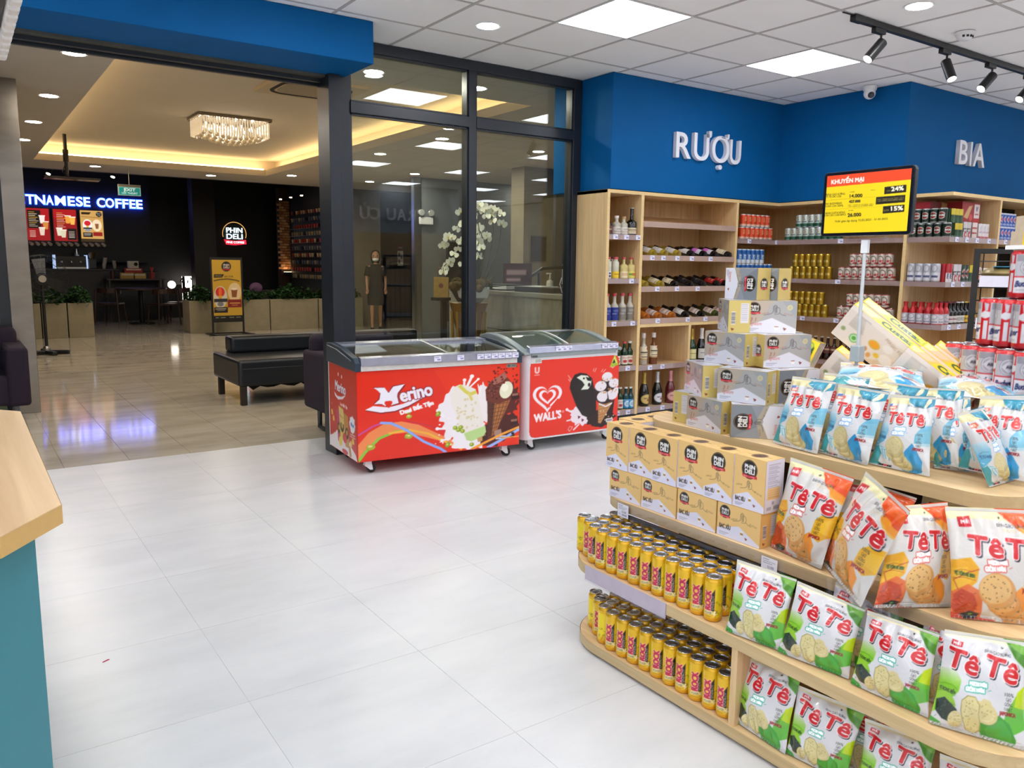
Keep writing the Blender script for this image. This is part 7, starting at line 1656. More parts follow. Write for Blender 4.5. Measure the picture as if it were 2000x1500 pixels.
for q in range(3):
    for k in range(12):
        x = 1.786+0.0553*q; y = 1.441+0.0551*k+(0.0 if q % 2 == 0 else 0.014)
        if k >= 10: x += 0.012*(k-9)**1.6 if q == 0 else 0
        rock(x, y, T1+0.0005, 'yellow energy can in the '+rows_m[q]+' row of the bottom can shelf, '+ORD[11-k]+' from the left', rows_m[q]+' row, bottom shelf of energy cans', R(118)+rg0.uniform(-0.25, 0.25) if not (q == 0 and k == 10) else R(210))
rock(1.850, 2.105, T1+0.0005, 'yellow energy can at the far rounded end of the bottom can shelf, outermost', None, 0.3)

# ---- coffee cartons
def fist(a, x, y, s, col, w=0.5):
    P = lambda pts: [(x+p*s, y+q*s) for p, q in pts]
    a.line(P([(-1.6, .9), (-.7, .75), (-.15, .5), (0, .1), (-.05, -.5), (.2, -.85), (.5, -.75), (.55, -.45)]), w, col)
    for k in range(4): a.line(P([(-.05+.05*k, -.5+.28*k), (.25, -.62+.28*k), (.55, -.52+.28*k), (.56, -.38+.28*k), (.2, -.35+.28*k)]), w, col)
    a.line(P([(.55, -.5), (.95, -.35), (1.1, .1), (1.0, .5), (.7, .75), (.2, .7)]), w, col); a.line(P([(1.0, .5), (1.5, .85), (2.1, .95)]), w, col)
def cup(a, x, y, s, c1='#e8e6e0', c2='#a8722c'):
    a.poly([(x-s*.7, y-s), (x+s*.7, y-s), (x+s*.5, y+s), (x-s*.5, y+s)], c1); a.poly([(x-s*.62, y-s*.3), (x+s*.62, y-s*.3), (x+s*.55, y+s*.4), (x-s*.55, y+s*.4)], c2)
def beans(a, x, y, s):
    for dx, dy in ((0, 0), (s, s*.3), (s*.4, s*.9)): a.ell(x+dx, y+dy, s*.55, s*.4, '#7a2a1c', 30)
def carton_art_land(top, mid, white='#d9d8ea', word='BAC XÌU', wc='#3a2a22', silver=False):
    a = Art(112, 72, top)
    if silver:
        a.poly([(0, 0), (60, 0), (20, 72), (0, 72)], mid, 0.45); a.poly([(80, 0), (112, 0), (112, 40)], '#8e99a4', 0.5)
    a.poly([(0, 58), (60, 38), (112, 62), (112, 72), (0, 72)] if silver else [(0, 56), (58, 40), (112, 68), (112, 72), (0, 72)], white)
    emblem(a, 20, 17, 14); fist(a, 62, 20, 13, '#6a5a44' if not silver else '#4a4c52', 0.8)
    a.text('CÀ PHÊ THẬT', 36, 31, 3.4, '#7a6034' if not silver else '#a0705a', rot=-8, fit=18); a.text('KẾT NỐI THẬT', 84, 30, 3.4, '#7a6034' if not silver else '#a0705a', rot=8, fit=20)
    if silver:
        a.text('3 1', 12, 46, 8, '#b0503c', shear=.2); a.text('Signature', 11, 55, 8, '#c0605a', shear=.3, fit=26); a.ell(97, 14, 6, 6, '#cfc69a'); a.ell(97, 14, 4, 4, '#bdb894'); a.ell(70, 58, 6, 1.6, '#eeeae6'); a.ell(70, 58, 5, 1.1, '#7a3420'); a.poly([(64, 58.5), (76, 58.5), (73, 65), (67, 65)], '#f0eeec'); beans(a, 86, 61, 3.4)
    else:
        a.text(word, 6, 54, 9, wc, bold=.35, fit=30); cup(a, 66, 54, 6); beans(a, 76, 61, 3)
    for k in range(3): a.rect(6, 62+2.6*k, 26-5*k, 0.9, '#8a88a0')
    return a
def carton_art_port(top, mid=None, white='#d9d8ea', silver=False):
    a = Art(78, 106, top)
    if silver: a.poly([(0, 0), (78, 0), (78, 40), (30, 60)], mid, 0.5); a.poly([(0, 60), (40, 50), (78, 66), (78, 80), (0, 86)], '#c8b088', 0.5)
    a.poly([(0, 84), (36, 70), (78, 94), (78, 106), (0, 106)] if not silver else [(0, 76), (39, 62), (78, 76), (78, 106), (0, 106)], white)
    emblem(a, 38, 24, 19.5); fist(a, 34, 56, 11, '#6a5a44' if not silver else '#4a4c52', 0.8)
    a.text('CÀ PHÊ THẬT', 6, 62, 3.2, '#7a6034', rot=-6, fit=16); a.text('KẾT NỐI THẬT', 52, 68, 3.2, '#7a6034', rot=14, fit=20)
    if silver: a.text('Signature', 8, 94, 8, '#c0605a', shear=.3, fit=26)
    else: a.text('BAC XÌU', 5, 92, 8, '#3a2a22', bold=.3, fit=25); cup(a, 42, 86, 5.5)
    beans(a, 52, 94, 3)
    for k in range(3): a.rect(5, 96+2.4*k, 22-4*k, 0.9, '#8a88a0')
    return a
YEL = '#e3bd7a'
A_YL = carton_art_land(YEL, None); A_YP = carton_art_port(YEL)
A_SL = carton_art_land('#a9a8a8', '#c2a888', '#dcdde8', silver=True); A_SP = carton_art_port('#8d939c', '#6f7880', '#dcdde8', silver=True)
def end_art(bg, w=44, h=70):
    a = Art(w, h, bg); a.rect(w*.55, h*.08, w*.38, h*.62, '#d8d6dc'); 
    for k in range(9): a.rect(w*.58, h*(.12+.06*k), w*.3, 0.8, '#9a98a8')
    a.rect(w*.12, h*.35, w*.2, h*.40, '#e4e2e6')
    for k in range(14): a.rect(w*.13, h*(.37+.026*k), w*.18, .8, '#2a2a2a')
    beans(a, w*.16, h*.88, 3); return a
def info_art():
    a = Art(40, 80, '#d4cfdc'); 
    for k in range(14): a.rect(5, 6+3.2*k, 26-(k*5) % 9, 1, '#8c8898')
    a.rect(5, 42, 28, 18, '#e0b880')
    for k in range(4): a.rect(7, 45+3.6*k, 24, .8, '#b08a50')
    a.rect(16, 63, 5, 5, '#9a96a4'); a.rect(5, 71, 10, 5, '#a8a4b0'); a.rect(20, 70, 13, 6, '#9894a4'); return a
ENDS = {'y': end_art('#dcb16a'), 'g': end_art('#cdbb72'), 'i': info_art()}
M_CART = printmat('carton_print', 0.42, coat=0.15)
M_CARTS = printmat('carton_print_satin', 0.30, metal=0.25, coat=0.2)
DOT = Art(30, 20, YEL); DOT.ell(15, 10, 6, 6, '#3a2418'); DOT.ell(15, 10, 5.3, 5.3, '#a8806a'); DOT.ell(15, 10, 4.6, 4.6, '#4a2e20')
DOTG = Art(30, 46, '#cdb56c'); emblem(DOTG, 15, 23, 8.5)
TOPS = Art(112, 50, '#c9ccd4'); emblem(TOPS, 30, 25, 11)
MESHC = {}
def carton_proto(kind, art, w, h, d, body, endk, endl, top, mat):
    if kind in MESHC: return MESHC[kind]
    m = dict(carton_body=B().box(0, w, 0, d, 0, h).mesh('carton_body', body),
        front_print=quadgrid('front_print', (0.0006, -0.0006, 0.0006), (w-0.0012, 0, 0), (0, 0, h-0.0012), art, mat, int(art.w*0.95), int(art.h*0.95)),
        end_print=quadgrid('end_print', (w+0.0006, 0.0006, 0.0006), (0, d-0.0012, 0), (0, 0, h-0.0012), endk, mat, 44, 66),
        rear_end_print=quadgrid('rear_end_print', (-0.0006, d-0.0006, 0.0006), (0, -d+0.0012, 0), (0, 0, h-0.0012), endl, mat, 30, 44),
        top_print=quadgrid('top_print', (0.0006, 0.0006, h+0.0005), (w-0.0012, 0, 0), (0, d-0.0012, 0), top, mat, 40, 30))
    MESHC[kind] = m; return m
def carton(kind, x, y, z, rz, lab, grp, args, bev=0.0):
    m = carton_proto(kind, *args); t = tag(E('coffee_carton', (x, y, z), rz), lab, 'carton', grp)
    for k, me in m.items(): obj(k, me, t)
    if kind in ('yp', 'yl'):
        w, h, d = args[1:4]
        B().box(w*.1, w*.9, d*.5-.0003, d*.5+.0003, h+.0006, h+.0012).build('lid_flap_seam', pmat('seam_tan', '#b89a60', 0.6), t)
    return t
BY = pmat('carton_yellow', YEL, 0.5, var=0.02); BG = pmat('carton_gold', '#c9b268', 0.45, var=0.04)
YLA = (A_YL, 0.1645, 0.1065, 0.085, BY, ENDS['y'], ENDS['y'], DOT, M_CART); YPA = (A_YP, 0.1155, 0.161, 0.085, BY, ENDS['i'], ENDS['i'], DOT, M_CART)
ordn = ['leftmost', 'second from the left', 'third from the left', 'fourth from the left', 'fifth from the left', 'rightmost']
for k, y in enumerate((2.122, 1.956, 1.786, 1.616)):
    carton('yl', 1.916, y, T3+.0005, -PI/2, 'yellow coffee carton lying in the lower row, '+(ordn[k] if k < 3 else 'rightmost, barcode end showing'), 'lower row of yellow coffee cartons', YLA)
for k in range(6):
    carton('yp', 1.916+0.004*(k % 2), 2.146-0.1168*k, T3+0.108, -PI/2, 'upright yellow coffee carton in the upper row, '+(ordn[k] if k < 5 else 'rightmost, its lilac side showing'), 'upper row of yellow coffee cartons', YPA)
for k in range(3):
    carton('yp', 2.010+0.089*k, 2.185+.006*k, T3+0.108, -PI/2, 'upright yellow coffee carton behind the upper row at the far end, '+['next to the row', 'middle', 'farthest'][k], 'yellow cartons at the far end', YPA)
    carton('yl', 2.010+0.089*k, 2.20, T3+.0005, -PI/2, 'yellow coffee carton lying under the far end cartons, '+['nearest the aisle', 'middle', 'farthest'][k], 'lower yellow cartons at the far end', YLA)
SLA = (A_SL, 0.172, 0.1095, 0.074, BG, ENDS['g'], DOTG, TOPS, M_CARTS); SPA = (A_SP.turned(), 0.160, 0.1095, 0.074, BG, DOTG, DOTG, TOPS, M_CARTS)
A_SP2 = Art(2, 2); A_SP2.w, A_SP2.h, A_SP2.ss = A_SP.h, A_SP.w, A_SP.ss; A_SP2.a = np.rot90(A_SP.a, -1).copy()
SQA = (A_SP2, 0.135, 0.1095, 0.072, BG, DOTG, DOTG, TOPS, M_CARTS); SRA = (A_SP.turned(), 0.165, 0.1095, 0.074, BG, DOTG, DOTG, TOPS, M_CARTS)
LV = [T4+.0005+0.1103*k for k in range(5)]
def sc_(kind, args, x, y, lv, deg, lab): carton(kind, x, y, LV[lv], R(deg), lab, 'stacked silver coffee cartons', args)
sc_('sl', SLA, 2.080, 1.914, 0, -96, 'silver coffee carton at the left of the bottom layer, front square on')
sc_('sr', SRA, 2.056, 1.698, 0, -47, 'silver coffee carton on its side in the bottom layer, beside the blue bags')
sc_('sl', SLA, 2.275, 2.005, 0, 181, 'silver coffee carton behind the left of the bottom layer, gold end showing')
sc_('sl', SLA, 2.147, 1.992, 1, -117, 'silver coffee carton at the left of the second layer, gold end toward the aisle')
sc_('sl', SLA, 2.082, 1.784, 1, -76, 'silver coffee carton in the middle of the second layer')
sc_('sr', SRA, 2.192, 1.623, 1, -14, 'silver coffee carton at the right of the second layer, emblem on its side')
sc_('sl', SLA, 2.158, 1.915, 2, -89, 'silver coffee carton at the left of the third layer')
sc_('sl', SLA, 2.201, 1.696, 2, -24, 'silver coffee carton at the right of the third layer, gold left end showing')
sc_('sl', SLA, 2.262, 1.775, 2, -24, 'silver coffee carton behind the right of the third layer')
sc_('sl', SLA, 2.270, 1.957, 3, -128, 'silver coffee carton at the left of the fourth layer, barcode end showing')
sc_('sl', SLA, 2.215, 1.796, 3, -45, 'silver coffee carton at the right of the fourth layer')
sc_('sq', SQA, 2.244, 1.910, 4, -88, 'silver coffee carton on the very top, left of two')
sc_('sq', SQA, 2.318, 1.882, 4, -87, 'silver coffee carton on the very top, right of two')

# ---- promotion sign on a pole
def promo():
    t = tag(E('promotion_sign', (2.30, 1.42, 0)), 'yellow and red promotion board reading KHUYẾN MẠI on a pole', 'sign')
    q = [(268, 178), (968, 128), (930, 690), (228, 690)]
    a = Art(190, 124, '#f2d414', quad=q)
    k = '#1c1a10'
    a.rect(200, 100, 800, 78, '#e8491e'); a.poly([(200, 100), (1000, 100), (1000, 224), (956, 227), (258, 277), (200, 280)], '#e8491e')
    a.text('KHUYẾN MẠI', 297, 250, 36, '#f6ece0', bold=.5, rot=-4.0, shear=.1, fit=272)
    for s, x, y, h, f, b in (('BÁNH GẠO NƯỚNG', 256, 350, 16, 155, 0), ('TÊ TÊ CÁC LOẠI', 254, 370, 16, 126, 0), ('14.000', 444, 374, 28, 112, .4), ('19.000', 452, 328, 8, 40, 0), ('MUA 1', 628, 316, 7, 40, 0), ('BIA BUDWEISER', 250, 432, 16, 136, 0), ('SLEEK LON 330ML', 248, 454, 16, 148, 0),
            ('427.000', 445, 420, 21, 94, .3), ('MUA 1 THÙNG 24 LON TẶNG 1 LỐC 6', 436, 446, 8, 215, 0), ('LON (330ML) BUDWEISER SLEEK', 436, 459, 8, 210, 0), ('BÁNH CUSTAS BÔNG', 244, 517, 16, 168, 0), ('LAN CÁC LOẠI 06PCS', 240, 537, 16, 176, 0), ('26.000', 432, 546, 30, 112, .4), ('31.000', 440, 494, 8, 38, 0),
            ('Thời gian áp dụng 15.03.2022 - 31.03.2022', 322, 594, 18, 446, 0)):
        a.text(s, x, y, h, k, bold=b, rot=-1.6, fit=f)
    for P in ([(742, 288), (924, 272), (920, 338), (738, 352)], [(672, 376), (916, 362), (912, 428), (668, 442)], [(730, 460), (910, 450), (906, 514), (726, 526)]): a.poly(P, '#1e1b12')
    a.text('24%', 797, 326, 36, '#f6f0d0', bold=.7, rot=-4, fit=104); a.text('GIẢM', 758, 330, 13, '#e8d860', rot=-3, fit=34); a.text('15%', 784, 502, 36, '#f6f0d0', bold=.7, rot=-2.5, fit=112); a.text('GIẢM', 733, 506, 15, '#e8d860', rot=-3, fit=44)
    a.text('MUA 1 THÙNG 24 LON TẶNG 1 LỐC 6', 682, 404, 12, '#f0e27a', rot=-3, fit=222); a.text('LON (330ML) BUDWEISER SLEEK', 682, 419, 12, '#f0e27a', rot=-3, fit=214)
    a.line([(250, 392), (668, 374)], .4, '#a88f10'); a.line([(246, 478), (726, 462)], .4, '#a88f10')
    yl, yr, zb, zt = 1.577, 1.281, 1.463, 1.661
    f = B(); P = [(y+yr, z+zb) for y, z in rrect(yl-yr, zt-zb, 0.012, 5)]
    f.prism([(y, z) for y, z in P], 2.297, 2.315, 'x'); f.build('frame', pmat('sign_frame', '#0f141c', 0.2, var=0), t, loc=(-2.30, -1.42, 0), bevel=0.002)
    obj('board_print', quadgrid('board_print', (2.2962-2.3, yl-0.011-1.42, zb+0.010), (0, -(yl-yr-0.022), 0), (0, 0, zt-zb-0.020), a, printmat('sign_print', 0.35), 300, 200), t)
    B().box(-0.004, -0.0035, -0.14, 0.157, zb, zt).build('cover_edge', M_CLEAR, t)
    B().cyl((0.006, 0.005, 1.06), (0.006, 0.005, 1.445), 0.0055, n=12).build('upper_pole', pmat('pole_grey', '#aeb4ba', 0.3), t)
    B().cyl((0.006, 0.005, T4+.012), (0.006, 0.005, 1.06), 0.0085, n=12).build('lower_pole', pmat('pole_white', '#c8ccd0', 0.3), t)
    B().box(-0.012, 0.02, -0.012, 0.02, 1.075, 1.125).build('clamp', pmat('clamp_grey', '#98a2a6', 0.4), t, bevel=0.003)
    B().box(0.0, 0.012, -0.006, 0.016, 1.41, 1.45).build('top_socket', pmat('pole_white', '#c8ccd0', 0.3), t); B().box(-0.004, 0.018, -0.06, 0.07, 1.448, 1.4625).build('clip_bar', M_CLEAR, t)
    B().cyl((0.006, 0.005, T4+.0005), (0.006, 0.005, T4+.012), 0.07, n=28).build('base', M_WHITEP, t)
promo()

# ---- sponge cake cartons leaning behind the snack bags
def custas():
    W_ = Art(92, 50, '#d9cfc6'); W_.poly([(0, 0), (92, 0), (92, 8), (0, 6)], '#e4dcd4'); W_.poly([(50, 50), (92, 20), (92, 50)], '#c8a884', 0.5)
    W_.ell(50, 26, 8, 6, '#c8ae60'); W_.ell(50, 26, 6.5, 4.5, '#e09a1c'); W_.ell(66, 20, 7, 5, '#e2dcd8'); W_.ell(72, 34, 9, 7, '#e6e0dc'); W_.ell(44, 38, 3, 3.6, '#c08a50'); W_.ell(52, 42, 3, 3.6, '#c8945a'); W_.ell(60, 36, 4, 3, '#e0b838'); W_.ell(26, 36, 6, 6, '#4a9a3a'); W_.ell(26, 36, 4.6, 4.6, '#dff0d8'); W_.ell(26, 36, 3.2, 3.2, '#4a9a3a')
    for k in range(9): W_.rect(10, 6+2.3*k, 22-(k*7) % 8, .8, '#9a948c')
    W_.ell(8, 34, 3, 3, '#8a9a6a'); W_.text('MAGIC FOOD', 56, 12, 4, '#9a7a5a', rot=10)
    Y_ = Art(92, 22, '#f0d018'); Y_.poly([(2, 3), (34, 3), (26, 19), (2, 19)], '#ece0c0', .8); Y_.poly([(18, 0), (40, 0), (30, 22), (8, 22)], '#e0a8a0', .5); Y_.text('Custas', 38, 17, 13, '#1a4a2c', bold=.6, fit=46); Y_.ell(84, 11, 5, 5, '#7ab03a'); Y_.ell(84, 11, 3.6, 3.6, '#d8e050')
    G_ = Art(50, 22, '#cda468'); G_.poly([(0, 0), (50, 0), (50, 10), (0, 16)], '#e0c498')
    mp = printmat('cake_box_print', 0.32, coat=0.25); L, Wd, T = 0.24, 0.128, 0.048
    body = B().box(0, L, 0, Wd, 0, T).mesh('carton_body', pmat('cake_box_card', '#d8cab0', 0.45))
    face = quadgrid('face_print', (0, Wd, -.0005), (L, 0, 0), (0, -Wd, 0), W_, mp, 92, 50)
    strip = quadgrid('strip_print', (L, Wd+.0005, 0), (-L, 0, 0), (0, 0, T), Y_, mp, 110, 26)
    strip2 = quadgrid('strip_print', (0, -.0005, 0), (L, 0, 0), (0, 0, T), Y_, mp, 110, 26)
    endp = quadgrid('end_print', (L+.0005, 0, 0), (0, Wd, 0), (0, 0, T), G_, mp, 40, 18)
    end2 = quadgrid('end_print', (-.0005, Wd, 0), (0, -Wd, 0), (0, 0, T), Y_, mp, 40, 18)
    def box(e1, ey, p, lab):
        x = Vector(e1).normalized(); y = Vector(ey); y = (y-x*x.dot(y)).normalized(); z = x.cross(y)
        m = Matrix((x, y, z)).transposed().to_4x4(); m.translation = Vector(p)
        t = tag(E('cake_carton'), lab, 'carton', 'yellow and white sponge cake cartons'); t.matrix_world = m
        for k, me in (('carton_body', body), ('face_print', face), ('strip_print', strip), ('strip_print', strip2), ('end_print', endp), ('end_print', end2)): obj(k, me, t)
    cr_ = Vector((.8214, -.5703, .009)); cu_ = Vector((.085, .120, .989)); cb_ = Vector((-.564, -.812, .1476))     # right, up, toward the aisle
    ax = lambda q: cr_*q[0]+cu_*q[1]+cb_*q[2]
    e1, e2, e3 = ax((.66, -.66, .36)), ax((-.33, -.66, -.67)), ax((.72, .30, -.63))
    tl = Vector((2.405, 1.510, 1.247))
    lay = lambda o, lab: box(e1, e2, o, lab)
    lay(tl, 'white faced cake carton leaning by the sign pole')
    lay(tl+e3*0.056+e1*0.004, 'cake carton leaning behind the one by the pole')
    for k in range(3): lay(tl+e1*(0.168+0.004*k)+ax((0.010+0.050*k, -0.034+.008*k, 0.055-0.02*k)), ['lowest cake carton in front, yellow edge toward the beer cans', 'middle of the three lower cake cartons', 'rear of the three lower cake cartons'][k])
    lay(tl+ax((-.045, -.145, -.03)), 'cake carton behind the sign pole foot, mostly hidden')
    for k, p in enumerate(((2.56, 1.755, 1.085), (2.50, 1.665, 1.10))):
        yv = Vector((-0.35, 0.2, -0.9)); box(Vector((-0.25, 0.3, -0.95)), Vector((-.62, -.5, 0.55)), p, 'cake carton behind the silver cartons, word reading downwards, '+['left', 'right'][k])
    st = tag(E('cake_stack', (2.58, 1.62, T4+.0005)), 'plain cardboard riser under the cake cartons', 'box'); B().box(-.12, .12, -.16, .12, 0, .17).build('carton_body', pmat('riser_card', '#b8a486', 0.7), st); B().box(-.121, .121, -.02, .02, .05, .12).build('tape', pmat('tape_tan', '#a89a80', .4), st)
    Y2 = Art(40, 22, '#f0d018'); Y2.text('Custas', 12, 20, 7, '#1a4a2c', rot=-90, bold=.4, fit=18); Y2.rect(20, 4, 18, 14, '#e4dcc8')
    for k, (x_, y_, z_) in enumerate(((3.124, 1.258, 1.501), (3.110, 1.264, 1.447))):
        c = tag(E('cake_carton', (x_, y_, z_), R(-45)), 'yellow cake carton lying on the tall can stack, '+('upper' if k == 0 else 'lower'), 'carton')
        B().box(-.06, .12, 0, .1, 0, .053).build('carton_body', pmat('cake_box_card', '#d8cab0', .45), c); obj('end_print', quadgrid('end_print', (-.06, -.0006, 0), (.1, 0, 0), (0, 0, .053), Y2, mp, 40, 22), c)
custas()
# ================================================================ RICE CRACKER BAGS
def tete(a, pts, h, red='#c41f26', wide=(1.0, 1.0)):
    """the two-word name, each word placed at (x, y, rotation)"""
    for (x, y, rot), f in zip(pts, wide):
        a.text('Tê', x, y, h, red, 'l', bold=1.5, rot=rot, out=('#f7f2f0', 1.5), sh=(1.7, 2.0, '#2a2430'), fit=f)
def cracker(a, x, y, rx, ry, c, rot=0, dots=None, seed=1):
    a.ell(x+1.5, y+2, rx, ry, '#8a7a50', rot, .35); a.ell(x, y, rx, ry, c[0], rot); a.ell(x-rx*.08, y-ry*.08, rx*.86, ry*.86, c[1], rot, .8)
    rg = random.Random(seed)
    for _ in range(26):
        t = rg.uniform(0, 2*PI); q = math.sqrt(rg.random())*.85; px, py = rx*q*math.cos(t), ry*q*math.sin(t); cc, ss = math.cos(R(rot)), math.sin(R(rot))
        a.ell(x+px*cc-py*ss, y+px*ss+py*cc, 1.1 if dots else 1.8, .9, dots or c[2], n=8, al=.8 if dots else .5)
def bag_common(a, sub, subc, hot=True):
    a.text('NGON HƠN', 62, 78, 6.6, '#ffffff', 'c', bold=.5, rot=-3, out=(subc, 1.4), fit=26); a.text('GIÒN HƠN', 58, 87, 6.6, '#ffffff', 'c', bold=.5, rot=-3, out=(subc, 1.4), fit=28); a.line([(77, 82), (82, 80)], .8, subc)
    for k, (s, f) in enumerate((('100%', 14), ('GẠO', 8), ('GIỐNG', 11), ('NHẬT', 11))): a.text(s, 108, 84+7.6*k, 5.4, '#2a2a22', 'c', bold=.1, fit=f)
    a.text('JAPONICA', 107, 114, 5.6, '#8e1c20', 'c', bold=.35, fit=22)
    a.text('BÁNH GẠO NƯỚNG', 66, 25, 4.8, '#2a2a30', 'l', rot=3, fit=40); a.text('せんべい', 74, 32, 5.4, '#c9b070', 'l', rot=3, fit=20)
    a.text(sub, 3, 96, 5.2, '#3a5a1a' if hot else '#3a6a90', 'l', bold=.2, rot=6, fit=26)
def art_green():
    a = Art(130, 160, '#d0d0d3')
    a.poly([(0, 0), (130, 0), (130, 12), (60, 9), (0, 10)], '#e8dfb0', .8); a.poly([(92, 0), (130, 0), (130, 42), (112, 26), (100, 10)], '#4c8a2c'); a.poly([(96, 0), (130, 0), (130, 22), (110, 14)], '#7ab43c', .7)
    def grad(c0, c1, y0, y1):
        k0, k1 = srgb(c0), srgb(c1)
        return lambda x, y: k0+(k1-k0)*np.clip((y-y0)/(y1-y0), 0, 1)[..., None]
    a.poly([(0, 62), (24, 58), (36, 74), (34, 92), (22, 110), (0, 118)], grad('#d0d0d3', '#7fbf2a', 56, 86)); a.poly([(0, 90), (20, 92), (26, 110), (0, 140)], '#8fc62c'); a.ell(14, 112, 20, 14, '#8cc02c', 40)
    a.poly([(130, 68), (118, 82), (104, 112), (100, 134), (116, 140), (130, 130)], grad('#9ac41c', '#5cae3a', 70, 110)); a.poly([(130, 66), (120, 76), (116, 98), (130, 100)], '#b4cc10')
    a.line([(2, 88), (12, 84), (24, 85), (32, 90)], .7, '#4a7a1c'); a.line([(2, 100), (14, 97), (30, 101)], .7, '#4a7a1c')
    P = [(2, 116), (14, 108), (34, 122), (40, 134), (36, 150), (16, 146), (4, 134)]; a.poly(P, '#1c2e22'); rg = random.Random(3)
    for _ in range(30): x, y = rg.uniform(6, 36), rg.uniform(114, 146); a.line([(x, y), (x+rg.uniform(-5, 5), y+rg.uniform(-4, 4))], .6, '#3c5a44')
    a.poly([(72, 158), (66, 140), (78, 122), (96, 116), (110, 126), (118, 148), (116, 160), (76, 160)], '#38962e'); a.poly([(80, 156), (76, 142), (88, 124), (100, 122), (112, 140), (112, 158)], '#4aa83a', .7)
    c = ('#cfc188', '#dccf9c', '#a89a58')
    cracker(a, 34, 140, 10, 15, c, 10, seed=1); cracker(a, 74, 116, 20, 17, c, 30, seed=2)
    a.poly([(64, 106), (72, 94), (82, 96), (88, 110), (84, 126), (70, 128)], c[0], .9)
    a.poly([(40, 104), (48, 94), (60, 94), (68, 106), (67, 120), (70, 136), (70, 148), (62, 158), (50, 154), (46, 140), (40, 122)], '#9a8e58'); a.poly([(41, 105), (49, 95.5), (60, 95.5), (66.5, 106.5), (66, 120), (69, 136), (68.5, 147), (61.5, 156.5), (51, 153), (47, 140), (41.5, 122)], '#d3c78e')
    a.speck(lambda g: (g.uniform(45, 65), g.uniform(100, 150)), 40, '#9a9458', 1.1, 7); a.speck(lambda g: (g.uniform(70, 85), g.uniform(100, 124)), 18, '#9a9458', 1.1, 8)
    a.poly([(0, 146), (14, 152), (20, 160), (0, 160)], '#3c9a34'); a.poly([(30, 160), (44, 154), (70, 160)], '#e6e6e2')
    a.poly([(14, 13), (32, 15), (31, 23), (13, 21)], '#c0222c'); a.text('MỚI', 22, 20.5, 4.6, '#f6e0e0', 'c', bold=.3, rot=5, fit=12)
    a.ell(92, 14, 1.6, 1.6, '#2a2a1a'); bag_common(a, 'VỊ RONG BIỂN', '#1f9a80'); tete(a, ((6, 54, 10), (66, 56, 10)), 30, wide=(52, 52)); return a
def art_orange():
    a = Art(130, 160, '#cfccc8')
    a.poly([(0, 0), (130, 0), (130, 20), (90, 18), (50, 15), (0, 17)], '#e0d9a8'); a.poly([(68, 0), (130, 0), (130, 44), (116, 40), (96, 28), (80, 14)], '#de4e1c'); a.poly([(92, 22), (110, 26), (130, 34), (130, 48), (112, 42)], '#e8a028', .8); a.poly([(78, 6), (130, 10), (130, 22), (100, 20)], '#e86a2c', .6)
    a.poly([(0, 76), (26, 70), (36, 84), (32, 104), (12, 124), (0, 128)], '#dca01e'); a.poly([(0, 88), (20, 84), (28, 100), (10, 122), (0, 124)], '#e8b42c', .8)
    a.poly([(130, 68), (112, 70), (100, 84), (98, 110), (116, 118), (130, 106)], '#dca41c'); a.poly([(130, 76), (116, 80), (108, 100), (130, 104)], '#e4b430', .8)
    a.poly([(0, 122), (20, 108), (40, 118), (40, 160), (0, 160)], '#d8602a', .85); a.poly([(76, 122), (96, 106), (110, 126), (104, 158), (70, 160)], '#e08a2c')
    a.line([(2, 92), (12, 88), (28, 90)], .7, '#8a4a10'); a.line([(1, 102), (14, 99), (30, 102)], .7, '#8a4a10')
    P = [(2, 126), (12, 116), (28, 122), (34, 138), (28, 152), (10, 156), (0, 146)]; a.poly(P, '#b8401c'); rg = random.Random(5)
    for _ in range(34): x, y = rg.uniform(2, 30), rg.uniform(120, 152); a.line([(x, y), (x+rg.uniform(-6, 6), y+rg.uniform(-3, 3))], .8, rg.choice(['#d8663c', '#8a2a14', '#cf5228']))
    a.line([(8, 118), (2, 104), (20, 92), (36, 86)], .9, '#a02c1c'); a.poly([(0, 152), (30, 156), (60, 158), (60, 160), (0, 160)], '#c8402c')
    a.poly([(12, 154), (24, 147), (38, 150), (34, 158), (18, 160)], '#22262e'); a.ell(26, 152, 3, 1.6, '#6a9a3a')
    c = ('#cf8f4c', '#dca765', '#b87438'); d = '#4a3420'
    cracker(a, 82, 146, 20, 15, c, 20, d, 6); cracker(a, 74, 138, 22, 17, c, 16, d, 5); cracker(a, 68, 130, 24, 20, c, 10, d, 4); cracker(a, 60, 114, 26, 25, ('#d0995a', '#dfb878', '#c08a4c'), 0, d, 3)
    a.poly([(14, 14), (32, 12), (33, 27), (15, 28)], '#c0222c'); a.text('MỚI', 24, 23, 5, '#f6e0e0', 'c', bold=.4, rot=-3, fit=12)
    a.ell(72, 13, 1.6, 1.6, '#2a2a1a'); bag_common(a, 'VỊ TÔM MÈ ĐEN', '#c8453a'); tete(a, ((22, 64, 5), (74, 66, 5)), 26, wide=(48, 48)); return a
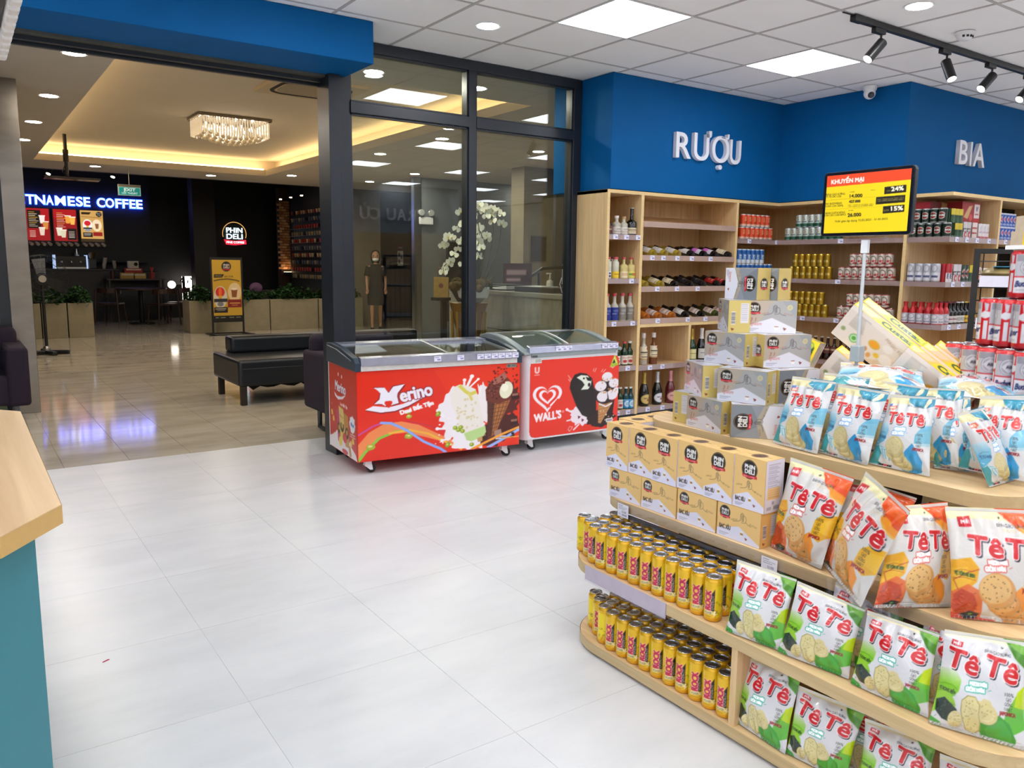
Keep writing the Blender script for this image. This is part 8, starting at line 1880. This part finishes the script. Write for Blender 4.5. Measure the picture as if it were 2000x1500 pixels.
def art_blue():
    a = Art(130, 160, '#ced0d2')
    a.poly([(0, 0), (130, 0), (130, 20), (0, 20)], '#d8cfa0'); a.poly([(54, 0), (130, 0), (130, 20), (110, 26), (84, 24), (64, 14)], '#2c8aa6'); a.poly([(112, 4), (120, 2), (122, 14), (110, 26), (106, 24)], '#e2d8b8'); a.poly([(64, 2), (106, 2), (100, 18), (76, 16)], '#3a9cb8', .6)
    def grad(c0, c1, y0, y1):
        k0, k1 = srgb(c0), srgb(c1)
        return lambda x, y: k0+(k1-k0)*np.clip((y-y0)/(y1-y0), 0, 1)[..., None]
    a.poly([(0, 66), (22, 62), (34, 80), (26, 104), (0, 118)], grad('#c8dce4', '#5aaacb', 60, 96)); a.poly([(130, 60), (112, 64), (98, 82), (98, 100), (130, 96)], grad('#7cbcd8', '#5ea8c8', 60, 90)); a.poly([(100, 78), (130, 70), (130, 102), (104, 104)], '#8cc4d8', .6)
    for k in range(10): a.line([(-2+3*k, 104+2*k), (10+3.2*k, 112+1.2*k), (24+2.2*k, 134+1.2*k)], 1.2, ['#3a98b8', '#9ccfe0', '#dff0f2'][k % 3])
    a.poly([(0, 118), (12, 114), (22, 130), (20, 150), (30, 156), (0, 158)], '#1f8a92', .85)
    a.poly([(74, 160), (68, 142), (80, 118), (94, 100), (104, 112), (116, 134), (114, 156), (104, 160)], '#2c8cc0'); a.poly([(80, 154), (78, 140), (92, 112), (104, 124), (110, 146)], '#3c9ccc', .6)
    a.line([(3, 90), (12, 84), (26, 86)], .7, '#3a6a90'); a.line([(3, 100), (14, 96), (28, 100)], .7, '#3a6a90')
    c = ('#c3b682', '#d6cb9a', '#b0a468')
    cracker(a, 76, 144, 20, 13, c, 24, None, 6); cracker(a, 66, 138, 22, 15, c, 12, None, 5); cracker(a, 58, 128, 22, 17, c, 8, None, 4); cracker(a, 54, 112, 22, 22, c, 0, None, 3)
    a.poly([(10, 22), (20, 20), (20, 26), (10, 28)], '#4a72b8'); a.poly([(10, 27), (34, 23), (36, 29), (28, 33), (26, 36), (23, 33), (10, 34)], '#d86a4c'); a.text('SNACK', 22, 31, 4, '#fbe8e0', 'c', bold=.3, rot=-6, fit=17)
    bag_common(a, 'VỊ TỰ NHIÊN', '#5a9ad8', False); tete(a, ((20, 62, 0), (70, 62, 0)), 23, '#cf3030', wide=(44, 44)); a.rect(20, 154, 30, 4, '#2a2628'); a.rect(32, 154, 8, 4, '#c03038'); return a
ARTS = {'g': art_green(), 'o': art_orange(), 'b': art_blue()}
M_BAG = printmat('foil_bag_print', 0.26, coat=0.5, bump=0.22, bscale=22)
M_BAGB = pmat('foil_bag_back', '#d8d6d0', 0.35, var=0.05, bump=0.15, scale=30)
def bag(C, kind, lab, grp, puff=0.034, seed=0, res=1.0):
    """C: corners top-left, top-right, bottom-right, bottom-left; pillow with crimped seals and creases"""
    TL, TR, BR, BL = (np.array(c, float) for c in C)
    base = (BL+BR)/2; rg = np.random.RandomState(seed)
    n = np.cross(TR-TL+BR-BL, TL-BL+TR-BR); n /= np.linalg.norm(n)
    if n.dot(np.array([0, 0, 1.362])-base) < 0: n = -n
    ph = rg.uniform(0, 6, 10); fr = rg.uniform(4, 9, 10); lean = rg.uniform(-.25, .25)
    def surf(sgn):
        def fn(U, V):
            P = ((1-U)*(1-V))[:, None]*BL+(U*(1-V))[:, None]*BR+((1-U)*V)[:, None]*TL+(U*V)[:, None]*TR
            s = np.clip((V-0.045)/0.91, 0, 1)
            e = np.power(np.clip(np.sin(PI*U), 0, 1), 0.55)*np.power(np.clip(np.sin(PI*s), 0, 1), 0.6)
            wr = 0.0036*np.sin(fr[0]*5*U+ph[0]+3*np.sin(4*V+ph[1]))*np.exp(-((s-0.08)/0.10)**2)+0.0042*np.sin(fr[1]*4.5*U+ph[2]+2*np.sin(5*V+ph[3]))*np.exp(-((s-0.90)/0.12)**2)
            wr += 0.0042*np.sin(7*U+9*V*lean*4+ph[4])*np.sin(5*V+ph[5])+0.0045*np.sin(11*V+ph[6])*np.exp(-((np.minimum(U, 1-U))/0.10)**2)
            d = sgn*puff*e+wr*np.clip(e*3, 0, 1)
            side = (U-0.5)*(-0.06)*np.power(np.sin(PI*s), 0.8)      # filled bag draws in at the sides
            P = P+side[:, None]*(BR-BL)
            P = P+n[None, :]*d[:, None]
            crimp = (V > 0.965)*0.0012*np.sin(V*900); P = P+n[None, :]*crimp[:, None]
            return P-base
        return fn
    t = tag(E('cracker_bag', base), lab, 'snack bag', grp)
    a = ARTS[kind]
    me = grid('front_panel', int(126*res), int(156*res), surf(1), a, M_BAG); obj('front_panel', me, t)
    U, V = np.meshgrid(np.linspace(0, 1, 25), np.linspace(0, 1, 31)); P = surf(-0.8)(U.ravel(), V.ravel())
    b = bpy.data.meshes.new('back_panel'); b.from_pydata([tuple(p) for p in P], [], [(r*25+c, r*25+c+1, (r+1)*25+c+1, (r+1)*25+c) for r in range(30) for c in range(24)]); b.materials.append(M_BAGB); b.polygons.foreach_set('use_smooth', [True]*len(b.polygons)); b.update(); obj('back_panel', b, t)
    return t
BAGS = {
    'B1': [[2.139, 1.533, 1.027], [2.12, 1.369, 1.032], [2.076, 1.387, 0.814], [2.096, 1.562, 0.814]],
    'B2': [[2.144, 1.377, 1.022], [2.117, 1.202, 1.024], [2.076, 1.226, 0.814], [2.103, 1.4, 0.814]],
    'B3': [[2.145, 1.216, 1.012], [2.15, 1.09, 1.024], [2.105, 1.065, 0.814], [2.103, 1.239, 0.814]],
    'B4': [[2.236, 1.157, 1.012], [2.281, 1.063, 1.016], [2.256, 1.015, 0.814], [2.212, 1.109, 0.814]],
    'B5': [[2.014, 0.968, 1.01], [2.151, 0.968, 1.015], [2.286, 0.924, 0.814], [2.131, 0.926, 0.814]],
    'B6': [[2.305, 1.043, 1.021], [2.329, 0.946, 1.034], [2.303, 0.846, 0.814], [2.288, 0.915, 0.814]],
    'O1': [[2.014, 1.432, 0.804], [1.969, 1.197, 0.799], [1.92, 1.246, 0.534], [1.957, 1.444, 0.534]],
    'O2': [[1.953, 1.155, 0.831], [1.768, 0.93, 0.813], [1.778, 1.038, 0.534], [1.98, 1.292, 0.534]],
    'O3': [[1.876, 1.038, 0.776], [2.003, 0.964, 0.788], [1.986, 0.911, 0.534], [1.805, 1.02, 0.534]],
    'O4': [[1.939, 0.938, 0.793], [2.079, 0.789, 0.8], [2.054, 0.733, 0.534], [1.912, 0.887, 0.534]],
    'G1': [[1.796, 1.434, 0.53], [1.826, 1.255, 0.524], [1.782, 1.259, 0.325], [1.753, 1.427, 0.325]],
    'G2': [[1.818, 1.247, 0.524], [1.841, 1.062, 0.506], [1.801, 1.069, 0.325], [1.773, 1.265, 0.325]],
    'G3': [[1.827, 1.048, 0.513], [1.835, 0.872, 0.518], [1.794, 0.861, 0.325], [1.787, 1.055, 0.325]],
    'G4': [[1.823, 0.856, 0.54], [1.883, 0.705, 0.554], [1.844, 0.673, 0.325], [1.776, 0.85, 0.325]],
    'H1': [[1.82, 1.394, 0.247], [1.81, 1.209, 0.27], [1.763, 1.212, 0.051], [1.779, 1.405, 0.051]],
    'H2': [[1.81, 1.22, 0.237], [1.834, 1.036, 0.241], [1.792, 1.048, 0.051], [1.771, 1.216, 0.051]],
    'H3': [[1.831, 1.033, 0.226], [1.854, 0.864, 0.238], [1.815, 0.854, 0.051], [1.795, 1.023, 0.051]],
}

info = {'B1': ('b', 'blue cracker bag at the left end of the top shelf, beside the silver cartons'), 'B2': ('b', 'blue cracker bag, second from the silver cartons on the top shelf'), 'B3': ('b', 'blue cracker bag facing squarely out in the middle of the top shelf'),
    'B4': ('b', 'blue cracker bag turned aside behind the tilted one on the top shelf'), 'B5': ('b', 'blue cracker bag standing tilted at the front corner of the top shelf'), 'B6': ('b', 'blue cracker bag at the right edge of the view on the top shelf'),
    'O1': ('o', 'orange cracker bag next to the yellow coffee cartons'), 'O2': ('o', 'orange cracker bag slumped sideways with its corner over the shelf edge'), 'O3': ('o', 'orange cracker bag with a bent top, its crackers large, third along'), 'O4': ('o', 'orange cracker bag at the right end of its shelf, name in full view'),
    'G1': ('g', 'green cracker bag next to the upper row of energy cans'), 'G2': ('g', 'green cracker bag, second from the upper energy cans'), 'G3': ('g', 'green cracker bag, third from the upper energy cans'), 'G4': ('g', 'green cracker bag at the right end of the middle shelf'),
    'H1': ('g', 'green cracker bag next to the divider on the bottom shelf'), 'H2': ('g', 'green cracker bag, second from the divider on the bottom shelf'), 'H3': ('g', 'green cracker bag, third from the divider on the bottom shelf')}
grp = {'b': 'blue cracker bags on the top shelf', 'o': 'orange cracker bags', 'g': 'green cracker bags'}
for k, (nm, (kind, lab)) in enumerate(info.items()):
    bag(BAGS[nm], kind, lab, grp[kind], 0.026 if kind == 'b' else (0.034 if kind == 'o' else 0.028), k)
def back_bag(nm, dx, dy, dz, kind, lab, seed, res=0.7, rz=None):
    C = [(np.array(c)+[dx, dy, dz]) for c in BAGS[nm]]
    if kind == 'o':
        for q in (0, 1): C[q][2] = C[2][2]+(C[q][2]-C[2][2])*0.84
    bag(C, kind, lab, grp[kind], 0.026, seed, res)
back_bag('B1', 0.085, -0.055, 0.012, 'b', 'blue cracker bag behind the first and second bags of the top shelf', 31)
back_bag('B2', 0.095, -0.06, 0.012, 'b', 'blue cracker bag behind the second and third bags of the top shelf', 32)
back_bag('B3', 0.110, -0.02, 0.014, 'b', 'blue cracker bag behind the square-on one', 33)
back_bag('B3', 0.115, -0.19, 0.012, 'b', 'blue cracker bag behind the tilted corner bag', 34)
back_bag('O1', 0.105, -0.12, 0.0, 'o', 'orange cracker bag in shade behind the first and second', 35)
back_bag('O1', 0.120, -0.34, 0.0, 'o', 'orange cracker bag in shade under the top shelf, behind the slumped one', 36)
back_bag('O4', 0.02, 0.115, 0.0, 'o', 'orange cracker bag behind the right end bag', 37)
back_bag('O4', 0.23, 0.02, 0.0, 'o', 'orange cracker bag at the near end, right of the right end bag', 38)
back_bag('G3', 0.085, -0.10, 0.0, 'g', 'green cracker bag showing in the gap before the right end of the middle shelf', 39)
back_bag('G2', 0.085, -0.06, 0.0, 'g', 'green cracker bag behind the second on the middle shelf', 40)
C4 = [np.array(c)+[0.01, -0.185, 0] for c in BAGS['H3']]; bag(C4, 'g', 'green cracker bag, fourth from the divider on the bottom shelf', grp['g'], .03, 41)
back_bag('H2', 0.08, -0.09, 0.0, 'g', 'green cracker bag behind the second on the bottom shelf', 42)
# two bags lying on top of the standing ones
bag([(2.34, 1.50, 1.062), (2.47, 1.30, 1.052), (2.27, 1.17, 1.010), (2.14, 1.40, 1.022)], 'b', 'blue cracker bag lying flat on top of the standing ones at the sign pole', grp['b'], .022, 51, .8)
bag([(2.50, 1.27, 1.04), (2.58, 1.08, 1.03), (2.38, 0.98, 1.00), (2.28, 1.16, 1.015)], 'b', 'blue cracker bag lying flat before the red and white beer cans', grp['b'], .022, 52, .8)

# ================================================================ BEER CAN PYRAMID
def bud_art(back=False):
    a = Art(104, 76, '#c01822')
    a.rect(0, 0, 104, 5, '#d02a30'); a.rect(0, 71, 104, 5, '#b01620')
    for cx in (26, 78, -26, 130):
        a.rect(cx-20, 7, 40, 60, '#dad9e0'); a.rect(cx-20, 7, 40, 34, '#b6b5bd')
        for k in range(5): a.rect(cx-18, 8.5+2.0*k, 36, .8, '#74737c')
        a.ell(cx, 27, 13, 13, '#8b8a94'); a.ell(cx, 27, 12, 12, '#d0cfd6'); a.ell(cx, 27, 10.5, 10.5, '#9a99a2'); a.poly([(cx, 17), (cx+10, 27), (cx, 37), (cx-10, 27)], '#c9c8d0'); a.ell(cx, 27, 4.2, 4.2, '#b4b3bb'); a.text('AB', cx, 29, 4.4, '#4a4a54', 'c', bold=.2)
        a.rect(cx-20, 41, 40, 1.6, '#c01822'); a.text('Budweiser', cx, 56, 9, '#252c5c', 'c', shear=.28, bold=.35, fit=37, rot=-5); a.rect(cx-16, 61, 32, .7, '#8e8d98'); a.rect(cx-16, 63.4, 32, .7, '#9a99a4')
    for cx in (0, 52, 104):
        a.poly([(cx-3, 7), (cx+4, 9), (cx+3, 20), (cx-1, 20)], '#bdbcc6'); a.poly([(cx-7, 24), (cx-1, 20), (cx+6, 22), (cx+6, 30), (cx, 33), (cx-7, 30)], '#d2d1d8'); a.rect(cx-2, 36, 6, 30, '#cfced6')
    return a
BUD = can_proto('beer_can', bud_art(), 0.0325, 0.143, 92, 76, metal=0.12, rough=0.26)
bd = Vector((-.364, -.931, 0)); bn = Vector((.931, -.364, 0))
tray_ = tag(E('can_tray', (0, 0, 0)), 'red cardboard tray under the beer cans', 'tray')
p0 = Vector((2.60, 1.270, 0))
Mt = Matrix.Translation(p0+Vector((0, 0, T4+.0005))) @ Matrix.Rotation(math.atan2(bd.y, bd.x), 4, 'Z')
B().box(-0.04, 0.46, -0.04, 0.24, 0.0, 0.035, 0, Mt).build('tray_body', pmat('tray_red', '#a81c22', 0.5), tray_)
B().box(-0.039, 0.459, -0.039, 0.239, 0.035, 0.036, 0, Mt).build('tray_rim', M_WHITEP, tray_)
zb = T4+0.0365
rgb = random.Random(9)
face = math.atan2(-.57, -.82)+PI/2
for L, (n, m, off) in enumerate(((7, 4, 0.0), (7, 4, 0.0), (5, 3, 1.25), (4, 2, 2.35))):
    for i in range(n):
        for j in range(m):
            p = p0+bd*(0.066*(i+off))+bn*(0.066*(j+(0.55 if L == 2 else (1.0 if L == 3 else 0))))
            if p.y < 0.86: continue
            rz = R(-52)+rgb.uniform(-.12, .12)+(R(90) if L < 2 or L == 3 else R(-28))
            if L == 3: rz = R(-52)+R(90)+R(18)
            lay = ['bottom', 'second', 'third', 'top'][L]; row = ['front', 'second', 'third', 'rear'][j]
            place(BUD, p.x, p.y, zb+0.1445*L, rz, {0: 'red beer can in the bottom layer of the can pyramid, ', 1: 'white and red beer can with its script showing, second layer, ', 2: 'beer can with its plain red side showing, third layer, ', 3: 'beer can in the top layer of the can pyramid, '}[L]+row+' row, '+ORD[i]+' from the left', 'can', lay+' layer, '+row+' row of beer cans')
cb = tag(E('layer_card', (0, 0, 0)), 'white card on top of the beer can pyramid', 'card')
Mt2 = Matrix.Translation(p0+bd*(.066*2.35)+bn*.066+Vector((0, 0, zb+.1445*4-.0005))) @ Matrix.Rotation(math.atan2(bd.y, bd.x), 4, 'Z')
B().box(-.035, .24, -.035, .42, 0, .012, 0, Mt2).build('card_sheet', M_WHITEP, cb)

# ================================================================ BLACK WIRE RACK BEHIND THE CANS
def wire_rack():
    t = tag(E('wire_rack', (4.22, 2.00, 0), R(-65)), 'black wire snack rack behind the beer can pyramid', 'rack')
    for x in (0, 0.8): B().box(x-.014, x+.014, -.014, .014, 0, 1.468).build('post', M_BLACK, t)
    for x in (0, 0.8): B().box(x-.014, x+.014, .35, .378, 0, 1.468).build('post', M_BLACK, t)
    B().box(0, .8, -.01, .01, 1.45, 1.468).build('top_rail', M_BLACK, t); B().box(0, .8, .354, .374, 1.45, 1.468).build('top_rail', M_BLACK, t)
    for x in (0, 0.8): B().box(x-.008, x+.008, 0, .36, 1.45, 1.466).build('side_rail', M_BLACK, t)
    w = B()
    for k in range(12): w.cyl((.066*k+.03, .364, .2), (.066*k+.03, .364, 1.45), .003, n=5)
    for k in range(18): w.cyl((0, .364, .22+.07*k), (.8, .364, .22+.07*k), .003, n=5)
    for k in range(5): w.cyl((.0, .06+.06*k, .2), (.0, .06+.06*k, 1.45), .003, n=5)
    w.build('wire_grid', M_BLACK, t)
    for z in (0.35, 0.72, 1.09, 1.30):
        s = B().box(0.01, .79, 0.01, .35, z, z+.012).build('wire_shelf', M_BLACK, t); B().box(.02, .78, -.018, -.015, z-.02, z+.035).build('price_rail', M_TAG, s)
    for k, x in enumerate((.16, .42, .64)):
        C = [(.0, 0, 0)]
        o = tag(E('snack_pouch', (4.19+x*.42+.16, 2.02-x*.906+.08, 1.3125), R(-65)), ['gold and blue snack pouch lying on the wire rack, left', 'gold and blue snack pouch lying on the wire rack, middle', 'gold and blue snack pouch lying on the wire rack, right'][k], 'snack bag', 'pouches on the wire rack')
        B().ball((0, 0, .035), .1, 14, sc=(1.0, 1.3, .35)).build('pouch_body', pmat('pouch_gold', '#b39c66', .3, var=.1), o, smooth=True); B().box(-.05, .06, -.12, -.02, .066, .0705).build('pouch_print', pmat('pouch_blue', '#4a9cc0', .3), o)
wire_rack()

# ================================================================ FOREGROUND COUNTER AND HANGING RACK AT THE LEFT EDGE
def counter():
    t = tag(E('service_counter', (0, 0, 0)), 'oak topped teal service counter at the left edge of the view', 'counter')
    P = [(-1.4, 2.91), (0.086, 2.906), (0.137, 2.844), (0.136, 1.698), (0.030, 1.545), (-1.4, 1.545)]
    B().prism(P, 0.862, 0.90).build('counter_top', woodmat('counter_oak', '#b8966a', '#cfaf82', 0.4, 'Y', 0.55), t, bevel=0.0015)
    n = len(P); c = Vector((-.6, 2.2, 0))
    Q = [(c.x+(x-c.x)*1.0006, c.y+(y-c.y)*1.0008) for x, y in P]
    b = B(); b.add([(*p, .863) for p in Q]+[(*p, .899) for p in Q], [(i, (i+1) % n, (i+1) % n+n, i+n) for i in range(n)]); b.build('edge_band', pmat('counter_edge', '#cda763', .45, var=.04), t)
    B().prism([(-1.35, 2.86), (0.05, 2.86), (0.090, 2.80), (0.090, 1.735), (0.0, 1.60), (-1.35, 1.60)], 0.10, 0.862).build('teal_panel', pmat('teal_paint', '#2d7f8c', 0.45, var=0.02), t, bevel=0.002)
    B().prism([(-1.3, 2.80), (0.02, 2.80), (0.05, 2.75), (0.05, 1.78), (-0.03, 1.66), (-1.3, 1.66)], 0.0, 0.10).build('plinth', M_KICK, t)
counter()
def overhead():
    t = tag(E('hanging_rack', (0.14, 2.2, 0)), 'black hanging rail with white packs at the upper left edge', 'rack')
    B().box(-.03, -.012, -.4, .8, 1.88, 1.93).build('rail', M_BLACK, t)
    for k, y in enumerate((-.3, .7)): B().cyl((-.02, y, 1.93), (-.02, y, CEIL), .006, n=8).build('drop_rod', M_BLACK, t)
    for k in range(9):
        o = tag(E('white_pack', (0.14, 1.92+.065*k, 1.90)), 'small white pack hanging on the black rail, '+ORD[k]+' from the camera', 'pack', 'white packs on the black rail')
        B().box(-.012, .010, -.022, .022, -.045, .02).build('pack_body', pmat('pack_white', '#d4d2d0', .5), o, bevel=.006); B().cyl((-.02, 0, .02), (0, 0, .02), .003, n=6).build('peg', M_STEEL, o)
overhead()
# small floor marks
mk = tag(B().box(-.012, .012, -.003, .003, 0, .0012).build('paper_scrap', pmat('red_scrap', '#b0304a', .6), loc=(0.33, 2.9, 0.0002), rz=.5), 'tiny red scrap on the floor beside the counter', 'scrap')
